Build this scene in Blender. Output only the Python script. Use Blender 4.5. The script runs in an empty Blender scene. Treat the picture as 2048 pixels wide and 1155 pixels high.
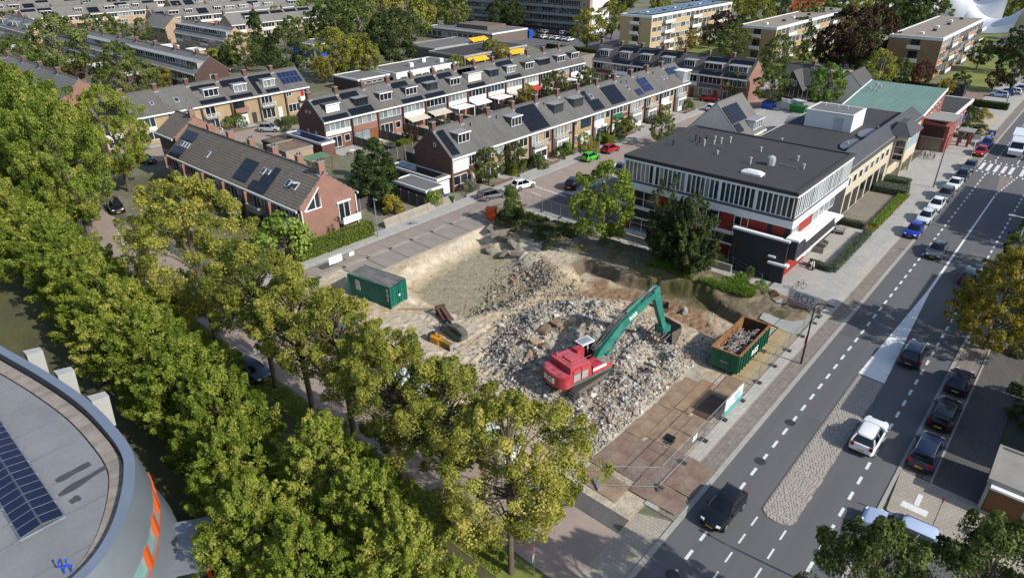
import bpy, bmesh, math, random
import numpy as np
from mathutils import Vector, Matrix

# ------------------------------------------------------------------ camera, sky, sun, exposure
SC = bpy.context.scene
COL = SC.collection
FPX, PITCH, ROLL, YAW, CH = 1313.18, math.radians(28.476), math.radians(-.6557), math.radians(-41.96), 35.0
_cp, _sp, _cw, _sw = math.cos(PITCH), math.sin(PITCH), math.cos(YAW), math.sin(YAW)
FWD = Vector((_sw*_cp, _cw*_cp, -_sp)); _r = Vector((_cw, -_sw, 0)); _u = _r.cross(FWD)
RGT = _r*math.cos(ROLL) + _u*math.sin(ROLL); UPV = -_r*math.sin(ROLL) + _u*math.cos(ROLL)
cam = bpy.data.cameras.new('camera'); camo = bpy.data.objects.new('camera', cam); COL.objects.link(camo)
camo.matrix_world = Matrix(((RGT.x, UPV.x, -FWD.x, 0), (RGT.y, UPV.y, -FWD.y, 0), (RGT.z, UPV.z, -FWD.z, CH), (0, 0, 0, 1)))
cam.sensor_width = 36; cam.lens = FPX/2048*36; cam.clip_end = 4000; cam.clip_start = .5
SC.camera = camo
SUN_EL, SUN_AZ = math.radians(35), math.radians(6)      # azimuth counted from +X towards +Y
world = bpy.data.worlds.new('World'); SC.world = world; world.use_nodes = True
_nt = world.node_tree; _sky = _nt.nodes.new('ShaderNodeTexSky'); _sky.sky_type = 'NISHITA'; _sky.sun_disc = False
_sky.sun_elevation = SUN_EL; _sky.sun_rotation = math.pi/2 - SUN_AZ
_nt.links.new(_sky.outputs[0], _nt.nodes['Background'].inputs[0]); _nt.nodes['Background'].inputs[1].default_value = .145
_sd = bpy.data.lights.new('sun', 'SUN'); _sd.energy = 4.35; _sd.angle = math.radians(.5); _sd.color = (1, .955, .885)
suno = bpy.data.objects.new('sun', _sd); COL.objects.link(suno)
SUNV = Vector((math.cos(SUN_EL)*math.cos(SUN_AZ), math.cos(SUN_EL)*math.sin(SUN_AZ), math.sin(SUN_EL)))
suno.rotation_euler = SUNV.to_track_quat('Z', 'Y').to_euler(); suno.location = SUNV*100
SC.view_settings.view_transform = 'Standard'; SC.view_settings.look = 'None'; SC.view_settings.gamma = 1
SC.view_settings.use_curve_mapping = False; SC.view_settings.exposure = 0.15
SC.cycles.max_bounces = 5; SC.cycles.diffuse_bounces = 2; SC.cycles.glossy_bounces = 2; SC.cycles.transmission_bounces = 3
SC.cycles.transparent_max_bounces = 6; SC.cycles.use_denoising = True; SC.cycles.caustics_reflective = False
SC.cycles.caustics_refractive = False

random.seed(7)
rnd = random.Random(11)
NP = np.random.default_rng(5)

def g(u, v, z=0.0):
    """photo pixel (2048 wide) -> world point on the horizontal plane z"""
    d = FWD*FPX + RGT*(u-1024) - UPV*(v-577.5)
    t = (z-CH)/d.z
    return Vector((d.x*t, d.y*t, z))

# ------------------------------------------------------------------ materials
def lin(h):
    if not isinstance(h, str): return h
    o = []
    for i in (0, 2, 4):
        c = int(h[i:i+2], 16)/255
        o.append(c/12.92 if c <= .04045 else ((c+.055)/1.055)**2.4)
    return tuple(o)
_M = {}
def M(name, col, rough=.8, var=.18, scale=.8, fine=0, fscale=12, bump=0, bscale=20, metal=0, spec=.5, col2=None, space='Object', rand=0,
      pattern=None, pcol=None, psize=(1, 1), stretch=(1, 1, 1), coat=0, trans=0, pbump=0, contrast=1.0):
    if name in _M: return _M[name]
    m = bpy.data.materials.new(name); m.use_nodes = True; nt = m.node_tree; N = nt.nodes; L = nt.links
    b = N['Principled BSDF']; b.inputs['Roughness'].default_value = rough; b.inputs['Metallic'].default_value = metal
    b.inputs['Specular IOR Level'].default_value = spec; b.inputs['Coat Weight'].default_value = coat
    c = lin(col)
    if space == 'World': vec = N.new('ShaderNodeNewGeometry').outputs['Position']
    else: vec = N.new('ShaderNodeTexCoord').outputs['Object']
    mp = N.new('ShaderNodeMapping'); L.new(vec, mp.inputs[0]); mp.inputs['Scale'].default_value = stretch
    sv = mp.outputs[0]
    no = N.new('ShaderNodeTexNoise'); L.new(sv, no.inputs['Vector']); no.inputs['Scale'].default_value = scale; no.inputs['Detail'].default_value = 5
    no.inputs['Roughness'].default_value = .62
    mr = N.new('ShaderNodeMapRange'); L.new(no.outputs[0], mr.inputs[0])
    mr.inputs[1].default_value = .5-.2/contrast; mr.inputs[2].default_value = .5+.2/contrast
    mx = N.new('ShaderNodeMix'); mx.data_type = 'RGBA'; L.new(mr.outputs[0], mx.inputs[0])
    ca = tuple(x*(1-var) for x in c); cb = lin(col2) if col2 else tuple(min(1, x*(1+var)) for x in c)
    if col2: ca = c
    mx.inputs[6].default_value = (*ca, 1); mx.inputs[7].default_value = (*cb, 1); out = mx.outputs[2]
    if fine:
        n2 = N.new('ShaderNodeTexNoise'); L.new(sv, n2.inputs['Vector']); n2.inputs['Scale'].default_value = fscale; n2.inputs['Detail'].default_value = 3
        m2 = N.new('ShaderNodeMapRange'); L.new(n2.outputs[0], m2.inputs[0]); m2.inputs[1].default_value = .3; m2.inputs[2].default_value = .7
        m2.inputs[3].default_value = 1-fine; m2.inputs[4].default_value = 1+fine
        vm = N.new('ShaderNodeVectorMath'); vm.operation = 'SCALE'; L.new(out, vm.inputs[0]); L.new(m2.outputs[0], vm.inputs['Scale']); out = vm.outputs[0]
    hgt = None
    if pattern:
        sp = N.new('ShaderNodeSeparateXYZ'); L.new(vec, sp.inputs[0]); cmb = N.new('ShaderNodeCombineXYZ')
        if pattern == 'wall':
            ad = N.new('ShaderNodeMath'); L.new(sp.outputs[0], ad.inputs[0]); L.new(sp.outputs[1], ad.inputs[1])
            L.new(ad.outputs[0], cmb.inputs[0]); L.new(sp.outputs[2], cmb.inputs[1])
        else:
            L.new(sp.outputs[0], cmb.inputs[0]); L.new(sp.outputs[1], cmb.inputs[1])
        if pattern == 'turn':
            L.new(sp.outputs[1], cmb.inputs[0]); L.new(sp.outputs[0], cmb.inputs[1])
        br = N.new('ShaderNodeTexBrick'); L.new(cmb.outputs[0], br.inputs[0])
        br.inputs['Scale'].default_value = 1; br.inputs['Brick Width'].default_value = psize[0]; br.inputs['Row Height'].default_value = psize[1]
        br.inputs['Mortar Size'].default_value = psize[2] if len(psize) > 2 else psize[1]*.06
        br.inputs['Color1'].default_value = (1, 1, 1, 1); br.inputs['Color2'].default_value = (.88, .88, .88, 1)
        pc = lin(pcol) if pcol else (.6, .6, .6)
        br.inputs['Mortar'].default_value = (*pc, 1)
        mm = N.new('ShaderNodeMix'); mm.data_type = 'RGBA'; mm.blend_type = 'MULTIPLY'; mm.inputs[0].default_value = 1
        L.new(out, mm.inputs[6]); L.new(br.outputs[0], mm.inputs[7]); out = mm.outputs[2]
        if pbump: hgt = (br.outputs[0], pbump)
    if rand:
        oi = N.new('ShaderNodeObjectInfo'); m3 = N.new('ShaderNodeMapRange'); L.new(oi.outputs['Random'], m3.inputs[0])
        m3.inputs[3].default_value = 1-rand; m3.inputs[4].default_value = 1+rand
        v3 = N.new('ShaderNodeVectorMath'); v3.operation = 'SCALE'; L.new(out, v3.inputs[0]); L.new(m3.outputs[0], v3.inputs['Scale']); out = v3.outputs[0]
    L.new(out, b.inputs['Base Color'])
    if bump:
        nb = N.new('ShaderNodeTexNoise'); L.new(sv, nb.inputs['Vector']); nb.inputs['Scale'].default_value = bscale; nb.inputs['Detail'].default_value = 4
        bu = N.new('ShaderNodeBump'); bu.inputs['Strength'].default_value = bump; bu.inputs['Distance'].default_value = .05
        L.new(nb.outputs[0], bu.inputs['Height']); L.new(bu.outputs[0], b.inputs['Normal'])
    if trans:
        tr = N.new('ShaderNodeBsdfTranslucent'); L.new(out, tr.inputs[0]); ms = N.new('ShaderNodeMixShader'); ms.inputs[0].default_value = trans
        L.new(b.outputs[0], ms.inputs[1]); L.new(tr.outputs[0], ms.inputs[2]); L.new(ms.outputs[0], N['Material Output'].inputs[0])
    _M[name] = m; return m

def leafmat(name, dark, mid, light, trans=.3):
    """foliage colour from a per-leaf value, a per-tree random and a coarse noise"""
    if name in _M: return _M[name]
    m = bpy.data.materials.new(name); m.use_nodes = True; nt = m.node_tree; N = nt.nodes; L = nt.links
    b = N['Principled BSDF']; b.inputs['Roughness'].default_value = .65; b.inputs['Specular IOR Level'].default_value = .25
    at = N.new('ShaderNodeAttribute'); at.attribute_name = 'leafv'
    oi = N.new('ShaderNodeObjectInfo')
    r1 = N.new('ShaderNodeMapRange'); L.new(oi.outputs['Random'], r1.inputs[0]); r1.inputs[3].default_value = -.16; r1.inputs[4].default_value = .16
    ad = N.new('ShaderNodeMath'); L.new(at.outputs['Fac'], ad.inputs[0]); L.new(r1.outputs[0], ad.inputs[1])
    cr = N.new('ShaderNodeValToRGB'); L.new(ad.outputs[0], cr.inputs[0]); e = cr.color_ramp.elements
    e[0].position = 0; e[0].color = (*lin(dark), 1); e[1].position = 1; e[1].color = (*lin(light), 1)
    k = e.new(.5); k.color = (*lin(mid), 1)
    L.new(cr.outputs[0], b.inputs['Base Color'])
    tr = N.new('ShaderNodeBsdfTranslucent'); L.new(cr.outputs[0], tr.inputs[0]); ms = N.new('ShaderNodeMixShader'); ms.inputs[0].default_value = trans
    L.new(b.outputs[0], ms.inputs[1]); L.new(tr.outputs[0], ms.inputs[2]); L.new(ms.outputs[0], N['Material Output'].inputs[0])
    _M[name] = m; return m

def glassmat(name, col, rough=.08):
    return M(name, col, rough=rough, var=.25, scale=.7, spec=.8, rand=.35)

# ------------------------------------------------------------------ mesh building
class MB:
    def __init__(s): s.v = []; s.f = []; s.m = []
    def quad(s, a, b, c, d, mi=0):
        n = len(s.v); s.v += [tuple(a), tuple(b), tuple(c), tuple(d)]; s.f.append((n, n+1, n+2, n+3)); s.m.append(mi)
    def poly(s, pts, mi=0):
        n = len(s.v); s.v += [tuple(p) for p in pts]; s.f.append(tuple(range(n, n+len(pts)))); s.m.append(mi)
    def box(s, x0, x1, y0, y1, z0, z1, mi=0):
        n = len(s.v)
        s.v += [(x0, y0, z0), (x1, y0, z0), (x1, y1, z0), (x0, y1, z0), (x0, y0, z1), (x1, y0, z1), (x1, y1, z1), (x0, y1, z1)]
        for q in ((3, 2, 1, 0), (4, 5, 6, 7), (0, 1, 5, 4), (1, 2, 6, 5), (2, 3, 7, 6), (3, 0, 4, 7)):
            s.f.append(tuple(n+i for i in q)); s.m.append(mi)
        return s
    def hexa(s, p, mi=0):
        """eight corners ordered like box"""
        n = len(s.v); s.v += [tuple(q) for q in p]
        for q in ((3, 2, 1, 0), (4, 5, 6, 7), (0, 1, 5, 4), (1, 2, 6, 5), (2, 3, 7, 6), (3, 0, 4, 7)):
            s.f.append(tuple(n+i for i in q)); s.m.append(mi)
    def prism(s, pts, z0, z1, mi=0, mi_top=None, cap_bottom=True):
        """vertical prism over a counter-clockwise outline"""
        k = len(pts); n = len(s.v)
        s.v += [(p[0], p[1], z0) for p in pts] + [(p[0], p[1], z1) for p in pts]
        for i in range(k):
            j = (i+1) % k; s.f.append((n+i, n+j, n+k+j, n+k+i)); s.m.append(mi)
        s.f.append(tuple(n+k+i for i in range(k))); s.m.append(mi if mi_top is None else mi_top)
        if cap_bottom: s.f.append(tuple(n+i for i in reversed(range(k)))); s.m.append(mi)
    def ext(s, pts, a, b, axis='x', mi=0):
        """outline extruded along x (pts are (y,z)) or along y (pts are (x,z))"""
        k = len(pts); n = len(s.v)
        w = (lambda t, p: (t, p[0], p[1])) if axis == 'x' else (lambda t, p: (p[0], t, p[1]))
        s.v += [w(a, p) for p in pts] + [w(b, p) for p in pts]
        for i in range(k):
            j = (i+1) % k; s.f.append((n+i, n+j, n+k+j, n+k+i)); s.m.append(mi)
        s.f.append(tuple(n+k+i for i in range(k))); s.m.append(mi); s.f.append(tuple(n+i for i in reversed(range(k)))); s.m.append(mi)
    def tube(s, pts, rad, n=8, mi=0, caps=True):
        pts = [Vector(p) for p in pts]; rs = rad if isinstance(rad, (list, tuple)) else [rad]*len(pts); base = len(s.v)
        for i, p in enumerate(pts):
            d = (pts[min(i+1, len(pts)-1)]-pts[max(i-1, 0)]).normalized()
            a = d.cross(Vector((0, 0, 1)));
            if a.length < .05: a = d.cross(Vector((1, 0, 0)))
            a.normalize(); c = d.cross(a)
            for k in range(n):
                t = 2*math.pi*k/n; s.v.append(tuple(p+(a*math.cos(t)+c*math.sin(t))*rs[i]))
        for i in range(len(pts)-1):
            for k in range(n):
                j = (k+1) % n; s.f.append((base+i*n+k, base+i*n+j, base+(i+1)*n+j, base+(i+1)*n+k)); s.m.append(mi)
        if caps:
            s.f.append(tuple(base+k for k in reversed(range(n)))); s.m.append(mi)
            s.f.append(tuple(base+(len(pts)-1)*n+k for k in range(n))); s.m.append(mi)
    def loft(s, rings, mi=0, closed=True, caps=True):
        k = len(rings[0]); base = len(s.v)
        for r in rings: s.v += [tuple(p) for p in r]
        for i in range(len(rings)-1):
            for a in range(k if closed else k-1):
                b = (a+1) % k; s.f.append((base+i*k+a, base+i*k+b, base+(i+1)*k+b, base+(i+1)*k+a)); s.m.append(mi)
        if caps:
            s.f.append(tuple(base+a for a in reversed(range(k)))); s.m.append(mi)
            s.f.append(tuple(base+(len(rings)-1)*k+a for a in range(k))); s.m.append(mi)
    def xf(s, mat):
        s.v = [tuple(mat @ Vector(p)) for p in s.v]; return s
    def mesh(s, name, mats, smooth=False):
        me = bpy.data.meshes.new(name); me.from_pydata(s.v, [], s.f)
        for m in (mats if isinstance(mats, (list, tuple)) else [mats]): me.materials.append(m)
        if any(s.m): me.polygons.foreach_set('material_index', s.m)
        bm = bmesh.new(); bm.from_mesh(me); bmesh.ops.recalc_face_normals(bm, faces=bm.faces[:]); bm.to_mesh(me); bm.free()
        if smooth:
            me.polygons.foreach_set('use_smooth', [True]*len(me.polygons))
            if smooth != 'all': me.set_sharp_from_angle(angle=math.radians(35))
        me.update(); return me
    def obj(s, name, mats, parent=None, smooth=False):
        return link(name, s.mesh(name, mats, smooth), parent)

def link(name, me, parent=None, loc=None, rz=None, mat=None):
    o = bpy.data.objects.new(name, me); COL.objects.link(o)
    if parent is not None: o.parent = parent
    if loc is not None: o.location = loc
    if rz is not None: o.rotation_euler = (0, 0, rz)
    if mat is not None:
        o.material_slots[0].link = 'OBJECT'; o.material_slots[0].material = mat
    return o
def tag(o, label, cat, group=None):
    o['label'] = label; o['category'] = cat
    if group: o['group'] = group
    return o
def thing(name, label, cat, loc=(0, 0, 0), rz=0, group=None):
    o = bpy.data.objects.new(name, None); COL.objects.link(o); o.location = loc; o.rotation_euler = (0, 0, rz)
    o.empty_display_size = .2
    return tag(o, label, cat, group)
def struct(o, kind='structure'):
    o['kind'] = kind; return o
_ME = {}
def cached(key, fn):
    if key not in _ME: _ME[key] = fn()
    return _ME[key]
_KIDS = {}
def copy_tree(root, loc, rz, label=None, group=None):
    def cp(o, par):
        c = o.copy(); COL.objects.link(c); c.parent = par
        for ch in o.children: cp(ch, c)
        return c
    r = cp(root, None); r.location = loc; r.rotation_euler = (0, 0, rz)
    if label: r['label'] = label
    if group: r['group'] = group
    return r

def text_mesh(s, size, extrude=.01, bold=.012):
    def mk():
        cu = bpy.data.curves.new('lettering', 'FONT'); cu.body = s; cu.size = size; cu.extrude = extrude; cu.offset = bold*size
        cu.align_x = 'CENTER'; cu.align_y = 'CENTER'; cu.resolution_u = 2
        to = bpy.data.objects.new('tmp', cu); COL.objects.link(to)
        me = bpy.data.meshes.new_from_object(to); bpy.data.objects.remove(to); bpy.data.curves.remove(cu); return me
    return cached(('text', s, size, extrude), mk)
def lettering(s, size, mat, parent, mtx, name='lettering', extrude=.01, bold=.012):
    me = text_mesh(s, size, extrude, bold).copy(); me.materials.clear(); me.materials.append(mat)
    o = link(name, me, parent); o.matrix_local = mtx; return o

# common materials
white = M('white_paint', 'e6e6e2', rough=.6, var=.05)
offwhite = M('cream_paint', 'd9d3c4', rough=.7, var=.06)
black = M('black_plastic', '1b1c1e', rough=.5, var=.1)
dgrey = M('dark_grey_metal', '33363a', rough=.5, var=.1)
mgrey = M('mid_grey', '777a7c', rough=.7, var=.1)
steel = M('galvanised_steel', '9aa0a3', rough=.45, metal=.6, var=.1)
glass = glassmat('window_glass', '1d242b')
curtain = glassmat('curtained_glass', '7d8487', rough=.2)
bluegl = glassmat('tinted_glass', '2a3a46')

# ------------------------------------------------------------------ ground, roads, pavements
m_ground = M('garden_soil_and_turf', '5a5a3c', rough=.95, col2='7d7a68', scale=.06, space='World', fine=.25, fscale=1.5, contrast=1.6)
m_asph = M('asphalt', '5f5f60', rough=.85, var=.1, scale=.9, space='World', stretch=(1, .035, 1), fine=.05, fscale=25, bump=.12, bscale=60)
m_brickroad = M('pink_grey_clinker', 'a8978b', rough=.9, var=.1, scale=.35, space='World', fine=.06, fscale=9, pattern='flat', psize=(.21, .07, .008), pcol='b0b0b0')
m_brickdark = M('brown_grey_clinker', '877d74', rough=.9, var=.22, scale=1.6, space='World', fine=.15, fscale=8, pattern='turn', psize=(.6, .3, .012), pcol='a8a8a8')
m_pave = M('grey_concrete_paving', 'a8a6a0', rough=.9, var=.08, scale=.5, space='World', fine=.06, fscale=10, pattern='flat', psize=(.6, .6, .008), pcol='c8c8c8')
m_pave_light = M('pale_concrete_paving', 'b3aea3', rough=.9, var=.08, scale=.7, space='World', fine=.06, fscale=9, pattern='turn', psize=(.6, .3, .01), pcol='b0b0b0')
m_beige = M('beige_block_paving', 'a69c8d', rough=.9, var=.09, scale=.5, space='World', fine=.08, fscale=9, pattern='flat', psize=(.3, .3, .01), pcol='aaaaaa')
m_kerb = M('kerb_concrete', 'a09c94', rough=.9, var=.12, scale=1.5, space='World', fine=.1, fscale=7)
m_paint = M('road_paint', 'd8d8d4', rough=.7, var=.07, scale=2.5, space='World', fine=.06, fscale=20)
m_shadepave = M('shaded_dark_clinker', '625f5c', rough=.9, var=.12, scale=.4, space='World', fine=.08, fscale=6, pattern='turn', psize=(.4, .2, .012), pcol='a0a0a0')  # dark clinker; shade over yard and east side is put into its colour
m_lawn = M('lawn', '5f6b2c', rough=.95, var=.2, col2='7f8240', scale=.15, space='World', fine=.2, fscale=6)
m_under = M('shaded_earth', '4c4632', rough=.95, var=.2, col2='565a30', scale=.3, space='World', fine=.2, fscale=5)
m_conc = M('raw_concrete', '8d8a84', rough=.9, var=.12, scale=1.0, fine=.08, fscale=9, bump=.1)

SX0, SX1, SY0, SY1 = -61.9, -15.4, 28.6, 66.4      # the excavated plot
b = MB()
R_ = 2500
b.quad((-R_, -R_, 0), (R_, -R_, 0), (R_, SY0, 0), (-R_, SY0, 0)); b.quad((-R_, SY1, 0), (R_, SY1, 0), (R_, R_, 0), (-R_, R_, 0))
b.quad((-R_, SY0, 0), (SX0, SY0, 0), (SX0, SY1, 0), (-R_, SY1, 0)); b.quad((SX1, SY0, 0), (R_, SY0, 0), (R_, SY1, 0), (SX1, SY1, 0))
struct(b.obj('ground', m_ground))

def sheet(name, pts, z, mat, parent=None, thick=0.0):
    bb = MB()
    if thick: bb.prism(pts, z-thick, z, cap_bottom=False)
    else: bb.poly([(p[0], p[1], z) for p in pts])
    o = bb.obj(name, mat, parent)
    if parent is None: struct(o)
    return o
def rect(x0, x1, y0, y1): return [(x0, y0), (x1, y0), (x1, y1), (x0, y1)]

road = sheet('main_road', rect(-12.65, -3.1, -30, 520), .03, m_asph)
lroad = sheet('brick_road', rect(-260, -15.3, 21.6, 27.2), .022, m_brickroad)
sheet('brick_road_mouth', [(-15.3, 19.5), (-12.9, 17.5), (-12.9, 30.5), (-15.3, 29.5)], .026, m_beige)
sheet('brick_road_mouth_apron', [(-19.6, 27.2), (-15.3, 27.2), (-15.3, 29.6), (-19.6, 28.6)], .024, m_beige)
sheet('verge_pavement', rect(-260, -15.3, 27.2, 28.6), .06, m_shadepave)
sroad = sheet('side_street', rect(-65.2, -57.4, 66.4, 330), .026, m_brickroad)
sheet('side_street_by_the_plot', rect(-65.2, -61.9, 27.2, 66.4), .026, m_brickroad)
sheet('side_street_pavement', rect(-67.4, -65.2, 28.6, 330), .12, m_pave, thick=.12)
sheet('side_street_east_pavement', rect(-57.4, -55.6, 76, 330), .12, m_pave, thick=.12)
sheet('yard_pavement', rect(-57.4, -43.5, 66.4, 76), .035, m_shadepave)
sheet('pavement_strip_by_plot', [(-57.4, 66.4), (-22, 66.4), (-22, 68.3), (-57.4, 68.6)], .05, m_pave_light)
# west side of the main road
sheet('kerb_strip', rect(-13.0, -12.65, 17.5, 520), .09, m_kerb, thick=.09)
sheet('brick_strip', rect(-14.35, -13.0, 30.5, 520), .06, m_brickdark)
sheet('pale_pavement_band', rect(-15.35, -14.35, 30.5, 520), .105, m_pave_light, thick=.1)
sheet('school_forecourt', rect(-21.6, -15.35, 66.4, 520), .11, m_pave, thick=.11)
# east side
sheet('east_kerb_strip', rect(-3.1, -2.85, -30, 520), .09, m_kerb, thick=.09)
sheet('east_parking_strip', rect(-2.85, -1.0, 45.8, 520), .055, m_brickdark)
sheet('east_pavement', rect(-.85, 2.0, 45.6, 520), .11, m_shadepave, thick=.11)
sheet('east_kerb_line', rect(-1.0, -.85, 45.6, 520), .115, m_kerb, thick=.11)
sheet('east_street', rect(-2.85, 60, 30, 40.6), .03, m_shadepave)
sheet('east_corner_pavement', [(-2.6, 40.9), (-.6, 40.6), (60, 40.6), (60, 44.6), (-.85, 45.6), (-2.85, 45.7)], .11, m_beige, thick=.1)
sheet('east_corner_south_pavement', rect(-2.85, 60, -30, 30), .11, m_beige, thick=.1)
sheet('east_gardens', rect(2.0, 60, 49.5, 520), .06, M('garden_green', '3d4a25', var=.3, scale=.8, space='World', col2='5b5446'))
sheet('crossing_bar', [tuple(g(1799, 1012)[:2]), tuple(g(1805, 1002)[:2]), tuple(g(1856, 1025)[:2]), tuple(g(1851, 1036)[:2])], .122, m_paint)
sheet('crossing_bar_short', [tuple(g(1826, 1010)[:2]), tuple(g(1836, 989)[:2]), tuple(g(1846, 993)[:2]), tuple(g(1836, 1015)[:2])], .126, m_paint)
# lawns and park ground beneath the clipped trees
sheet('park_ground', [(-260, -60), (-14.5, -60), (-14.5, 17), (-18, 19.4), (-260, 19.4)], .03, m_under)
sheet('verge_lawn', [(-260, 19.4), (-19, 19.4), (-16.2, 20.2), (-17, 21.4), (-260, 21.5)], .07, m_lawn, thick=.06)
sheet('back_lawn', rect(-34, -2.85+-.3-12.4, 196, 262), .03, m_lawn)
sheet('flats_lawn', rect(-132, -36, 186, 330), .02, m_lawn)
sheet('clinker_car_park', rect(-30, -13.2, 165, 196), .035, M('red_brown_clinker', '8a7264', var=.08, space='World', scale=.4))
sheet('parking_court', rect(-190, -135, 186, 232), .03, m_asph)
sheet('school_street', rect(-130, -112, 60, 186), .02, m_brickroad)
sheet('rowhouse_street', rect(-112, -58, 150.5, 160), .028, m_brickroad)
sheet('front_street', rect(-131, -122, 27.2, 60), .021, m_brickroad)
sheet('hall_yard', rect(-57, -38, 104, 160), .022, m_pave)

def dash(parent, x, y, w, l, z=.036, name='lane_dash', rz=0):
    me = cached(('dash', w, l), lambda: MB().box(-w/2, w/2, -l/2, l/2, 0, .003).mesh('lane_dash', m_paint))
    o = link(name, me, parent, (x, y, z), rz); return o
y = 20.95
while y < 235:
    if not 126.5 < y < 136: dash(road, -10.93, y, .2, .95)
    y += 1.95
y = 21.2
while y < 235:
    if not 126.5 < y < 136: dash(road, -4.82, y, .2, .95)
    y += 1.95
for k in range(6):
    dash(road, -8.95, 34.1-1.93*k, .12, 1.0); dash(road, -7.05, 34.2-1.95*k, .12, 1.0)
for k in range(9): dash(road, -12.1+k*1.02 + (.5 if k > 4 else 0), 131.0, .5, 4.6, name='zebra_stripe')
for k in range(12):
    for yy in (127.6, 134.5): dash(road, -12.3+k*.78, yy, .2, .9, name='crossing_block')
for k in range(22): dash(road, -7.9, 137.2+k*4.2, .16, 3.0)
bm_ = MB(); z_ = .037
bm_.poly([(-9.05, 56.35, z_), (-6.85, 56.2, z_), (-7.95, 77.0, z_), (-7.92, 116, z_), (-8.1, 116, z_), (-8.22, 77, z_)])
bm_.obj('white_wedge_marking', M('bright_road_paint', 'e2e2de', rough=.6, var=.06, space='World', scale=2), road)
# small cross joints across the white wedge
for k in range(9):
    yy = 57.6+k*1.75; xl = -9.05+(yy-56.35)*.83/20.6; xr = -6.85-(yy-56.2)*1.1/20.8
    for xx in (xl, xr): link('crack_line', cached('tick', lambda: MB().box(-.22, .22, -.03, .03, 0, .003).mesh('crack_line', dgrey)), road, (xx, yy, .0385), -.15)
# triangular painted island further on
bm_ = MB(); bm_.poly([(-8.0, 116, .036), (-7.0, 127.0, .036), (-9.0, 127.0, .036)]); bm_.obj('brown_island_marking', m_brickdark, road)
for k in range(8):
    yy = 117+k*1.3; dash(road, -8.05+(yy-116)*.105, yy, .16, .8, z=.0375)
# repair patches and joints in the asphalt
for x0, x1, y0, y1, c in ((-12.5, -11.2, 62, 71, '575758'), (-6.6, -5.1, 84, 92, '666665'), (-10.4, -9.2, 44.2, 47.5, '5a5a5b'), (-4.4, -3.2, 64, 75, '5b5b5c'), (-12.6, -3.2, 98.0, 98.25, '4c4c4d'), (-12.6, -3.2, 79.4, 79.55, '4c4c4d'), (-6.4, -3.2, 30.2, 30.4, '4c4c4d'), (-8.15, -8.05, 78, 115, '555556')):
    bb = MB(); bb.poly([(x0, y0, .0335), (x1, y0, .0335), (x1, y1, .0335), (x0, y1, .0335)]); bb.obj('asphalt_patch', M('asphalt_'+c, c, rough=.85, var=.08, scale=1.5, space='World', fine=.05, fscale=25), road)
# manholes
mh = M('cast_iron', '3c3a38', rough=.7, var=.2, scale=6, bump=.4, bscale=30)
def manhole(u, v):
    p = g(u, v); bb = MB(); bb.prism([(.42*math.cos(t*math.pi/10), .42*math.sin(t*math.pi/10)) for t in range(20)], 0, .006)
    o = bb.obj('manhole_cover', mh, road); o.location = (p.x, p.y, .034)
    for k in range(5): link('manhole_rib', cached('mrib', lambda: MB().box(-.3, .3, -.025, .025, 0, .006).mesh('manhole_rib', dgrey)), road, (p.x, p.y-.24+.12*k, .04))
for u, v in ((1580, 845), (1520, 922), (1344, 1149), (1640, 1108)): manhole(u, v)
# white triangles at the side street
for u, v in ((1766, 1022), (1757, 1037), (1745, 1055)):
    p = g(u, v); bb = MB(); bb.poly([(p.x-.35, p.y-.25, .04), (p.x+.45, p.y, .04), (p.x-.35, p.y+.25, .04)]); bb.obj('give_way_triangle', m_paint, road)

# cobbled median: every stone is a shape of its own
def median():
    rr = random.Random(3); verts = []; faces = []
    x0, x1, y0, y1 = -8.95, -6.9, 35.0, 56.0
    def inside(x, y):
        if not (x0 < x < x1 and y < y1): return False
        r = (x1-x0)/2; cx = (x0+x1)/2
        if y < y0+r*.75: return ((x-cx)/r)**2+((y-(y0+r*.75))/(r*.75))**2 < 1
        return True
    y = y0; row = 0
    while y < y1:
        x = x0 + (.1 if row % 2 else 0)
        while x < x1:
            w = .21*rr.uniform(.85, 1.12); h = .21
            if inside(x+.1, y+.1):
                n = len(verts); k = 7; cx_, cy_ = x+w/2+rr.uniform(-.02, .02), y+h/2+rr.uniform(-.02, .02); zt = .105+rr.uniform(-.018, .018)
                for lev, sc in ((.03, 1.0), (zt-.025, .97), (zt, .86)):
                    for i in range(k):
                        t = 2*math.pi*i/k+row; q = rr.uniform(.9, 1.08) if lev != .03 else 1
                        verts.append((cx_+math.cos(t)*w*.58*sc*q, cy_+math.sin(t)*h*.58*sc*q, lev))
                for lv in range(2):
                    for i in range(k):
                        j = (i+1) % k; faces.append((n+lv*k+i, n+lv*k+j, n+(lv+1)*k+j, n+(lv+1)*k+i))
                faces.append(tuple(n+2*k+i for i in range(k)))
            x += w+.012
        y += .212; row += 1
    me = bpy.data.meshes.new('cobbles'); me.from_pydata(verts, [], faces)
    me.materials.append(M('pale_cobble', 'a39b91', rough=.9, var=.12, scale=2.2, space='World', fine=.18, fscale=9))
    o = link('cobbles', me); struct(o, 'stuff')
    pts = []
    r = (x1-x0)/2; cx = (x0+x1)/2
    for i in range(13):
        t = math.pi+math.pi*i/12; pts.append((cx+(r+.06)*math.cos(t), y0+r*.75+(r*.75+.06)*math.sin(t)))
    pts += [(x1+.06, y1), (x0-.06, y1)]
    md = sheet('cobbled_median', pts, .075, M('median_mortar', '8a8177', var=.15, space='World', scale=3), thick=.05)
    o.parent = md; 
median()
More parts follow.
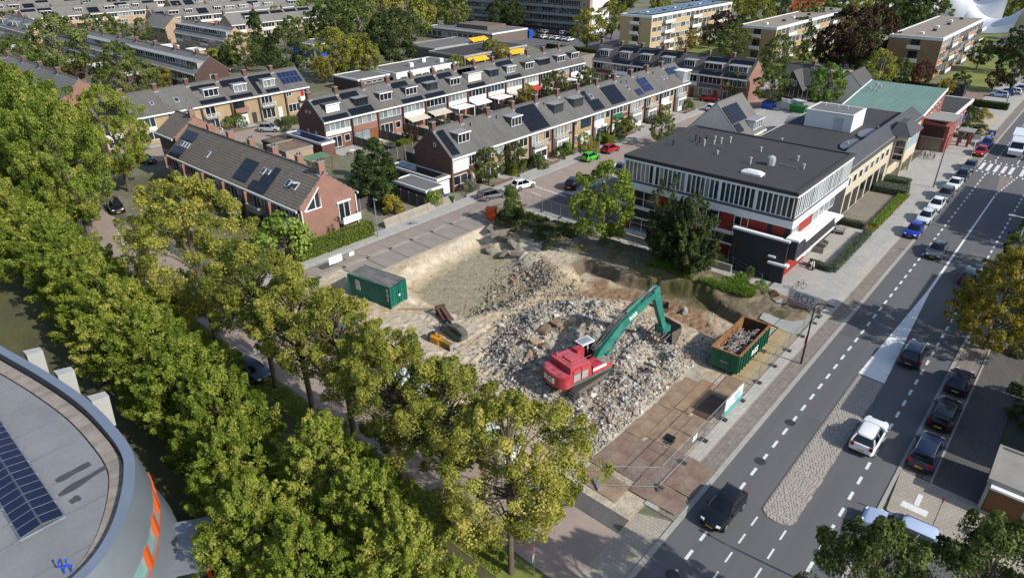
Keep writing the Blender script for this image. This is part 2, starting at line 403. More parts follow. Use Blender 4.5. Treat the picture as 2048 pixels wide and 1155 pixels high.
# white bay lines on the brick road
for (u0, v0, u1, v1) in ((232, 437, 273, 457), (273, 457, 300, 443), (232, 437, 262, 428), (455, 700, 480, 690), (480, 690, 506, 707), (492, 715, 520, 702), (562, 668, 590, 690), (1060, 368, 1130, 392), (1062, 383, 1082, 392)):
    a, c = g(u0, v0, .04), g(u1, v1, .04); d = (c-a); n = Vector((-d.y, d.x, 0)).normalized()*.06
    bb = MB(); bb.poly([a-n, c-n, c+n, a+n]); bb.obj('bay_line', m_paint, lroad)
for k in range(9):
    p = g(1066+k*8, 372+k*2.6, .04); dash(sroad, p.x, p.y, .12, .9, z=.034, name='bay_line', rz=1.2)

# ------------------------------------------------------------------ the demolition plot: terrain, rubble, plates
_gr = np.random.default_rng(42)
def vnoise(shape_x, shape_y, scale, seed):
    """smooth value noise callable on arrays"""
    r = np.random.default_rng(seed); T = r.random((64, 64))
    def f(x, y):
        xs, ys = np.asarray(x)/scale+1000, np.asarray(y)/scale+1000
        xi, yi = np.floor(xs).astype(int), np.floor(ys).astype(int); fx, fy = xs-xi, ys-yi
        fx = fx*fx*(3-2*fx); fy = fy*fy*(3-2*fy)
        a = T[xi % 64, yi % 64]; b_ = T[(xi+1) % 64, yi % 64]; c = T[xi % 64, (yi+1) % 64]; d = T[(xi+1) % 64, (yi+1) % 64]
        return (a*(1-fx)+b_*fx)*(1-fy)+(c*(1-fx)+d*fx)*fy-.5
    return f
_n1, _n2, _n3, _n4 = vnoise(0, 0, 4, 1), vnoise(0, 0, 1.5, 2), vnoise(0, 0, .5, 3), vnoise(0, 0, 9, 4)
_n5 = vnoise(0, 0, .28, 9)
RUTS = [[(870, 720), (960, 740), (1010, 700)], [(830, 640), (930, 700), (1000, 660)], [(960, 640), (1060, 640), (1180, 590), (1270, 600)], [(1180, 575), (1300, 590), (1400, 640)], [(880, 560), (960, 560), (1040, 500)], [(1440, 640), (1380, 620), (1260, 575)], [(900, 770), (980, 790), (1040, 850)]]
def ruts(x, y):
    out = np.zeros_like(x)
    for path in RUTS:
        P_ = [g(u, v) for u, v in path]
        for a, c in zip(P_, P_[1:]):
            ex, ey = c.x-a.x, c.y-a.y; L_ = math.hypot(ex, ey); tx, ty = ex/L_, ey/L_
            s_ = (x-a.x)*tx+(y-a.y)*ty; n_ = -(x-a.x)*ty+(y-a.y)*tx+.25*np.sin(s_*.7); inb = (s_ > -.2) & (s_ < L_+.2)
            for o_ in (-1.15, 1.15):
                q_ = np.abs(n_-o_); out -= np.where(inb & (q_ < .34), .09+.05*np.sign(np.sin(s_*7.0)), 0); out += np.where(inb & (q_ >= .34) & (q_ < .55), .06, 0)
    return out
def sst(a, b_, x): t = np.clip((x-a)/(b_-a), 0, 1); return t*t*(3-2*t)
def poly_dist(px, py, poly):
    """signed distance to a polygon, positive inside"""
    px, py = np.asarray(px, float), np.asarray(py, float); d = np.full(px.shape, 1e9); ins = np.zeros(px.shape, bool); n = len(poly)
    for i in range(n):
        x0, y0 = poly[i]; x1, y1 = poly[(i+1) % n]; ex, ey = x1-x0, y1-y0
        t = np.clip(((px-x0)*ex+(py-y0)*ey)/(ex*ex+ey*ey+1e-12), 0, 1)
        d = np.minimum(d, np.hypot(px-x0-t*ex, py-y0-t*ey))
        c = ((y0 > py) != (y1 > py)) & (px < (x1-x0)*(py-y0)/((y1-y0) if y1 != y0 else 1e-9)+x0); ins ^= c
    return np.where(ins, d, -d)
def gp(*px): return [tuple(g(u, v)[:2]) for u, v in px]
PIT = gp((800, 560), (960, 466), (1010, 488), (1050, 520), (1090, 560), (1000, 600), (930, 625), (850, 600))
CLOD = gp((1000, 545), (1020, 520), (1090, 520), (1150, 548), (1140, 575), (1060, 590), (990, 612), (935, 615))
TRENCH = gp((1120, 545), (1170, 520), (1260, 552), (1400, 580), (1500, 640), (1440, 680), (1340, 630), (1290, 600), (1180, 590), (1080, 585))
HEAP = gp((985, 690), (1010, 650), (1080, 610), (1150, 590), (1250, 610), (1330, 680), (1440, 690), (1420, 760), (1360, 780), (1300, 850), (1190, 905), (1110, 880), (1050, 800), (1000, 760), (965, 730))
EARTH = gp((1130, 570), (1200, 545), (1330, 575), (1420, 610), (1440, 660), (1350, 640), (1300, 600), (1200, 585), (1110, 600))
DIRT = gp((1010, 645), (1100, 600), (1130, 640), (1070, 670), (1030, 690))
def site_h(x, y):
    x, y = np.asarray(x, float), np.asarray(y, float)
    edge = sst(0, 1.6, np.minimum(np.minimum(x-SX0, SX1-x), np.minimum(y-SY0, SY1-y)))
    h = .04+edge*(.25*_n1(x, y)+.12*_n2(x, y)+.09*_n3(x, y)+.05*_n5(x, y)+ruts(x, y))
    pd = poly_dist(x, y, PIT); pit = sst(-1.9, 1.5, pd+1.3*_n2(x, y)+.8*_n3(x, y))
    h = h*(1-.75*pit)-1.5*pit
    h = h+.22*_n3(x, y)*sst(-2, -.5, pd)*(1-sst(1, 2, pd))*edge
    cd = poly_dist(x, y, CLOD); h = h+edge*sst(-.8, 2.0, cd)*(.1+.6*_n2(x, y)+.35*_n3(x, y))
    td = poly_dist(x, y, TRENCH); wn = sst(56.3, 57.8, y); tf = (1-wn)*sst(-.8, 1.8, td)+wn*sst(-.3+.5*_n3(x, y), .35, td+.7*_n2(x, y)); h = h-edge*tf*(1.25+.5*_n1(x, y))
    north = sst(60.5, 62.0, y-1.2*_n1(x, y))*edge; h = h+north*(.45+.5*_n2(x, y)+.2*_n3(x, y))
    hd = poly_dist(x, y, HEAP); hh = sst(-.6, 3.2, hd)
    ridge = np.exp(-((x+31.0)**2/10+(y-40.5)**2/30))
    h = h+hh*(.72+.5*_n1(x, y)+.95*_n2(x, y)+.35*_n3(x, y)+.9*ridge)
    pad = np.exp(-(((x+26.8)/3.0)**2+((y-38.6)/3.6)**2)**2); h = h*(1-pad)+.62*pad
    plates = sst(-21.6, -20.0, x)*(1-sst(48.5, 50, y)); h = h*(1-plates)+.03*plates
    slabs = 1-sst(-57.7, -57.2, x); h = h*(1-slabs)+.03*slabs
    return h
def site():
    s = .17; xs = np.arange(SX0-.1, SX1+.2, s); ys = np.arange(SY0-.1, SY1+.2, s); X, Y = np.meshgrid(xs, ys, indexing='ij'); Z = site_h(X, Y)
    nx, ny = X.shape; V = np.stack([X, Y, Z], -1).reshape(-1, 3)
    i = np.arange(nx*ny).reshape(nx, ny); F = np.stack([i[:-1, :-1], i[1:, :-1], i[1:, 1:], i[:-1, 1:]], -1).reshape(-1, 4)
    me = bpy.data.meshes.new('plot_ground'); me.from_pydata(V.tolist(), [], F.tolist())
    sand = np.array(lin('b8a588')); pale = np.array(lin('bdb3a0')); green = np.array(lin('8f8770')); brown = np.array(lin('83664d')); grey = np.array(lin('a09a8d')); dark = np.array(lin('59503f')); red = np.array(lin('8d6a50'))
    x, y = X.ravel(), Y.ravel()
    def mix(c, d, w): return c*(1-w[:, None])+d*w[:, None]
    c = np.tile(sand, (len(x), 1)); c = mix(c, pale, np.clip(.5+1.6*_n4(x, y)+.8*_n2(x, y), 0, 1)*.7)
    c = mix(c, grey, sst(.15, .3, _n1(x, y))*.5)
    pd = poly_dist(x, y, PIT); c = mix(c, green, sst(-.2, 1.4, pd)*.85); c = mix(c, pale, sst(-1.5, -.6, pd)*(1-sst(-.4, .5, pd))*.8)
    c = mix(c, brown, sst(-.8, .8, poly_dist(x, y, EARTH)+2*_n2(x, y))*.85); c = mix(c, red, sst(-.5, .8, poly_dist(x, y, DIRT)+1.5*_n2(x, y))*.6)
    c = mix(c, grey, sst(-.4, 1, poly_dist(x, y, HEAP)+2*_n2(x, y))*.85)
    c = mix(c, dark, sst(-.5, .8, poly_dist(x, y, CLOD)+_n2(x, y))*.5)
    td = poly_dist(x, y, TRENCH); c = mix(c, np.array(lin('4a3d31')), sst(-1.0, -.2, td)*(1-sst(.3, .9, td))*sst(56.3, 57.5, y)*.8)  # darker soil on the north trench wall, with its shade painted in
    nb = sst(58.8, 60.5, y-1.2*_n1(x, y)); c = mix(c, dark, nb*.75); c = mix(c, np.array(lin('8a735e')), nb*sst(-34, -30, x)*sst(-.1, .15, _n1(x, y))*.7)
    c = mix(c, np.array(lin('57592f')), nb*sst(.05, .2, _n2(x, y))*.7)
    at = me.color_attributes.new('Col', 'FLOAT_COLOR', 'POINT'); at.data.foreach_set('color', np.concatenate([c, np.ones((len(x), 1))], 1).ravel())
    m = bpy.data.materials.new('dug_sand_and_earth'); m.use_nodes = True; nt = m.node_tree; N = nt.nodes; L = nt.links; bs = N['Principled BSDF']
    bs.inputs['Roughness'].default_value = .95; bs.inputs['Specular IOR Level'].default_value = .15
    a = N.new('ShaderNodeAttribute'); a.attribute_name = 'Col'; ge = N.new('ShaderNodeNewGeometry')
    n1 = N.new('ShaderNodeTexNoise'); L.new(ge.outputs['Position'], n1.inputs['Vector']); n1.inputs['Scale'].default_value = 1.4; n1.inputs['Detail'].default_value = 7; n1.inputs['Roughness'].default_value = .7
    mr = N.new('ShaderNodeMapRange'); L.new(n1.outputs[0], mr.inputs[0]); mr.inputs[1].default_value = .3; mr.inputs[2].default_value = .7; mr.inputs[3].default_value = .72; mr.inputs[4].default_value = 1.25
    sc = N.new('ShaderNodeVectorMath'); sc.operation = 'SCALE'; L.new(a.outputs['Color'], sc.inputs[0]); L.new(mr.outputs[0], sc.inputs['Scale']); L.new(sc.outputs[0], bs.inputs['Base Color'])
    bu = N.new('ShaderNodeBump'); bu.inputs['Strength'].default_value = .9; bu.inputs['Distance'].default_value = .22; L.new(n1.outputs[0], bu.inputs['Height']); L.new(bu.outputs[0], bs.inputs['Normal'])
    me.materials.append(m); me.polygons.foreach_set('use_smooth', [True]*len(me.polygons))
    struct(link('plot_ground', me))
site()

def scatter_chunks(name, pts, sizes, cols, flat=.6, parent=None, seed=0):
    """thousands of broken lumps, jittered blocks, as one mesh"""
    r = np.random.default_rng(seed); n = len(pts)
    base = np.array([(-1, -1, -1), (1, -1, -1), (1, 1, -1), (-1, 1, -1), (-1, -1, 1), (1, -1, 1), (1, 1, 1), (-1, 1, 1)], float)
    faces = np.array([(3, 2, 1, 0), (4, 5, 6, 7), (0, 1, 5, 4), (1, 2, 6, 5), (2, 3, 7, 6), (3, 0, 4, 7)])
    sc = np.stack([r.uniform(.6, 1.3, n), r.uniform(.5, 1.0, n), r.uniform(.3, 1, n)*flat], -1)*sizes[:, None]*.5
    V = base[None]*sc[:, None]*(1+r.uniform(-.45, .2, (n, 8, 1)))
    q = r.normal(size=(n, 4)); q[:, 0] += 1.5; q /= np.linalg.norm(q, axis=1)[:, None]; w, x, y, z = q.T
    Rm = np.stack([1-2*(y*y+z*z), 2*(x*y-z*w), 2*(x*z+y*w), 2*(x*y+z*w), 1-2*(x*x+z*z), 2*(y*z-x*w), 2*(x*z-y*w), 2*(y*z+x*w), 1-2*(x*x+y*y)], -1).reshape(n, 3, 3)
    V = np.einsum('nij,nkj->nki', Rm, V)+pts[:, None]
    F = (faces[None]+(np.arange(n)*8)[:, None, None]).reshape(-1, 4)
    me = bpy.data.meshes.new(name); me.vertices.add(n*8); me.vertices.foreach_set('co', V.ravel())
    me.loops.add(len(F)*4); me.loops.foreach_set('vertex_index', F.ravel()); me.polygons.add(len(F)); me.polygons.foreach_set('loop_start', np.arange(len(F))*4)
    me.update(calc_edges=True)
    at = me.color_attributes.new('Col', 'FLOAT_COLOR', 'POINT'); C = np.repeat(cols, 8, 0); at.data.foreach_set('color', np.concatenate([C, np.ones((len(C), 1))], 1).ravel())
    me.materials.append(m_chunk); return struct(link(name, me, parent), 'stuff')
def chunkmat():
    m = bpy.data.materials.new('broken_concrete'); m.use_nodes = True; nt = m.node_tree; N = nt.nodes; L = nt.links; bs = N['Principled BSDF']; bs.inputs['Roughness'].default_value = .9
    a = N.new('ShaderNodeAttribute'); a.attribute_name = 'Col'; ge = N.new('ShaderNodeNewGeometry'); n1 = N.new('ShaderNodeTexNoise'); L.new(ge.outputs['Position'], n1.inputs['Vector'])
    n1.inputs['Scale'].default_value = 7; mr = N.new('ShaderNodeMapRange'); L.new(n1.outputs[0], mr.inputs[0]); mr.inputs[1].default_value = .3; mr.inputs[2].default_value = .7; mr.inputs[3].default_value = .75; mr.inputs[4].default_value = 1.2
    sc = N.new('ShaderNodeVectorMath'); sc.operation = 'SCALE'; L.new(a.outputs['Color'], sc.inputs[0]); L.new(mr.outputs[0], sc.inputs['Scale']); L.new(sc.outputs[0], bs.inputs['Base Color'])
    return m
m_chunk = chunkmat()
def pick(poly, n, seed, margin=-.3, soft=1.2):
    r = np.random.default_rng(seed); P = np.array(poly); lo, hi = P.min(0)-1.5, P.max(0)+1.5; out = np.zeros((0, 2))
    while len(out) < n:
        q = r.uniform(lo, hi, (n*3, 2)); d = poly_dist(q[:, 0], q[:, 1], poly)
        k = (d > margin+soft*r.normal(size=len(q))*.5) & ((q[:, 0] < -20.7) | (q[:, 1] > 48.5)); out = np.concatenate([out, q[k]])
    return out[:n]
PAL = np.array([lin(c) for c in ('a39e95', '8f8b84', 'b9b5ad', '7d776e', 'a8977f', 'cfccc5', '6b6259', '9a8a76', '8a867f')])
PALC = np.array([lin(c) for c in ('9a907e', '8f8571', 'a49b88', '857a67', '938972')])
heap = thing('rubble_heap', 'broad heap of broken grey concrete rubble beneath the excavator', 'rubble heap')
q = pick(HEAP, 40000, 21); r_ = np.random.default_rng(5); dn = _n2(q[:, 0], q[:, 1])+.7*_n1(q[:, 0], q[:, 1])+.35*_n3(q[:, 0], q[:, 1]); q = q[dn > .3*r_.normal(size=len(q))-.22]; NQ = len(q); sz = .04+.3*r_.random(NQ)**3.4
scatter_chunks('rubble', np.column_stack([q, site_h(q[:, 0], q[:, 1])+sz*.12]), sz, PAL[np.where(_n1(q[:, 0]+40, q[:, 1])+.25*r_.normal(size=NQ) > 0, r_.choice(9, NQ, p=[.22, .2, .12, .12, .06, .05, .08, .04, .11]), r_.choice(9, NQ, p=[.16, .1, .16, .07, .22, .08, .02, .15, .04]))], parent=heap, seed=3)
clods = thing('clod_heap', 'low spoil heap of lumpy grey earth clods at the rim of the pit', 'spoil heap')
q = pick(CLOD, 3600, 22, soft=2.2); q = q[_n2(q[:, 0], q[:, 1])+.15*r_.normal(size=3600) > -.12]; sz = .08+.3*r_.random(len(q))**2.5
scatter_chunks('clods', np.column_stack([q, site_h(q[:, 0], q[:, 1])+sz*.15]), sz, PALC[r_.choice(5, len(q))], flat=.8, parent=clods, seed=4)
q = np.concatenate([pick(gp((985, 690), (1060, 650), (1100, 610), (1180, 600), (1150, 640), (1020, 700)), 700, 23), pick([(-60, 30), (-22, 30), (-22, 62), (-56, 62)], 2200, 24)]); sz = .05+.14*r_.random(len(q))**2
scatter_chunks('loose_stones', np.column_stack([q, site_h(q[:, 0], q[:, 1])+sz*.1]), sz, PAL[r_.choice(9, len(q))], seed=6)
# the larger lumps, each an object
def lump(seed, sx, sy, sz):
    def mk():
        r = random.Random(seed); bm = bmesh.new()
        for _ in range(12):
            v = Vector((r.uniform(-1, 1), r.uniform(-1, 1), r.uniform(-1, 1)))
            m_ = max(abs(v.x), abs(v.y), abs(v.z)); v = v/m_ if r.random() < .8 else v
            bm.verts.new((v.x*sx*.5, v.y*sy*.5, v.z*sz*.5))
        res = bmesh.ops.convex_hull(bm, input=bm.verts[:]); bmesh.ops.delete(bm, geom=[e for e in res['geom_interior'] if isinstance(e, bmesh.types.BMVert)], context='VERTS')
        me = bpy.data.meshes.new('concrete_chunk'); bm.to_mesh(me); bm.free(); me.materials.append(m_c[0]); return me
    return cached(('lump', seed, sx, sy, sz), mk)
m_c = [M('chunk_grey', '9d988f', rough=.9, var=.15, scale=3, fine=.12, fscale=14), M('chunk_pale', 'bdb9b1', rough=.9, var=.12, scale=3, fine=.1, fscale=14),
       M('chunk_tan', '9a866d', rough=.95, var=.2, scale=2, fine=.15, fscale=10), M('chunk_dark', '756e66', rough=.95, var=.2, scale=2, fine=.1, fscale=10), M('chunk_brown', '806a56', rough=.95, var=.2, scale=2, fine=.15, fscale=8)]
q = pick(HEAP, 285, 31, margin=.4); Z = site_h(q[:, 0], q[:, 1])
for i in range(len(q)):
    s_ = rnd.choice((.28, .34, .42, .52, .7)); flat = rnd.choice((.35, .5, .7))
    o = link('concrete_chunk', lump(i % 9, s_, s_*.75, s_*flat), heap, (q[i, 0], q[i, 1], Z[i]+s_*.12), mat=m_c[rnd.choice((0, 0, 0, 1, 1, 2, 3))])
    o.rotation_euler = (rnd.uniform(-.5, .5), rnd.uniform(-.5, .5), rnd.uniform(0, 6.3))
for u, v, s_, k in ((1115, 650, 1.5, 4), (1090, 665, 1.3, 4), (1070, 690, 1.2, 2), (1140, 640, 1.4, 2), (1128, 660, 1.1, 4), (1085, 700, 1.0, 4), (1060, 712, 1.2, 2), (1260, 700, 1.0, 0), (1255, 712, .9, 1)):
    p = g(u, v, 1.2); o = link('concrete_chunk', lump(20+int(u) % 4, s_, s_*.8, s_*.5), heap, (p.x, p.y, float(site_h(p.x, p.y))+s_*.15), mat=m_c[k]); o.rotation_euler = (rnd.uniform(-.4, .4), rnd.uniform(-.4, .4), rnd.uniform(0, 6))
q = pick(CLOD, 110, 32, margin=.3); Z = site_h(q[:, 0], q[:, 1])
for i in range(len(q)):
    s_ = rnd.choice((.35, .45, .6)); o = link('earth_clod', lump(9+i % 6, s_, s_*.8, s_*.6), clods, (q[i, 0], q[i, 1], Z[i]+s_*.15), mat=m_c[rnd.choice((2, 3, 0))]); o.rotation_euler = (rnd.uniform(-.5, .5), rnd.uniform(-.5, .5), rnd.uniform(0, 6.3))
# grey boulders and sheeting lumps at the north-west corner
bh = thing('boulder_pile', 'pile of large grey concrete boulders beside the orange bin', 'boulder pile')
for u, v, sx, sy, sz in ((1000, 470, 3.2, 2.2, 1.5), (1015, 480, 2.6, 2.2, 1.6), (1030, 485, 2.2, 1.8, 1.4), (985, 460, 2.0, 1.6, 1.0), (1005, 495, 1.8, 1.6, 1.0), (1035, 500, 1.7, 1.4, .8), (975, 485, 1.5, 1.3, .7)):
    p = g(u, v); link('boulder', lump(int(u) % 7+40, sx, sy, sz), bh, (p.x, p.y, float(site_h(p.x, p.y))+sz*.3), rnd.uniform(0, 3), mat=m_c[3])

# rusty road plates
m_pl = [M('rusty_plate_a', '88705c', rough=.75, var=.22, scale=.9, fine=.12, fscale=6, metal=.15, col2='a18b72', contrast=1.5), M('rusty_plate_b', '7a6257', rough=.75, var=.2, scale=.7, fine=.12, fscale=6, metal=.15, col2='93806f', contrast=1.5),
        M('rusty_plate_c', '5b4236', rough=.6, var=.2, scale=.7, fine=.12, fscale=6, metal=.2, col2='6d5142'), M('sandy_plate', 'a08a6d', rough=.85, var=.2, scale=.8, fine=.12, fscale=6, col2='84654c')]
PL = [(-20.65, -19.05, 40.8, 45.7, 0), (-20.6, -19.0, 36.1, 40.7, 0), (-20.55, -18.7, 31.4, 36.0, 1), (-19.0, -17.65, 41.2, 46.4, 3), (-18.95, -17.3, 36.6, 41.1, 0), (-18.65, -16.9, 31.9, 36.5, 1),
      (-17.6, -16.1, 44.9, 48.3, 0), (-17.55, -15.95, 41.6, 44.8, 2), (-17.25, -15.8, 38.9, 41.5, 0), (-17.2, -15.7, 36.7, 38.8, 0), (-16.85, -15.3, 32.6, 36.6, 1), (-15.25, -13.15, 33.0, 36.7, 1), (-16.8, -13.2, 30.9, 32.9, 1), (-20.3, -16.9, 29.3, 31.3, 0)]
for i, (x0, x1, y0, y1, k) in enumerate(PL):
    bb = MB(); w, l = (x1-x0)/2, (y1-y0)/2; bb.box(-w, w, -l, l, 0, .03)
    zz = .075+.006*(i % 4) if x1 > -15.6 else .06+.008*(i % 4)
    if x1 > -15.6: zz = .125+.006*(i % 3)
    o = bb.obj('road_plate', m_pl[k]); o.location = ((x0+x1)/2, (y0+y1)/2, zz); o.rotation_euler = (0, 0, .028*math.sin(i*2.3))
    tag(o, ['rust brown steel road plate laid in the plot entrance', 'reddish steel road plate laid at the plot gate', 'dark steel road plate behind the site banner', 'sand covered steel road plate in the plot entrance'][k], 'road plate', 'steel plates at the plot entrance')
hole = MB().box(-.4, .4, -.4, .4, 0, .012).obj('plate_hatch', black); hole.location = (-17.4, 37.6, .105); tag(hole, 'small square dark hatch lying on the rusty plates', 'hatch')
m_slab = M('grey_track_slab', '8d857d', rough=.9, var=.12, scale=.5, fine=.06, fscale=8)
for k in range(7):
    bb = MB().box(-1.85, 1.85, -1.72, 1.72, 0, .1); o = bb.obj('concrete_slab', m_slab); o.location = (-59.7, 40.2+k*3.55, .05+.004*(k % 2)); o.rotation_euler = (0, 0, .01*math.sin(k*5))
    tag(o, 'grey concrete track slab laid along the street beside the pit', 'concrete slab', 'concrete track slabs beside the pit')
for k in range(5):
    bb = MB().box(-.95, .95, -1.9, 1.9, 0, .08); o = bb.obj('plywood_sheet', M('sandy_plywood', 'a9946f', rough=.9, var=.14, scale=.8, fine=.08, fscale=6, rand=.1)); o.location = (-16.45-(.0 if k % 2 else 0), 50.2+k*3.85, .06+.004*k)
    tag(o, 'sand coloured timber mat on the ground beside the green skip', 'timber mat', 'timber mats beside the skip')
# pavement inside the fence near the school
sheet('plot_pavement', [(-19.6, 59.5), (-15.5, 58.6), (-15.45, 66.3), (-20.4, 66.3)], .16, m_pave)

# ------------------------------------------------------------------ terraced houses
m_tile = M('grey_concrete_roof_tile', '5b5a57', rough=.85, var=.16, scale=.9, stretch=(1, .35, .35), fine=.14, fscale=7, rand=.07)
m_tile2 = M('weathered_roof_tile', '7c746b', rough=.85, var=.16, scale=.7, fine=.14, fscale=5, pattern='flat', psize=(.3, .34, .06), pcol='bdbdbd', rand=.05)
m_tile3 = M('pale_roof_tile', '6d6b67', rough=.85, var=.14, scale=.8, stretch=(1, .35, .35), fine=.12, fscale=6, rand=.09)
m_tiled = M('dark_roof_tile', '4c4b4a', rough=.8, var=.14, scale=.8, fine=.12, fscale=6, rand=.07)
m_ybrick = M('yellow_brick', 'ab9676', rough=.9, var=.1, scale=.8, fine=.09, fscale=9, pattern='wall', psize=(.44, .14, .014), pcol='c0c0c0', rand=.06)
m_rbrick = M('red_brown_brick', '6f5048', rough=.9, var=.12, scale=.9, fine=.12, fscale=8, pattern='wall', psize=(.44, .14, .014), pcol='c0c0c0', rand=.06)
m_pbrick = M('pink_red_brick', '967063', rough=.9, var=.1, scale=.7, fine=.1, fscale=8, pattern='wall', psize=(.44, .14, .014), pcol='c4c4c4', rand=.05)
m_dbrick = M('dark_brick', '4f3d37', rough=.9, var=.12, scale=.9, fine=.1, fscale=8, rand=.06)
m_sbrick = M('sand_brick', 'a98f77', rough=.9, var=.1, scale=.8, fine=.08, fscale=8, rand=.08)
m_solar = M('black_solar_glass', '14161c', rough=.12, var=.2, scale=.6, spec=.6)
m_solarb = M('blue_solar_glass', '1d2748', rough=.12, var=.2, scale=.6, spec=.6)
m_alu = M('solar_frame', '8f959b', rough=.4, metal=.5)
m_lead = M('lead_flashing', '8f9194', rough=.6, var=.1)
m_awn = M('beige_awning', 'cfc8b8', rough=.8, var=.06, trans=.15)
m_awnr = M('red_awning', 'b5342c', rough=.8, var=.06)
m_garage = M('pale_garage_door', 'c9d2cf', rough=.6, var=.05)
m_wood = M('brown_wood', '7a4d2c', rough=.7, var=.15)
m_greenp = M('green_panel', '1f5e45', rough=.6, var=.1)
m_greyp = M('grey_panel', '5a6068', rough=.6, var=.1)
m_brownp = M('brown_panel', '6d4a3a', rough=.7, var=.12)
m_redp = M('red_door', 'a02822', rough=.5)
WF = {'w': white, 'd': dgrey, 'b': M('brown_frame', '4a3327', rough=.6), 'c': offwhite}

def win_mesh(w, h, nx, nz, fm):
    def mk():
        b = MB(); t = .07
        b.box(-w/2, w/2, -.05, .03, -h/2, -h/2+t); b.box(-w/2, w/2, -.05, .03, h/2-t, h/2)
        b.box(-w/2, -w/2+t, -.052, .03, -h/2+t, h/2-t); b.box(w/2-t, w/2, -.052, .03, -h/2+t, h/2-t)
        for i in range(1, nx): x = -w/2+w*i/nx; b.box(x-.04, x+.04, -.045, .03, -h/2+t, h/2-t)
        for i in range(1, nz): z = -h/2+h*i/nz; b.box(-w/2+t, w/2-t, -.043, .03, z-.03, z+.03)
        return b.mesh('window', WF[fm])
    return cached(('win', round(w, 2), round(h, 2), nx, nz, fm), mk)
def window(par, x0, x1, z0, z1, y, nx=2, nz=1, fm='w', gl=None, face=0, name='window', sill=False, fixed=None):
    """face 0: looks to -y, 2: to +y, 1: to +x, 3: to -x of the parent; y is the plane's offset"""
    w, h = x1-x0, z1-z0; xc, zc = (x0+x1)/2, (z0+z1)/2
    loc = {0: (xc, y, zc), 2: (xc, y, zc), 1: (y, xc, zc), 3: (y, xc, zc)}[face]; rz = {0: 0, 1: math.pi/2, 2: math.pi, 3: -math.pi/2}[face]
    o = link(name, win_mesh(w, h, nx, nz, fm), par, loc, rz)
    gl = gl or (glass if rnd.random() < .6 else (curtain if rnd.random() < .6 else bluegl))
    for i in range(nx if w/nx > .5 else 1):
        k = nx if w/nx > .5 else 1; pw = w/k-.1
        link('pane', cached(('pane', round(pw, 2), round(h, 2)), lambda: MB().box(-pw/2, pw/2, -.02, .02, -h/2+.06, h/2-.06).mesh('pane', glass)), o, (-w/2+w*(i+.5)/k, 0, 0), mat=gl)
    if sill: link('sill', cached(('sill', round(w, 2)), lambda: MB().box(-w/2-.06, w/2+.06, -.14, 0, -.05, 0).mesh('sill', white)), o, (0, 0, -h/2))
    return o
def panel(par, x0, x1, z0, z1, y, d, mat, name='panel'):
    k = ('panel', round(x1-x0, 2), round(z1-z0, 2), d)
    w, h = x1-x0, z1-z0
    return link(name, cached(k, lambda: MB().box(-w/2, w/2, -d, .02, -h/2, h/2).mesh(name, white)), par, ((x0+x1)/2, y, (z0+z1)/2), mat=mat)

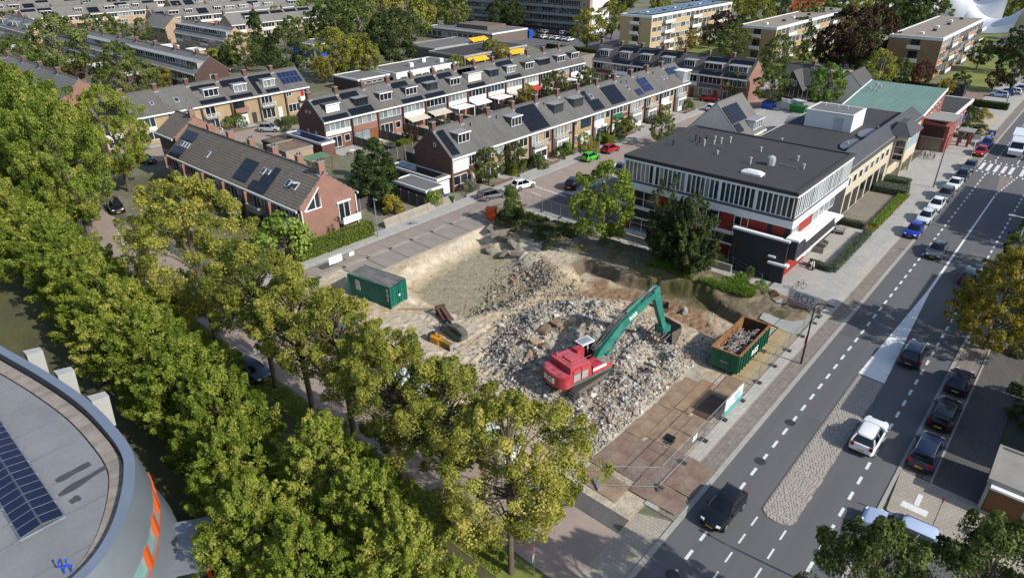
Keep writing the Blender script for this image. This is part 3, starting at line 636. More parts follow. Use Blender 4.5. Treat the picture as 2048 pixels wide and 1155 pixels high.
class House:
    def __init__(s, name, label, group, loc, rz, W=6.08, hd=4.0, eave=5.6, ridge=9.0, wall=None, roof=None, oh=.45, cat='house', fascia='w', tz=None):
        s.W, s.hd, s.eave, s.ridge, s.oh = W, hd, eave, ridge, oh; s.k = (ridge-eave)/hd; s.a = math.atan(s.k)
        s.o = thing(name, label, cat, loc, rz, group); wall = wall or m_ybrick; roof = roof or m_tile
        def wm():
            b = MB(); w = W/2-.006; b.ext([(-hd, 0), (hd, 0), (hd, eave), (0, ridge-.02), (-hd, eave)], -w, w, 'x'); return b.mesh('wall', wall)
        link('wall', cached(('hw', W, hd, eave, ridge, wall.name), wm), s.o)
        def rm():
            b = MB(); w = W/2-.004; t = .16; ye = hd+oh; ze = eave-oh*s.k
            for sg in (-1, 1):
                pts = [(sg*ye, ze), (0, ridge), (0, ridge+t), (sg*ye, ze+t)]
                b.ext(pts if sg < 0 else pts[::-1], -w, w, 'x')
            return b.mesh('roof', roof)
        s.roof = link('roof', cached(('hr', W, hd, eave, ridge, oh, roof.name), rm), s.o)
        ye = hd+oh; ze = eave-oh*s.k
        s.ze = ze
        fm = white if fascia == 'w' else dgrey
        for sg in (-1, 1):
            link('gutter', cached(('gut', W, fascia), lambda: MB().box(-W/2+.003, W/2-.003, -.14, .0, -.2, .06).mesh('gutter', fm)), s.o, (0, sg*ye+(0 if sg < 0 else .14), ze+.08))
        link('ridge_tiles', cached(('ridge', W, roof.name), lambda: MB().box(-W/2+.005, W/2-.005, -.14, .14, -.05, .09).mesh('ridge_tiles', roof)), s.roof, (0, 0, ridge+.16))
    def chimney(s, x=None, m=None, y=0, h=1.0, wx=.85):
        x = s.W/2-.1 if x is None else x; m = m or m_rbrick
        c = link('chimney', cached(('chim', m.name, h, wx), lambda: MB().box(-.35, .35, -wx/2, wx/2, -.6, h).mesh('chimney', m)), s.o, (x, y, s.ridge+.1))
        link('chimney_cap', cached(('chcap', wx), lambda: MB().box(-.42, .42, -wx/2-.07, wx/2+.07, 0, .09).mesh('chimney_cap', m_conc)), c, (0, 0, h))
        link('flashing', cached(('chfl', wx), lambda: MB().box(-.4, .4, -wx/2-.25, wx/2+.25, -.25, .02).mesh('flashing', m_lead)), c, (0, 0, -.28))
        for q in (-.18, .2):
            def pot():
                b = MB(); b.tube([(0, 0, 0), (0, 0, .3)], .09, 8); return b.mesh('chimney_pot', m_dbrick)
            link('chimney_pot', cached('pot', pot), c, (0, q, h+.08))
        return s
    def rpos(s, x, t, off=.17):
        """point on the front slope, t metres up from the eave edge"""
        ye = -(s.hd+s.oh); c, sn = math.cos(s.a), math.sin(s.a)
        return (x, ye+t*c-off*sn, s.ze+t*sn+off*c+.0)
    def solar(s, x0, t0, nx, nt, pw=1.0, ph=1.65, mat=None, gap=.03, off=.26, skip=()):
        mat = mat or m_solar
        def mk():
            b = MB(); b.box(-pw/2, pw/2, -ph/2, ph/2, -.03, .0, 0); b.box(-pw/2+.025, pw/2-.025, -ph/2+.025, ph/2-.025, 0.0, .006, 1); return b.mesh('solar_panel', [m_alu if mat is m_solarb else black, mat])
        me = cached(('pv', pw, ph, mat.name), mk)
        for i in range(nx):
            for j in range(nt):
                if (i, j) in skip: continue
                o = link('solar_panel', me, s.o, s.rpos(x0+(i+.5)*(pw+gap), t0+(j+.5)*(ph+gap), off)); o.rotation_euler = (s.a, 0, 0)
        return s
    def skylight(s, x, t, w=.8, h=1.0, mat=None):
        def mk():
            b = MB(); b.box(-w/2, w/2, -h/2, h/2, -.05, .06, 0); b.box(-w/2+.08, w/2-.08, -h/2+.08, h/2-.08, .06, .068, 1); return b.mesh('skylight', [M('skylight_frame', 'b9bdc0', rough=.5), bluegl])
        o = link('skylight', cached(('sky', w, h), mk), s.o, s.rpos(x, t, .18)); o.rotation_euler = (s.a, 0, 0); return s
    def vent(s, x, t):
        link('vent_pipe', cached('vpipe', lambda: (lambda b: (b.tube([(0, 0, 0), (0, 0, .5)], .08, 7), b)[1])(MB()).mesh('vent_pipe', black)), s.o, s.rpos(x, t, .1)); return s
    def dormer(s, x, w, t=1.6, h=1.25, front='w', cheek=None, nx=3, roofm=None, gl=None, shutter=False):
        if w < 3: w *= 1.12; h *= 1.1
        """box dormer whose front stands t metres up the slope"""
        p = s.rpos(0, t, .16); yf, zb = p[1], p[2]; zt = zb+h; yb = yf+h/s.k+.1
        cheek = cheek or m_tile; roofm = roofm or m_lead
        def mk():
            b = MB(); b.ext([(0, -.05), (0, h), (yb-yf, h), (yb-yf, h-.3), (.3, -.05)], -w/2, w/2, 'x'); return b.mesh('dormer', cheek)
        d = link('dormer', cached(('dorm', w, h, round(s.k, 3), cheek.name), mk), s.o, (x, yf, zb))
        link('dormer_roof', cached(('dormr', w, h, round(s.k, 3), roofm.name), lambda: MB().box(-w/2-.14, w/2+.14, -.3, yb-yf+.1, 0, .13).mesh('dormer_roof', roofm)), d, (0, 0, h))
        link('fascia', cached(('dfas', w, front), lambda: MB().box(-w/2-.15, w/2+.15, -.33, -.3, -.03, .15).mesh('fascia', WF[front])), d, (0, 0, h))
        if shutter: panel(d, -w/2+.02, w/2-.02, 0, h-.03, 0, .06, WF[front], 'shutter')
        else: window(d, -w/2+.02, w/2-.02, .02, h-.02, -.03, nx, 1, front, gl)
        return s
    def win(s, x0, x1, z0, z1, nx=2, fm='w', gl=None, y=None, nz=1):
        window(s.o, x0, x1, z0, z1, -s.hd-.02 if y is None else y, nx, nz, fm, gl); return s
    def bwin(s, x0, x1, z0, z1, nx=2): window(s.o, x0, x1, z0, z1, s.hd+.02, nx, 1, 'w', None, 2); return s
    def pan(s, x0, x1, z0, z1, mat, d=.05, name='panel'): panel(s.o, x0, x1, z0, z1, -s.hd, d, mat, name); return s
    def door(s, x0, x1, mat=None, z1=2.15): panel(s.o, x0, x1, .05, z1, -s.hd, .06, mat or m_wood, 'door'); return s
    def garage(s, x0, x1, z1=2.3, mat=None): panel(s.o, x0, x1, .05, z1, -s.hd, .05, mat or m_garage, 'garage_door'); return s
    def bay(s, x0, x1, z0, z1, d=.9, nx=3, mat=None, gl=None, split=None):
        mat = mat or white; w, h = x1-x0, z1-z0
        b = link('bay', cached(('bay', round(w, 2), round(h, 2), d, mat.name), lambda: MB().box(-w/2, w/2, -d, 0, -h/2, h/2).box(-w/2-.06, w/2+.06, -d-.06, 0, h/2, h/2+.12).mesh('bay', mat)), s.o, ((x0+x1)/2, -s.hd, (z0+z1)/2))
        window(b, -w/2+.12, w/2-.12, -h/2+(h*.38 if split is None else split), h/2-.1, -d-.01, nx, 1, 'w', gl); return s
    def balcony(s, x0, x1, z=2.75, d=1.1, mat=None, rail=True):
        w = x1-x0; mat = mat or white
        b = link('balcony', cached(('balc', round(w, 2), d), lambda: MB().box(-w/2, w/2, -d, 0, 0, .16).mesh('balcony', m_conc)), s.o, ((x0+x1)/2, -s.hd, z))
        def mk():
            q = MB()
            if rail == 'solid': q.box(-w/2, w/2, -d-.03, -d+.02, .1, 1.0); q.box(-w/2, -w/2+.04, -d+.02, 0, .1, 1.0); q.box(w/2-.04, w/2, -d+.02, 0, .1, 1.0)
            else:
                for zz in (.35, .65, .95): q.box(-w/2, w/2, -d-.02, -d+.02, zz, zz+.06); q.box(-w/2, -w/2+.04, -d+.02, 0, zz, zz+.06); q.box(w/2-.04, w/2, -d+.02, 0, zz, zz+.06)
                n = max(2, int(w/.9))
                for i in range(n+1): x = -w/2+.03+(w-.06)*i/n; q.box(x-.02, x+.02, -d-.015, -d+.015, .1, 1.0)
            return q.mesh('railing', mat)
        link('railing', cached(('rail', round(w, 2), d, rail, mat.name), mk), b); return s
    def awning(s, x0, x1, z=2.6, d=2.0, mat=None):
        w = x1-x0; mat = mat or m_awn
        def mk():
            b = MB(); b.ext([(0, 0), (0, .05), (-d, -.45), (-d, -.65), (-d+.03, -.65), (-d+.03, -.5)], -w/2, w/2, 'x'); return b.mesh('awning', mat)
        link('awning', cached(('awn', round(w, 2), d, mat.name), mk), s.o, ((x0+x1)/2, -s.hd-.03, z)); return s
    def rear(s):
        w = s.W/2; s.bwin(-w+.5, -.3, 3.4, 4.9).bwin(.4, w-.5, 3.4, 4.9).bwin(-w+.6, .2, .9, 2.3, 3); panel(s.o, .8, 1.8, .05, 2.2, s.hd+.05, .06, m_wood, 'back_door'); return s

HP = math.pi/2
# ---- row C: the tan brick row along the side street, fronts lit (facing +X)
CX, CY0, CW = -74.75, 65.1, 6.1
ordinal = ['end', 'second', 'third', 'fourth', 'fifth', 'sixth', 'seventh', 'eighth', 'ninth', 'tenth', 'eleventh', 'far end']
def rc(i, label, **k): return House('terraced_house', label, 'tan brick terrace along the side street', (CX, CY0+CW*(i+.5), 0), HP, W=CW, **k)
def frontC(h, kind):
    w = h.W/2
    if kind == 0: h.pan(-w+.1, .8, 2.9, 5.3, white, .05, 'cladding').win(-w+.7, -w+2.1, 4.4, 5.0, 1, gl=glass).pan(1.0, w-.2, .2, 2.6, m_brownp).win(.9, w-.4, 3.3, 4.9, 3).win(-w+.5, .4, .9, 2.4, 2).door(1.2, 2.2, white)
    elif kind == 1: h.win(-w+.4, -.2, 3.2, 4.9, 3).win(.5, w-.4, 3.4, 4.9, 2).win(-w+.4, .5, .6, 2.4, 3).door(1.2, 2.2, white).pan(-w+.4, .5, .1, .55, white)
    elif kind == 2: h.balcony(-w+.5, w-2.2, 2.75, 1.0, white).win(-w+.8, -w+2.4, 2.95, 5.0, 2).pan(w-2.0, w-.1, 2.8, 5.3, m_rbrick, .03).bay(-w+.5, w-2.3, .1, 2.3, .9, 2).win(w-1.8, w-.6, 3.4, 4.8, 1).door(w-1.6, w-.6)
    elif kind == 3: h.balcony(-w+.5, .6, 2.75, .9, white).win(-w+.8, .3, 3.0, 5.0, 3, gl=curtain).bay(-w+.4, .7, .1, 2.6, 1.0, 3, gl=curtain, split=.9).pan(.9, w-.1, 2.8, 5.3, m_rbrick, .03).win(1.2, w-.4, 3.4, 4.9, 2).door(1.3, 2.3, dgrey)
    elif kind == 4: h.win(-w+.5, -w+1.3, 4.0, 4.8, 1).win(-.6, w-.5, 3.1, 5.0, 1, 'd', gl=bluegl).garage(-.5, w-.5).win(-w+.5, -w+1.5, 1.0, 2.2, 1).door(-w+1.7, -w+2.4)
    elif kind == 5: h.pan(-w+.3, .8, 2.8, 3.6, white, .08).win(-w+.3, .8, 3.6, 5.1, 3).bay(-w+.3, .8, .1, 2.6, .8, 3, split=1.0).win(1.2, w-.4, 3.5, 4.9, 1).door(1.4, 2.3)
    elif kind == 6: h.pan(-w+.4, .7, 2.75, 3.8, m_greenp, .25).win(-w+.4, .7, 3.8, 5.1, 3, y=-h.hd-.2).garage(-w+.4, .7, 2.2).door(1.4, 2.4, dgrey).win(1.2, w-.5, 3.5, 4.9, 2).pan(1.0, w-.1, 2.7, 3.3, m_rbrick, .03)
fc = [0, 1, 1, 2, 3, 4, 5, 6, 3, 2, 5, 3]
lab = ['tan brick end terrace with white cladding, four solar panels and white dormer', 'plain grey roofed house between the white clad end house and the next dormer', 'house with white dormer next to the big square of black solar panels',
       'house with a big square of black solar panels and white balcony', 'house with dark shuttered dormer beside the big black solar square', 'house with dark boxy dormer and pale garage door', 'house with L of black solar panels round one skylight', 'house with grid of outlined solar panels and green balcony panel',
       'house with small solar strip, skylight and white bay on the side street', 'house with tilted blue solar panels on the side street', 'house with bare roof and tall brick front on the side street', 'far end house of the side street with solar panels and roof box']
for i in range(12):
    h = rc(i, lab[i], wall=m_rbrick if i == 0 else m_ybrick); h.chimney(-h.W/2+.45 if i == 0 else -h.W/2+.1); frontC(h, fc[i]); h.rear(); w = h.W/2
    # pilaster between the houses and the projecting side wall
    panel(h.o, -w+.02, -w+.3, .05, 5.35, -h.hd, .35, m_dbrick if i % 2 else m_rbrick, 'party_wall')
    if i == 0: h.solar(-w+.5, .5, 1, 4, 1.5, 1.15).dormer(1.1, 2.2, 2.2, 1.3, 'w', m_tile, 3)
    if i == 2: h.dormer(1.2, 2.2, 2.3, 1.35, 'w', m_tile, 3)
    if i == 3: h.solar(-w+.2, .3, 2, 4, 2.5, 1.25).skylight(w-.4, 4.9, .4, .4)
    if i == 4: h.dormer(.4, 2.4, 2.4, 1.3, 'd', m_greyp, 3, shutter=True)
    if i == 5: h.dormer(.2, 2.6, 2.4, 1.3, 'd', m_greyp, 3, shutter=True)
    if i == 6: h.solar(-w+.3, .4, 1, 4, 1.1, 1.15).solar(-w+1.45, .4, 2, 2, 1.1, 1.15).skylight(-w+2.4, 3.6, .9, .9)
    if i == 7: h.solar(-w+.3, .5, 4, 3, 1.15, 1.4, off=.3)
    if i == 8: h.solar(.6, .7, 2, 1, 1.0, 1.6, m_solarb).skylight(-.9, 3.2, .9, 1.0).vent(.2, 4.4)
    if i == 9: h.solar(-w+.4, 1.0, 3, 2, 1.1, 1.7, m_solarb)
    if i == 10: h.skylight(.5, 3.0, .6, .8).skylight(1.8, 3.0, .6, .8)
    if i == 11: h.solar(-w+.4, 3.2, 4, 1, 1.1, 1.7, m_solarb).dormer(1.6, 2.6, .6, 2.0, 'w', white, 2, white)
    if i not in (3, 7): h.vent(-1.6, 4.6)
    if i == 0:
        for yy, zz in ((-.8, 6.6),): window(h.o, yy-.25, yy+.25, zz, zz+.6, -w-.01, 1, 1, 'w', glass, 3)

# ---- row D behind the gardens
DX, DY0 = -108.0, 65.2
def frontD(h, k):
    w = h.W/2
    pal = [(white, white), (m_pbrick, m_pbrick), (m_pbrick, m_greyp), (m_pbrick, white), (m_dbrick, m_greyp), (m_ybrick, white)][k]
    h.pan(-w+.3, w-.15, 2.7, 3.45, pal[1], .06).win(-w+.4, w-.3, 3.5, 5.05, 5, 'c' if k == 1 else 'w', gl=curtain if k in (0, 1, 3) else None)
    h.win(-w+.5, .6, .3, 2.4, 3, 'w').win(1.2, w-.6, 1.0, 2.3, 1).door(.75, 1.15, m_wood) if k != 1 else h.win(-w+.5, 1.0, .3, 2.3, 2, 'b', gl=curtain).door(1.2, 2.0).door(2.1, 2.9)
dl = ['end house with black solar strips round a white shuttered dormer, red gable', 'house with green fronted dormer between black solar panels', 'house with white dormer and navy panel under its windows', 'house with dormer, black solar above it and pale awning below', 'house with brown dormer between two black solar strips and grey panel',
      'house with white dormer over a wide pale conservatory roof', 'house with a tall cream clad dormer and bright white awning', 'house with a small brown dormer and low white extension', 'house with solar strip, dormer and white clad front', 'house with white dormer and red parasol cloth in its garden',
      'house with long dark grey dormer across the roof', 'house with twin small cream dormer and brown panel', 'far end house with white dormer and yellow brown front']
for i in range(13):
    h = House('terraced_house', dl[i], 'terrace with dormers behind the gardens', (DX, DY0+6.1*(i+.5), 0), HP, W=6.1, wall=m_rbrick if i == 0 else m_pbrick); w = h.W/2
    h.chimney(-w+.4 if i == 0 else -w+.1); frontD(h, [0, 1, 2, 3, 4, 3, 5, 5, 0, 0, 4, 1, 5][i]); h.rear()
    panel(h.o, -w+.02, -w+.28, .05, 5.3, -h.hd, .4, m_dbrick if i % 2 else m_rbrick, 'party_wall')
    fr = 'b' if i in (4, 7) else ('d' if i in (1, 10) else 'w')
    if i == 10: h.dormer(.3, 4.0, 2.0, 1.3, 'd', m_greyp, 4)
    elif i == 6: h.dormer(.3, 4.0, 1.8, 1.6, 'c', offwhite, 4, shutter=True)
    else: h.dormer(.5 if i % 2 else .1, 2.6, 1.9, 1.25, fr, m_tile, 3, shutter=i == 0, roofm=m_lead if i % 3 else m_tile)
    if i in (0, 1, 3, 4, 6, 8): h.solar(-w+.4, 4.0, 3 if i % 2 else 4, 1, 1.3, 1.35 if i != 0 else 1.0)
    if i in (5, 6): h.solar(-w+.6, 4.0, 3, 1, 1.3, 1.35)
    if i in (0, 1, 3, 4, 6, 8): h.solar(-w+.3 if i != 1 else -w+.1, .15, 4, 1, 1.3, 1.5 if i == 1 else 1.0)
    if i in (3, 4, 6): h.awning(-w+.6, w-.6, 2.65, 2.2, M('white_awning', 'e9e7e0', rough=.8, var=.04, trans=.15) if i == 6 else m_awn)
    if i in (8,): h.awning(-w+.6, .8, 2.6, 1.6)
    if i == 9: h.awning(-.5, w-.4, 2.5, 1.6, m_awnr)
    if i in (5, 7, 11, 12):
        b = MB(); b.box(-2.4, 2.4, -3.0, 0, 2.3, 2.5); b.box(-2.35, -2.2, -2.9, -2.75, 0, 2.3); b.box(2.2, 2.35, -2.9, -2.75, 0, 2.3); e = b.obj('veranda', white, h.o); e.location = (0, -h.hd-.06, 0)
    if i == 0:
        for q in (-1.5, 1.0): window(h.o, q-.2, q+.2, 1.2, 3.4, -w-.02, 1, 1, 'w', glass, 3)
        window(h.o, -.7, -.3, 6.4, 6.9, -w-.02, 1, 1, 'w', glass, 3); window(h.o, .5, .9, 6.4, 6.9, -w-.02, 1, 1, 'w', glass, 3)

# ---- row F at the far side of the front street
FX, FY0 = -138.0, 38.4
fl = ['house with a big black solar square over its eave behind the street trees', 'plain roofed house with one skylight next to the big solar square', 'plain grey house with one white skylight and wide windows', 'house with black solar strip over a white dormer and white balcony', 'house with big black solar panels, white dormer and garage door', 'house with black solar L, white dormer and garden hedge', 'end house with ten blue solar panels and red balcony door']
for i in range(7):
    h = House('terraced_house', fl[i], 'tan brick terrace at the far street', (FX, FY0+6.2*(i+.5), 0), HP, W=6.2); w = h.W/2; h.chimney(-w+.1); h.rear()
    panel(h.o, -w+.02, -w+.3, .05, 5.3, -h.hd, .45, m_dbrick, 'party_wall')
    if i < 3: h.win(-w+.6, .4, 3.2, 4.9, 3).win(-w+.6, .4, .8, 2.4, 3).door(1.4, 2.4).pan(-w+.6, .4, 2.6, 3.15, white)
    elif i == 3: h.balcony(-w+.6, .2, 2.7, 1.0).win(-w+.9, -.1, 2.95, 4.95, 2).win(-w+.5, .2, .3, 2.4, 3).win(1.0, 1.7, 1.2, 2.2, 1)
    elif i == 4: h.win(-w+.6, 0, 3.4, 5.0, 2, 'd', glass).balcony(-w+.6, .4, 2.7, .8, rail='solid', mat=m_pbrick).garage(-w+.5, .3).door(1.2, 2.2, dgrey)
    elif i == 5: h.balcony(-w+.5, .5, 2.7, .9).win(-w+.7, .2, 2.95, 4.95, 3).win(-w+.5, .4, .3, 2.4, 3).door(1.2, 2.1, white)
    else: h.win(-w+.5, -w+1.8, 4.0, 4.9, 2).balcony(.2, w-.3, 2.7, 1.0, white, 'solid').pan(1.0, 1.7, 2.95, 4.9, m_redp, .06, 'balcony_door').win(1.8, w-.4, 3.0, 4.9, 1).win(-w+.6, .4, .6, 2.3, 3)
    if i == 0: h.solar(-w+.6, .3, 3, 4, 1.65, 1.1)
    if i == 2: h.skylight(-.4, 2.6, .9, 1.1)
    if i == 1: h.skylight(1.2, 2.8, .6, .8)
    if i == 3: h.solar(-w+.3, 3.9, 4, 1, 1.25, 1.1).dormer(.2, 2.7, 2.0, 1.3, 'w', white, 3).solar(-w+.4, .3, 4, 1, 1.3, 1.0)
    if i == 4: h.solar(-w+.3, 3.6, 4, 1, 1.3, 1.6).dormer(.2, 2.5, 1.9, 1.3, 'w', white, 3).solar(-w+.4, .3, 4, 1, 1.2, .9)
    if i == 5: h.solar(-w+.3, 3.6, 4, 1, 1.3, 1.6).solar(-w+.3, .4, 1, 2, 1.0, 1.6).dormer(.6, 2.4, 1.9, 1.3, 'w', white, 3).solar(-.8, .3, 2, 1, 1.5, .9)
    if i == 6: h.solar(-w+.7, 1.7, 5, 2, .92, 1.55, m_solarb, gap=.06)

# ---- row E: the near dark-tiled row, its balcony side in shade
EY, EX0 = 42.9, -105.7
el = ['row house with black solar panels and roof windows under the raised brick end', 'plain tiled row house with one small roof window by the street trees', 'plain tiled row house between two chimneys, half hidden by the street trees', 'row house with a square of six dark blue solar panels on the tiles', 'row house with stepped dark solar panels and two small roof windows', 'brick end house with triangular gable window and two open roof windows']
for i in range(6):
    h = House('terraced_house', el[i], 'dark tiled row with balconies beside the plot', (EX0+6.05*(i+.5)-.3, EY, 0), 0, W=6.05, wall=m_pbrick if i == 5 else m_pbrick, roof=m_tile2, hd=4.1); w = h.W/2
    h.chimney(w-.6 if i == 5 else w-.1, m_pbrick, y=.5 if i < 5 else 0, h=.9 if i < 5 else 1.3)
    h.balcony(-w+.5, .6, 2.75, 1.2, m_conc, 'solid').win(-w+.6, .4, 2.95, 4.9, 3, gl=glass).win(-w+.6, .4, .5, 2.4, 3, gl=glass).win(1.2, w-.4, 3.2, 4.8, 2, gl=glass).door(1.3, 2.3, dgrey); h.rear()
    panel(h.o, -w+.02, -w+.3, .05, 5.2, -h.hd, 1.0, m_pbrick, 'party_wall')
    if i == 0: h.solar(-w+.5, .3, 3, 1, 1.2, 1.7).solar(-w+.7, 3.4, 3, 1, 1.3, 1.6).skylight(-.9, 2.7, .7, .9).skylight(0, 2.7, .7, .9).skylight(.9, 2.7, .7, .9)
    if i == 1: h.skylight(1.4, 2.6, .7, 1.1)
    if i == 3: h.solar(-w+1.6, .9, 2, 2, 1.75, 1.6, m_solar)
    if i == 4: h.solar(-w+.2, .4, 3, 2, 1.35, 1.3, skip=((0, 1),)).solar(-w+2.9, 3.1, 1, 1, 1.35, 1.3).skylight(-w+.9, 3.3, .75, .95).skylight(-w+2.0, 3.3, .75, .95)
    if i == 5:
        h.skylight(-w+1.2, 3.0, .8, 1.1).skylight(-w+2.9, 3.0, .8, 1.1)
        fl_ = MB(); fl_.box(-.4, .4, -.5, .5, 0, .05); o = fl_.obj('open_roof_window', M('pale_sash', 'cfd3d5', rough=.4), h.o); o.location = h.rpos(-w+2.9, 3.3, .45); o.rotation_euler = (h.a-.9, 0, 0)
        # triangular gable glazing and the side door with balcony
        X = w+.01
        tri = MB(); tri.poly([(X+.02, -3.3, 5.0), (X+.02, -1.3, 5.0), (X+.02, -1.3, 7.2)]); tri.obj('gable_window', glass, h.o)
        tf = MB(); tf.tube([(X+.04, -3.5, 4.9), (X+.04, -1.1, 4.9), (X+.04, -1.1, 7.5), (X+.04, -3.5, 4.9)], .12, 4); tf.obj('gable_window_frame', white, h.o)
        tf = MB(); tf.box(X, X+.06, -1.95, -1.85, 5, 6.6); tf.obj('gable_mullion', white, h.o)
        window(h.o, 1.3, 3.0, 2.2, 4.6, X+.02, 2, 1, 'w', glass, 1); panel_ = MB(); panel_.box(X, X+.2, 1.1, 3.2, 4.62, 4.85); panel_.obj('lintel', white, h.o)
        bb = MB(); bb.box(X, X+1.0, 1.2, 4.0, 2.0, 2.15); bb.box(X+.95, X+1.0, 1.2, 4.0, 2.15, 2.95); bb.obj('side_balcony', white, h.o)
        
        for yy in (-4.0, 4.05): dp = MB(); dp.tube([(X+.1, yy, 0), (X+.1, yy, 5.2)], .08, 6); dp.obj('downpipe', white, h.o)
# raised end block of that row
rb = House('terraced_house', 'taller end house with pink gable, stepped above the dark tiled row', 'dark tiled row with balconies beside the plot', (EX0-3.6, EY+1.0, 0), 0, W=6.2, hd=3.6, eave=7.6, ridge=10.0, wall=m_pbrick, roof=m_tile2)
rb.win(-2.6, 2.4, 3.2, 4.8, 4, gl=bluegl).win(-2.6, 2.4, .4, 2.4, 4, gl=bluegl).pan(-2.7, 2.5, 5.6, 7.3, m_greyp, .05).chimney(2.6, m_pbrick); rb.rear()

# ---- row G: black solar roofs at the end of the side street, fronts in shade (facing -Y)
gl_ = ['row house with white dormer and brown panels at the row start', 'row house with white dormer and dark solar roof beside a veranda', 'row house with white dormer, black solar roof, third along the dark row', 'row house with white dormer under a full black solar roof', 'row house with pale blue dormer between black roofs', 'row house with wide white framed dormer next to the red gable end', 'end row house with red brick gable and wide double dormer']
for i in range(7):
    h = House('terraced_house', gl_[i], 'black roofed row at the end of the side street', (-104.2+6.1*(i+.5), 152.6, 0), 0, W=6.1, wall=m_pbrick if i == 6 else m_sbrick, roof=m_tiled, fascia='w'); w = h.W/2
    h.chimney(-w+.1); h.dormer(0, 4.4 if i > 4 else 2.4, 1.9, 1.3, 'w', m_tiled, 4); h.rear()
    if i in (1, 2, 3, 5, 6): h.solar(-w+.3, 4.0, 4, 1, 1.3, 1.3).solar(-w+.3, .2, 4, 1, 1.3, 1.0)
    h.pan(-w+.3, w-.2, 2.6, 3.4, [m_brownp, white, m_greyp][i % 3], .06).win(-w+.4, w-.3, 3.45, 5.0, 5).win(-w+.5, .8, .4, 2.3, 3).door(1.3, 2.2)
    if i in (1, 2): h.bay(-w+.6, w-.6, .1, 2.3, 2.0, 4)

# ---- far rows
def far_row(n, x, y, along, label, group, wall, roof, dorm='some', face=0, hd=4.2, W=6.1, labs=None, eave=5.6, ridge=9.0):
    """along 'x' -> ridge along X facing -Y; along 'y' -> ridge along Y facing +X"""
    for i in range(n):
        loc = (x+W*(i+.5), y, 0) if along == 'x' else (x, y+W*(i+.5), 0)
        h = House('row_house', label, group, loc, 0 if along == 'x' else HP, W=W, hd=hd, wall=wall, roof=roof, eave=eave, ridge=ridge); w = W/2
        if i % 2 == 0: h.chimney(-w+.1)
        k = rnd.random()
        if dorm == 'band': h.dormer(0, W-.05, 2.0, 1.35, 'w', m_lead, 4)
        elif dorm == 'some':
            if k < .62: h.dormer(rnd.choice((-.4, 0, .5)), rnd.choice((2.2, 2.6, 4.2)), 1.9, 1.25, 'w', roof, 3)
            if k < .2 or k > .85: h.solar(-w+.4, 3.9, 4, 1, 1.3, 1.4)
            elif k > .72: h.solar(-w+.6, .8, 4, 2, 1.1, 1.5, m_solarb if k > .8 else m_solar)
        h.win(-w+.4, w-.4, 3.4, 4.9, 4); h.win(-w+.5, .5, .4, 2.3, 3)
        if rnd.random() < .5: h.pan(-w+.3, w-.3, 2.6, 3.3, white, .06)
        if i == n-1 and along == 'x': window(h.o, -.8, .8, 3.5, 4.8, w+.01, 2, 1, 'w', None, 1)
far_row(19, -284, 76.6, 'x', 'grey row house with a continuous box dormer along the long rear terrace', 'long terrace with continuous dormers', m_dbrick, m_tile3, 'band')
far_row(6, -330, 75.0, 'x', 'grey row house with broken roofline at the far part of the long terrace', 'far part of the long terrace', m_sbrick, m_tile3, 'some')
far_row(8, -210, 45.2, 'x', 'grey roofed row house of the terrace behind the tall street trees', 'terrace behind the tall street trees', m_pbrick, m_tile3, 'none')
far_row(6, -254, 109.5, 'x', 'dark fronted row house with dormer band beside the clipped hedge', 'dormer row beside the clipped hedge', m_sbrick, m_tile3, 'band')
far_row(3, -285, 112.0, 'x', 'sand brick row house with plain gable behind the dormer row', 'gabled group behind the dormer row', m_sbrick, m_tile3, 'none')
far_row(9, -259, 127, 'y', 'grey row house with white dormers beside the school trees', 'white dormer row beside the school trees', m_sbrick, m_tile3, 'some')
far_row(11, -305, 118, 'y', 'grey row house in the second terrace beyond the hedge', 'second terrace beyond the hedge', m_sbrick, m_tile3, 'some')
far_row(9, -350, 84, 'y', 'grey row house in the far terrace with small white dormers', 'far terrace with small dormers', m_sbrick, m_tile3, 'some')
far_row(10, -350, 145, 'y', 'grey row house far off in the third terrace', 'third terrace', m_sbrick, m_tile3, 'some')
far_row(14, -396, 84, 'y', 'grey row house in the far fourth terrace', 'fourth terrace', m_sbrick, m_tile3, 'some')
far_row(14, -440, 90, 'y', 'grey row house in the far fifth terrace', 'fifth terrace', m_sbrick, m_tile3, 'some')
far_row(14, -490, 100, 'y', 'grey row house in the farthest terrace', 'farthest terrace', m_sbrick, m_tile3, 'some')
far_row(12, -545, 105, 'y', 'grey row house on the rim of the town', 'houses on the rim of the town', m_sbrick, m_tile3, 'some')

# ------------------------------------------------------------------ school, hall, flats, low buildings
m_bitumen = M('dark_bitumen_roof', '3b3a3a', rough=.9, var=.1, scale=.35, fine=.1, fscale=8, stretch=(1, .4, 1))
m_bitgrey = M('grey_bitumen_roof', '6b6a68', rough=.9, var=.14, scale=.3, fine=.1, fscale=6)
m_gravel = M('beige_gravel_roof', '8a8073', rough=.95, var=.1, scale=.5, fine=.15, fscale=14)
m_copper = M('green_standing_seam', '6f8a80', rough=.6, var=.12, scale=.5, stretch=(2, .3, 1), fine=.06, fscale=8)
m_schoolbr = M('charcoal_brick', '37363a', rough=.85, var=.12, scale=1.0, fine=.1, fscale=9, pattern='wall', psize=(.44, .14, .014), pcol='d0d0d0')
m_redpan = M('red_facade_panel', '8e2b22', rough=.7, var=.08, scale=1)
m_cream = M('cream_render', 'c2b69f', rough=.85, var=.07, scale=.8, fine=.05, fscale=8)
m_hallbr = M('red_hall_brick', '93534a', rough=.9, var=.1, scale=.8, fine=.1, fscale=8, pattern='wall', psize=(.44, .14, .014), pcol='c8c8c8')
m_apt = M('yellow_flat_brick', 'ab9068', rough=.9, var=.08, scale=.6, fine=.07, fscale=8)
m_apt2 = M('sand_flat_brick', 'b39d78', rough=.9, var=.08, scale=.6, fine=.07, fscale=8)
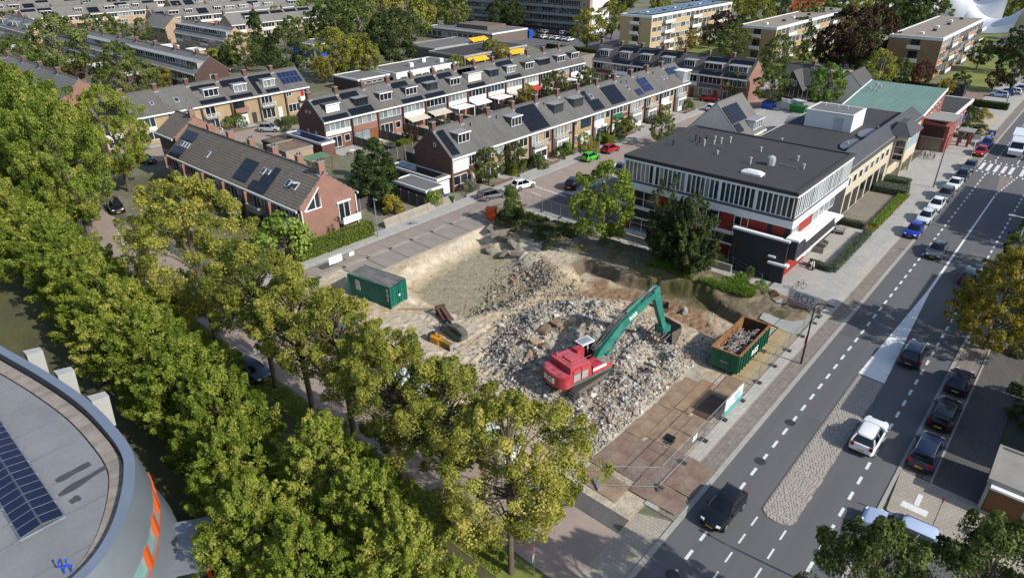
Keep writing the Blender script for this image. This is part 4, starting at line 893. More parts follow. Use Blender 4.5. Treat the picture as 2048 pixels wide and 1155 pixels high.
m_apt3 = M('tan_flat_brick', '937358', rough=.9, var=.08, scale=.6, fine=.07, fscale=8)
m_wwhite = M('white_cladding', 'dcdcd8', rough=.6, var=.04, scale=.8)
teal_gl = glassmat('teal_glass', '31484c')

def block(name, label, cat, x0, x1, y0, y1, z1, wall, roof, par_m=None, par_h=.35, group=None, par_t=.25, rz=0):
    o = thing(name, label, cat, ((x0+x1)/2, (y0+y1)/2, 0), rz, group); w, d = (x1-x0)/2, (y1-y0)/2
    MB().box(-w, w, -d, d, 0, z1).obj('wall', wall, o)
    MB().box(-w+par_t+.01, w-par_t-.01, -d+par_t+.01, d-par_t-.01, z1+.004, z1+.05).obj('roof', roof, o)
    if par_m:
        q = MB(); t = par_t
        q.box(-w-.08, w+.08, -d-.08, -d+t, z1-par_h, z1+.2); q.box(-w-.08, w+.08, d-t, d+.08, z1-par_h, z1+.2)
        q.box(-w-.08, -w+t, -d+t, d-t, z1-par_h, z1+.2); q.box(w-t, w+.08, -d+t, d-t, z1-par_h, z1+.2); q.obj('parapet', par_m, o)
    return o, w, d
def wrow(o, face, plane, a0, a1, z0, z1, n, gap=.0, fm='w', gl=None, nx=1, nz=1):
    s = (a1-a0)/n
    for i in range(n): window(o, a0+s*i+gap/2, a0+s*(i+1)-gap/2, z0, z1, plane, nx, nz, fm, gl if not isinstance(gl, (list, tuple)) else rnd.choice(gl), face)
def bx(o, name, x0, x1, y0, y1, z0, z1, m): return MB().box(x0, x1, y0, y1, z0, z1).obj(name, m, o)
def roofvent(o, x, y, z, h=.5, r=.09, m=None):
    def mk():
        b = MB(); b.tube([(0, 0, 0), (0, 0, h)], r, 8); b.tube([(0, 0, h), (0, 0, h+.12)], r*1.7, 8); return b.mesh('roof_vent', m or M('pale_vent', 'b5b5b0'))
    link('roof_vent', cached(('rv', h, r, (m.name if m else '')), mk), o, (x, y, z))

# main school block
so, w, d = block('school', 'three storey school with black flat roof and band of tall windows', 'school building', -43.3, -21.5, 69.8, 88.3, 10.1, m_schoolbr, m_bitumen, m_bitumen, .25, par_t=.4)
gset = (teal_gl, teal_gl, glass, curtain, bluegl)
for z0, z1, m, p, nm in ((9.7, 9.86, white, .12, 'eave_band'), (6.95, 7.25, m_greyp, .06, 'sill_band'), (6.15, 6.95, white, .14, 'white_band')):
    bx(so, nm, -w-p, w+p, -d-p, -d+.01, z0, z1, m); bx(so, nm, w-.01, w+p, -d+.01, d, z0, z1, m)
for k in range(5):       # front window band in five groups
    a0 = -w+.1+k*(2*w-.2)/5; wrow(so, 0, -d-.03, a0+.12, a0+(2*w-.2)/5-.12, 7.3, 9.68, 7, 0, 'w', gset)
    bx(so, 'pier', a0-.1, a0+.12, -d-.1, -d, 7.25, 9.7, white)
for k in range(4):
    a0 = -d+.1+k*(2*d-.2)/4; wrow(so, 1, w+.03, a0+.1, a0+(2*d-.2)/4-.1, 7.3, 9.68, 7, 0, 'w', (curtain, teal_gl, curtain))
# front: charcoal wall screen, red panels, balconies, lower windows
bx(so, 'screen_wall', w-5.8, w+.45, -d-1.25, -d-.95, 0, 5.0, m_schoolbr); bx(so, 'side_screen', w+.12, w+.45, -d-.95, -d+.2, 2.6, 5.0, m_schoolbr); bx(so, 'screen_floor', w-5.8, w+.1, -d-.95, -d-.02, 2.6, 2.8, m_conc)
bx(so, 'coping', w-5.95, w+.6, -d-1.4, -d-.85, 5.0, 5.22, white); bx(so, 'porch_coping', w-1.3, w+.9, -d-1.6, -d-.85, 2.15, 2.4, white); bx(so, 'porch_wall', w-.9, w+.6, -d-1.5, -d-1.27, 0, 2.15, m_schoolbr); bx(so, 'porch_top', w-1.4, w-.6, -d-1.55, -d-1.27, 2.9, 3.1, white)
for a0, a1 in ((-w+.4, -w+1.4), (-w+5.2, -w+6.6), (w-8.2, w-6.6), (w-5.6, w-2.6), (w-2.0, w-.6)): bx(so, 'red_panel', a0, a1, -d-.05, -d, 3.9, 6.1, m_redpan)
for a0, a1 in ((-w+.4, -w+1.4), (-w+5.2, -w+6.6), (w-8.2, w-6.6)): bx(so, 'red_panel', a0, a1, -d-.05, -d, .6, 2.6, m_redpan)
for a0, a1 in ((-w+1.5, -w+5.0), (-w+6.8, -w+9.8), (w-11.6, w-8.4), (w-6.5, w-5.7+.9)): window(so, a0, a1, 3.9, 6.1, -d-.03, 2, 2, 'w', glass); window(so, a0, a1, .6, 2.6, -d-.03, 2, 2, 'w', glass)
for a0, a1 in ((-w+.2, -w+4.2), (-w+6.0, w-6.0)): bx(so, 'spandrel', a0, a1, -d-.5, -d-.03, 2.7, 3.8, m_schoolbr); bx(so, 'spandrel_coping', a0-.1, a1+.1, -d-.62, -d-.02, 3.8, 4.02, white); bx(so, 'spandrel_foot', a0-.1, a1+.1, -d-.6, -d-.02, 2.5, 2.7, white); bx(so, 'plinth', a0, a1, -d-.6, -d-.03, .1, .5, white)
# road side
bx(so, 'balcony_wall', w+.02, w+1.3, -d+1.6, -d+11.5, 3.0, 4.5, m_schoolbr); bx(so, 'balcony_coping', w+.01, w+1.45, -d+1.4, -d+11.7, 4.5, 4.72, white); bx(so, 'balcony_soffit', w+.01, w+1.42, -d-.4, -d+11.7, 2.8, 2.98, white); bx(so, 'corner_wall', w+.02, w+1.3, -d-.9, -d+1.4, 3.0, 5.2, m_schoolbr); bx(so, 'corner_coping', w+.01, w+1.45, -d-1.05, -d+1.55, 5.2, 5.42, white)
bx(so, 'red_panel', w, w+.05, -d+2.4, -d+6.4, 4.75, 6.1, m_redpan); bx(so, 'red_panel', w, w+.05, -d+.6, -d+6.2, .1, 2.75, m_redpan); bx(so, 'red_panel', w, w+.05, -d+11.0, -d+11.8, .1, 2.75, m_redpan)
window(so, -d+.4, -d+2.2, 4.75, 6.1, w+.03, 2, 1, 'w', curtain, 1); wrow(so, 1, w+.03, -d+6.6, -d+14, 4.75, 6.1, 4, .05, 'w', curtain); wrow(so, 1, w+.03, -d+6.4, -d+10.8, .4, 2.7, 3, .05, 'w', curtain); wrow(so, 1, w+.03, -d+12, -d+18, .4, 2.7, 4, .05, 'd', glass)
bx(so, 'canopy', w+.01, w+1.2, -d+12.4, -d+15.4, 3.1, 3.35, white)
for x, y in ((-5.5, 4.5), (-4.6, 2.4), (-6.3, 1.6), (-6.0, 2.9), (-4.0, 3.2), (-5.2, .8), (-3.2, 4.2), (-7.2, 2.2), (1.5, 3.0), (6.5, 2.2), (-2.2, -1.5), (2.6, -2.6), (-8.5, -1.5), (8.2, -.5)): roofvent(so, x, y, 10.15, rnd.choice((.35, .5, .7)), m=black if x < -5.9 else None)
b = MB(); b.loft([[(q[0]*s+4.6, q[1]*s-1.4, z) for q in [(math.cos(t*.785)*.5, math.sin(t*.785)*.5) for t in range(8)]] for s, z in ((1, 10.15), (1.15, 10.8), (1.0, 11.1), (.4, 11.3))]); b.obj('fan_housing', M('fan_grey', '9a9a97', rough=.6), so, True)
b = MB(); b.box(3.2, 5.6, -6.6, -5.4, 10.15, 10.4); b.hexa([(3.3, -6.5, 10.4), (5.5, -6.5, 10.4), (5.5, -5.5, 10.4), (3.3, -5.5, 10.4), (3.7, -6.3, 10.62), (5.1, -6.3, 10.62), (5.1, -5.7, 10.62), (3.7, -5.7, 10.62)]); b.obj('roof_light', M('white_dome', 'e8e8e6', rough=.4), so)
for x0, x1, y in ((5.2, 7.6, -.6), (-5.6, -3, 1.9)):
    b = MB(); b.tube([(x0, y, 10.25), (x1, y-.3, 10.25)], .05, 6); b.obj('roof_pipe', m_conc, so)

# annex with cream road front
ao, w, d = block('school_annex', 'cream rendered two storey school wing with dark flat roof along the road', 'school building', -38.6, -22.6, 88.45, 130.5, 6.9, m_cream, m_bitumen, None, par_t=.3)
b = MB(); b.ext([(w-2.0, 6.96), (w-2.0, 8.2), (w+.25, 6.7), (w+.25, 6.4), (w+.01, 6.4), (w-.3, 6.96)], -d+.02, d-.02, 'y'); b.obj('sloped_eave', M('dark_slate', '45464a', rough=.7, var=.1, scale=1), ao)
wrow(ao, 1, w+.02, -d+1.0, d-18, 4.3, 5.5, 9, 1.15, 'w', glass, nz=1); wrow(ao, 1, w+.02, -d+1.2, d-18, .3, 3.0, 7, .9, 'd', glass, nx=2); wrow(ao, 1, w+.02, d-8.4, d-1, 4.0, 5.6, 4, .6, 'w', glass); wrow(ao, 1, w+.02, d-8.4, d-1, .4, 2.8, 3, .6, 'd', glass)
b = MB(); b.box(w+.02, w+1.8, d-16.5, d-9.5, 3.0, 7.0); b.obj('bay_tower', m_cream, ao)
for yy in (d-16.3, d-9.9): bx(ao, 'bay_leg', w+1.4, w+1.75, yy, yy+.35, 0, 3.0, m_cream)
b = MB(); b.hexa([(w-1.0, d-16.9, 7.0), (w+2.2, d-16.9, 7.0), (w+2.2, d-9.1, 7.0), (w-1.0, d-9.1, 7.0), (w-.4, d-14.6, 8.6), (w+.6, d-14.6, 8.6), (w+.6, d-11.4, 8.6), (w-.4, d-11.4, 8.6)]); b.obj('bay_roof', _M['dark_slate'], ao)
wrow(ao, 1, w+1.83, d-16.2, d-9.8, 4.6, 6.6, 4, .15, 'w', M('pale_blue_glass', '8fb3bd', rough=.2)); window(ao, w+.2, w+1.7, 4.2, 6.4, d-16.52, 1, 2, 'w', glass)
window(ao, w+.2, w+1.7, 3.2, 4.1, d-16.52, 1, 1, 'w', glass)
for yy in (-5.5, 2.5): 
    b = MB(); b.prism([(w-3.6+1.1*math.cos(t*.5236), yy+3.2*math.sin(t*.5236)) for t in range(12)], 6.95, 7.2); b.obj('lead_roof_patch', M('blue_grey_lead', '5f6670', rough=.5, var=.1), ao)
for x, y in ((-2, -17), (0.5, -15), (3, -12), (-4, -10), (4.2, -6), (1, -19), (5, 6), (6, 8.5), (3.0, -18.5), (-5.0, -14)): roofvent(ao, x, y, 6.95, .45)
po, w, d = block('plant_room', 'white clad plant room box standing on the school wing roof', 'plant room', -35.6, -28.4, 111, 117.2, 9.5, m_wwhite, m_bitgrey, m_wwhite, .1)
po.location.z = 6.96; 
for ch in po.children: ch.location.z = 0
for ch in list(po.children):
    if ch.name.startswith(('wall', 'roof', 'parapet')): ch.scale = (1, 1, (9.6-6.96)/9.5)
bx(po, 'door', .9, 2.3, -d-.03, -d, .1, 2.0, M('grey_door', 'b7babb'))
for x in (-2, 0, 1.5): roofvent(po, x, .6, 2.75, .3)
# hall with green roof
ho = thing('sports_hall', 'red brick sports hall with sloping green metal roof beside the school wing', 'hall', (-29.6, 140, 0)); hw = 6.6
b = MB(); b.ext([(-8, 0), (8, 0), (8, 8.2), (-8, 6.1)], -hw, hw, 'x'); b.obj('wall', m_hallbr, ho)
b = MB(); b.ext([(-8.5, 6.05), (8.3, 8.26), (8.3, 8.45), (-8.5, 6.24)], -hw-.1, hw+.1, 'x'); roofh = b.obj('roof', m_copper, ho)
a_ = math.atan2(2.21, 16.8)
sm_ = MB().box(-.035, .035, -8.4, 8.4, 0, .07).mesh('seam', m_copper)
for i in range(24):
    o = link('seam', sm_, roofh, (-hw+.3+i*.56, -.1, 7.34)); o.rotation_euler = (a_, 0, 0)
for sx in (-hw-.18, hw+.02): b = MB(); b.ext([(-8.6, 5.9), (8.4, 8.15), (8.4, 8.6), (-8.6, 6.4)], sx, sx+.16, 'x'); b.obj('verge', m_wwhite, ho)
wrow(ho, 1, hw+.02, -2, 6, 5.6, 6.6, 3, 1.6, 'w', glass); wrow(ho, 0, -8.03, -5, 5, 3.9, 5.0, 5, .6, 'w', glass)
for x, y, h in ((-4.5, 3.5, 1.1), (-3.6, 2.2, 1.2), (-5.2, 1.5, .9)):
    b = MB(); b.tube([(0, 0, 0), (0, 0, h), (.35, 0, h), (.35, 0, h-.25)], .14, 8); o = b.obj('roof_vent', M('pale_vent', 'b5b5b0'), ho); o.location = (x, y, 7.3+y*.13)
# red entrance portico
eo = thing('brick_entrance', 'red brick entrance block with open frame posts in front of the hall', 'entrance block', (-20.8, 138, 0))
b = MB(); b.ext([(-2.2, 0), (2.0, 0), (2.0, 4.6), (-2.2, 5.4)], -3.2, 2.9, 'y'); b.obj('wall', m_hallbr, eo); bx(eo, 'roof_edge', -2.4, 2.2, -3.4, 3.1, 5.42, 5.6, m_conc)
bx(eo, 'dark_boarding', -1.9, 1.4, -3.26, -3.2, 2.6, 4.5, M('dark_timber', '3a2620', rough=.8, var=.15)); bx(eo, 'lintel', -2.2, 1.6, -3.4, -3.2, 2.3, 2.55, m_conc); bx(eo, 'niche', -1.9, 1.4, -3.25, -3.2, .2, 2.2, M('stained_concrete', '7d7565', var=.15))
for x, y in ((2.9, 3.6), (4.4, 3.6), (2.9, 6.0), (4.4, 6.0)): bx(eo, 'post', x-.2, x+.2, y-.2, y+.2, 0, 2.6, m_hallbr)
bx(eo, 'canopy', 2.4, 4.9, 3.2, 6.4, 2.62, 2.85, m_conc)
lo, w, d = block('low_brick_building', 'low flat roofed brick building with blue doors beyond the hall', 'building', -28.5, -20.4, 148.5, 165, 3.9, m_hallbr, m_bitumen, m_wwhite, .3)
wrow(lo, 1, w+.02, -d+1, d-1, .2, 2.8, 4, 1.2, 'w', M('blue_panel_glass', '5a6f9a', rough=.3)); 
bo = block('bin_shed', 'dark blue flat topped shed beside the hedge', 'shed', -28.4, -25.6, 187.5, 190.8, 2.6, M('navy_panel', '2c3242', rough=.6), m_bitgrey, None)[0]

# yellow brick flats
def flats(label, x0, x1, y0, y1, h, wall, roof, nw, storeys=3, group='three storey yellow brick flats'):
    o, w, d = block('apartment_block', label, 'apartment block', x0, x1, y0, y1, h, wall, roof, m_wwhite, .55, group, .35)
    sh = h/storeys
    for s in range(storeys):
        zb = s*sh+.25
        for i in range(nw):
            s_ = (2*d-1)/nw; a0 = -d+.5+i*s_
            if (i//2) % 3 == 1: 
                window(o, a0+.2, a0+s_-.2, zb+.1, zb+sh-.55, w+.02, 3, 1, 'w', None, 1)
                bl = bx(o, 'balcony', w+.03, w+1.3, a0+.05, a0+s_-.05, zb-.02, zb+.14, m_conc); bx(bl, 'railing', w+1.24, w+1.3, a0+.05, a0+s_-.05, zb+.15, zb+1.05, m_wwhite)
            else: window(o, a0+.2, a0+s_-.2, zb+.9, zb+sh-.5, w+.02, 3, 1, 'w', None, 1)
        # gable end towards the houses
        window(o, -.9, 1.3, zb+.1, zb+sh-.55, -d-.02, 2, 1, 'd', glass, 0); bl = bx(o, 'balcony', -1.4, 1.8, -d-1.2, -d-.03, zb-.02, zb+.14, m_conc); bx(bl, 'railing', -1.4, 1.8, -d-1.2, -d-1.14, zb+.15, zb+1.05, m_wwhite)
    for i in range(6): bx(o, 'roof_hood', -.6+(i % 2)*1.2, .3+(i % 2)*1.2, -d+6+i*(2*d-12)/5, -d+7.2+i*(2*d-12)/5, h+.05, h+.6, dgrey if i % 2 else m_wwhite)
    return o
f1 = flats('yellow brick flats with blue solar roof beyond the terraces', -124.2, -112.8, 191.5, 247, 11.8, m_apt2, m_bitgrey, 18, 4)
for i in range(14):
    for j in range(3):
        pv = link('solar_panel', cached('pvflat', lambda: MB().box(-1.4, 1.4, -1.7, 1.7, 0, .08).mesh('solar_panel', m_solarb)), f1, (-3.4+j*3.3, -24+i*3.7, 12.1)); pv.rotation_euler = (.05, 0, 0)
flats('yellow brick flats with pale gravel roof between the copper trees', -89.6, -78, 203, 268, 9.8, m_apt, m_gravel, 20)
flats('tan brick flats with beige roof behind the green roofed hall', -49, -36.3, 207.5, 262, 9.8, m_apt3, m_gravel, 16)
# gallery flat
go, w, d = block('gallery_flat', 'long dark gallery flat with white end walls above the car park', 'apartment block', -228, -160, 224, 236, 24, m_dbrick, m_bitgrey, m_wwhite, .4)
for s in range(8):
    zb = s*2.9+.4
    sl = bx(go, 'gallery', -w+.1, w-3.2, -d-1.4, -d-.01, zb+2.35, zb+2.55, m_conc); bx(sl, 'gallery_railing', -w+.1, w-3.2, -d-1.42, -d-1.36, zb+2.56, zb+3.4, M('grey_railing', '8f9496'))
    for i in range(20): a0 = -w+.4+i*(2*w-4)/20; window(go, a0, a0+2.6, zb+.7, zb+2.2, -d-.02, 3, 1, 'w')
bx(go, 'end_tower', w-3.0, w+1.6, -d-1.6, -d-.02, 0, 25.5, m_sbrick); bx(go, 'white_end', w+.01, w+1.5, -d+.3, d-.3, 0, 25, white)
for s in range(8): window(go, w-1.6, w-.6, s*2.9+1.2, s*2.9+2.3, -d-1.62, 1, 1, 'w', glass)
# red roof far house
House('detached_house', 'house with bright orange red roof behind the flats', None, (-126, 262, 0), 0, W=9, wall=m_pbrick, roof=M('orange_roof_tile', 'a8452c', var=.1))
House('detached_house', 'wide house with orange red roof beyond the yellow flats', None, (-104, 300, 0), 0, W=12, wall=m_pbrick, roof=_M['orange_roof_tile'])
# low school complex with yellow awnings
m_lowbr = M('brown_grey_brick', '6a5f58', var=.1, rough=.9); 
l1, w, d = block('low_school', 'low brown flat roofed school with yellow awning behind the dormer terrace', 'school building', -174, -160, 143.5, 166, 3.6, m_lowbr, m_bitgrey, M('pale_fascia', '9b9a96'), .3)
l2, w2, d2 = block('school_pavilion', 'flat grey school pavilion with yellow sunblinds on its front', 'school building', -159, -143.5, 140, 168, 3.4, m_lowbr, m_bitumen, M('pale_fascia', '9b9a96'), .3)
wrow(l2, 1, w2+.02, -d2+1, d2-1, .8, 2.7, 7, .5, 'w')
m_yel = M('yellow_canvas', 'e0ad1e', rough=.7, var=.05)
for par, x0, y0, y1, z in ((l2, w2+.05, -d2+.5, -d2+8.5, 2.9), (l2, w2+.05, 4, 11, 2.9), (l1, w+.05, 3.5, 11, 5.2)):
    for k in range(3):
        s_ = (y1-y0)/3; b = MB(); b.ext([(x0, z), (x0+2.0, z-.8), (x0+2.0, z-1.05), (x0+1.96, z-1.05), (x0, z-.06)], y0+k*s_+.05, y0+(k+1)*s_-.05, 'y'); b.obj('awning', m_yel, par)
l3, w, d = block('low_classroom_wing', 'long low classroom wing with white windows under the tall park trees', 'school building', -203, -168, 178, 197, 3.8, m_lowbr, m_bitgrey, m_wwhite, .3); wrow(l3, 0, -d-.02, -w+1, w-1, 1, 2.9, 12, .3)
MB().box(-6, 10, -4, 6, 0, 1.4).obj('roof_storey', m_lowbr, l3).location.z = 3.86
l4, w, d = block('flat_hall', 'flat grey roofed hall with bright blue doors among the trees', 'hall', -207, -195, 123, 150, 4.0, m_lowbr, m_bitgrey, m_wwhite, .2); m_blue = M('bright_blue', '1f4fa8', rough=.5)
bx(l4, 'blue_door', w, w+.06, -d+1, -d+9, .3, 3.2, m_blue); bx(l4, 'blue_panel', -w+.4, w-.4, -d-.05, -d, .5, 3.4, m_blue); bx(l4, 'blue_fascia', w+.09, w+.14, -d+10, d, 2.6, 3.9, m_blue)
l5, w, d = block('white_flat_building', 'flat roofed white building beside the dormer terrace', 'building', -151, -138.5, 110.5, 133, 3.4, m_wwhite, m_bitgrey, m_wwhite, .5); wrow(l5, 1, w+.02, -d+1, d-1, .8, 2.4, 8, .3); wrow(l5, 0, -d-.02, -w+1, w-1, .8, 2.4, 4, .4)
for x, y in ((-2, 4), (2, 7), (1, -3)): bx(l5, 'roof_unit', x, x+1.2, y, y+1.2, 3.45, 4.5, m_wwhite)
l6, w, d = block('flat_brick_annex', 'small dark brick flat roofed annex with high windows by the playground', 'building', -150.5, -140, 99.5, 109.5, 3.2, m_dbrick, m_bitgrey, m_wwhite, .2); wrow(l6, 1, w+.02, -d+.6, d-.6, 2.0, 2.7, 5, .3)
tc = MB().box(-1.5, 1.5, -1.2, 1.2, 0, 2.6).box(-1.55, 1.55, -1.25, 1.25, 2.6, 2.7).obj('blue_container', m_blue); tc.location = (-170.5, 200.5, 0); tag(tc, 'bright blue site container beside the car park', 'container')

# dark gabled house and solar roofed house by the hall
h = House('detached_house', 'dark timber house with pointed gable and white windows behind the yard', None, (-54, 164, 0), 0, W=9.5, hd=4, eave=3.4, ridge=7.2, wall=M('dark_boarding', '3d3a37', var=.1, rough=.8), roof=m_tiled); h.chimney(1.0); h.win(-4, -1, .6, 2.6, 3).win(0, 4.2, .6, 2.6, 4)
gb = MB(); gb.ext([(-2.6, 2.9), (2.6, 2.9), (0, 6.6)], -6.0, -1.0, 'y'); gb.obj('cross_gable', _M['dark_boarding'], h.o).location = (-1.2, 0, 0)
for q in (-1, 1): 
    gr_ = MB(); gr_.hexa([(0, -6.2, 6.6), (q*2.9, -6.2, 2.5), (q*2.9, 0, 2.5), (0, 0, 6.6), (0, -6.2, 6.75), (q*2.9, -6.2, 2.65), (q*2.9, 0, 2.65), (0, 0, 6.75)]); gr_.obj('gable_roof', m_tiled, h.o).location = (-1.2, 0, 0)
    window(h.o, -1.2+q*.7-.45, -1.2+q*.7+.45, 3.5, 4.7, -6.03, 2, 2, 'w', glass)
House('detached_house', 'pale tiled house with white gable edge next to the dark timber house', None, (-44.5, 168, 0), HP, W=10, hd=4, eave=3.0, ridge=6.6, wall=offwhite, roof=m_tiled).win(-3, 2, .6, 2.4, 4)
h = House('detached_house', 'house with steep roof of blue solar panels and white dormer behind the school', None, (-51.6, 117.5, 0), HP, W=10.5, hd=5.2, eave=2.6, ridge=7.9, wall=offwhite, roof=m_tile3); h.solar(-4.9, 3.4, 5, 2, 1.15, 1.75, m_solar).solar(-4.9, 1.5, 2, 1, 1.15, 1.75, m_solar).dormer(2.2, 4.0, .9, 1.6, 'w', white, 4)
window(h.o, -2.6, .8, .5, 1.9, -5.27, 4, 1, 'w', curtain, 3); window(h.o, 2, 2.8, .5, 2.2, -5.27, 1, 1, 'w', glass, 3)
bx(h.o, 'garage', -9, -5.3, -4, 2, 0, 2.6, offwhite); bx(h.o, 'garage_roof', -9.1, -5.3, -4.1, 2.1, 2.6, 2.75, m_bitgrey)
# yard containers and stacks
for i, (x, y, m, lb, sx, sy, sz) in enumerate(((-55.8, 148.5, m_blue, 'blue tarpaulin covered stack in the builders yard', 2.4, 3.4, 1.5), (-53.6, 150.5, m_wwhite, 'white wrapped pallet stack in the builders yard', 3.6, 2.4, 1.8), (-49.6, 149, M('green_skip', '2f7d35', rough=.6), 'small green skip in the builders yard', 3.4, 1.8, 1.4), (-51.2, 153, m_wwhite, 'white wrapped pallet stack behind the green skip', 3, 2, 1.6))):
    b = MB(); b.hexa([(-sx/2*.9, -sy/2*.9, 0), (sx/2*.9, -sy/2*.9, 0), (sx/2*.9, sy/2*.9, 0), (-sx/2*.9, sy/2*.9, 0), (-sx/2, -sy/2, sz), (sx/2, -sy/2, sz*.95), (sx/2, sy/2, sz), (-sx/2, sy/2, sz*1.03)]); b.box(-sx/2-.05, sx/2+.05, -sy/2-.05, -sy/2+.05, sz*.9, sz*.97)
    o = b.obj('pallet_stack' if i != 2 else 'skip', m); o.location = (x, y, .03); tag(o, lb, 'skip' if i == 2 else 'pallet stack')
# barn-like curved shed
b = MB(); b.loft([[(x, 0, 0), (x, .6, 2.4), (x, 2.2, 3.4), (x, 4.5, 3.6), (x, 6.5, 2.8), (x, 7.2, 0)] for x in (0, 7)]); o = b.obj('curved_shed', M('grey_sheet', '8a8783', var=.08)); o.location = (-45, 128, 0); tag(o, 'grey curved roof shed between the school and the hall', 'shed')

# white shell roofs far right
def shell(label, cx, cy, rx, ry, h, rot):
    b = MB(); n = 14; P_ = []
    for i in range(n+1):
        t = -1+2*i/n; row = []
        for j in range(n+1):
            s_ = -1+2*j/n; row.append((rx*t, ry*s_*(1-.25*t*t), .3+h*(1-s_*s_)*(.55+.45*t*t)+.15*h*t*t))
        P_.append(row)
    b.loft(P_, closed=False, caps=False); b2 = [(x, y_, z-.25) for x, y_, z in b.v]; n0 = len(b.v); b.v += b2; b.f += [tuple(n0+k for k in reversed(f)) for f in b.f[:]]; b.m += b.m[:]
    o = b.obj('shell_roof', M('white_shell', 'e4e6e8', rough=.5, var=.03), None, 'all'); o.location = (cx, cy, 0); o.rotation_euler = (0, 0, rot); tag(o, label, 'shell roof', 'white shell roofs')
shell('white curved shell roof rising behind the tan brick flats', -41, 318, 9, 7, 8, -.25); shell('tall white sail shaped shell roof behind the tan flats', -52, 345, 10, 7, 15, .1); shell('low white saddle shell roof among the far trees', -86, 372, 18, 8, 8, .3); shell('small white shell roof end among the far trees', -114, 392, 12, 9, 8, .1)

# houses beyond the right-hand edge of the view that shade the road
for x0, x1, y0, y1, h_, lb in ((5.2, 15, 51.5, 61.6, 9.6, 'three storey flats east of the road beside the garages'), (5.2, 15, 72.1, 83.6, 9.6, 'three storey flats east of the road behind the yellow tree'), (4.6, 15, 101, 120, 11.6, 'four storey flats east of the road near the crossing'), (6, 15, 140, 170, 9.6, 'three storey flats east of the road beyond the crossing')):
    o, w, d = block('apartment_block', lb, 'apartment block', x0, x1, y0, y1, h_, m_dbrick, m_bitgrey, m_wwhite, .4)
    wrow(o, 3, -w-.02, -d+.8, d-.8, 1, 2.6, 4, .8); wrow(o, 3, -w-.02, -d+.8, d-.8, 4.2, 5.8, 4, .8); wrow(o, 3, -w-.02, -d+.8, d-.8, 7.2, 8.8, 4, .8)

# garages and sheds round the gardens
def lowbox(name, label, x0, x1, y0, y1, h, wall, roof, cat='garage', fas=None): return block(name, label, cat, x0, x1, y0, y1, h, wall, roof, fas or m_wwhite, .2, par_t=.12)
o, w, d = lowbox('garage', 'white fronted garage with grey flat roof beside the end house', -82, -70.9, 62.4, 65.0, 2.6, m_rbrick, m_bitgrey); bx(o, 'garage_door', w, w+.05, -d+.2, d-.2, .1, 2.2, white)
for i in range(4): bx(o, 'roof_panel', -5+i*2.4, -2.8+i*2.4, -.9, .9, 2.75, 2.83, m_solar)
o, w, d = lowbox('carport', 'open carport with long pale grey roof beside the white garage', -76.4, -68.9, 58.4, 61.8, 2.4, m_dbrick, m_bitgrey)
o, w, d = lowbox('garage', 'flat garage with brown sedum roof behind the dark tiled row', -107, -100.8, 55.4, 60.6, 2.7, m_sbrick, M('sedum_roof', '7a6450', var=.25, scale=1.2, fine=.2, fscale=6), fas=m_conc)
o, w, d = lowbox('garage', 'small shed with mossy brown roof behind the chimneys', -111, -107.3, 56.8, 60.3, 2.6, m_dbrick, M('moss_roof', '625c48', var=.25, scale=1.2), fas=m_dbrick)
o, w, d = lowbox('garage', 'garage with grey solar roof attached to the red gable end house', -112, -100.6, 62.3, 65.0, 2.6, m_rbrick, m_bitgrey)
for i in range(4): bx(o, 'solar_panel', -4.4+i*2.2, -2.4+i*2.2, -.9, .8, 2.78, 2.86, m_solarb)
o = thing('pergola', 'green corrugated lean-to roof behind the brick end house', 'pergola', (-96.3, 58.2, 0))
for i in range(10): MB().box(-1.6+i*.33, -1.42+i*.33, -2.2, 2.2, 2.25, 2.32).obj('roof_slat', M('green_sheet', '5b7a60', rough=.5), o)
for x, y in ((-1.5, -2), (1.5, -2), (-1.5, 2), (1.5, 2)): MB().box(x-.06, x+.06, y-.06, y+.06, 0, 2.25).obj('post', m_wood, o)
MB().box(-1.7, 1.7, -2.25, -2.1, 2.1, 2.25).obj('beam', m_wood, o)
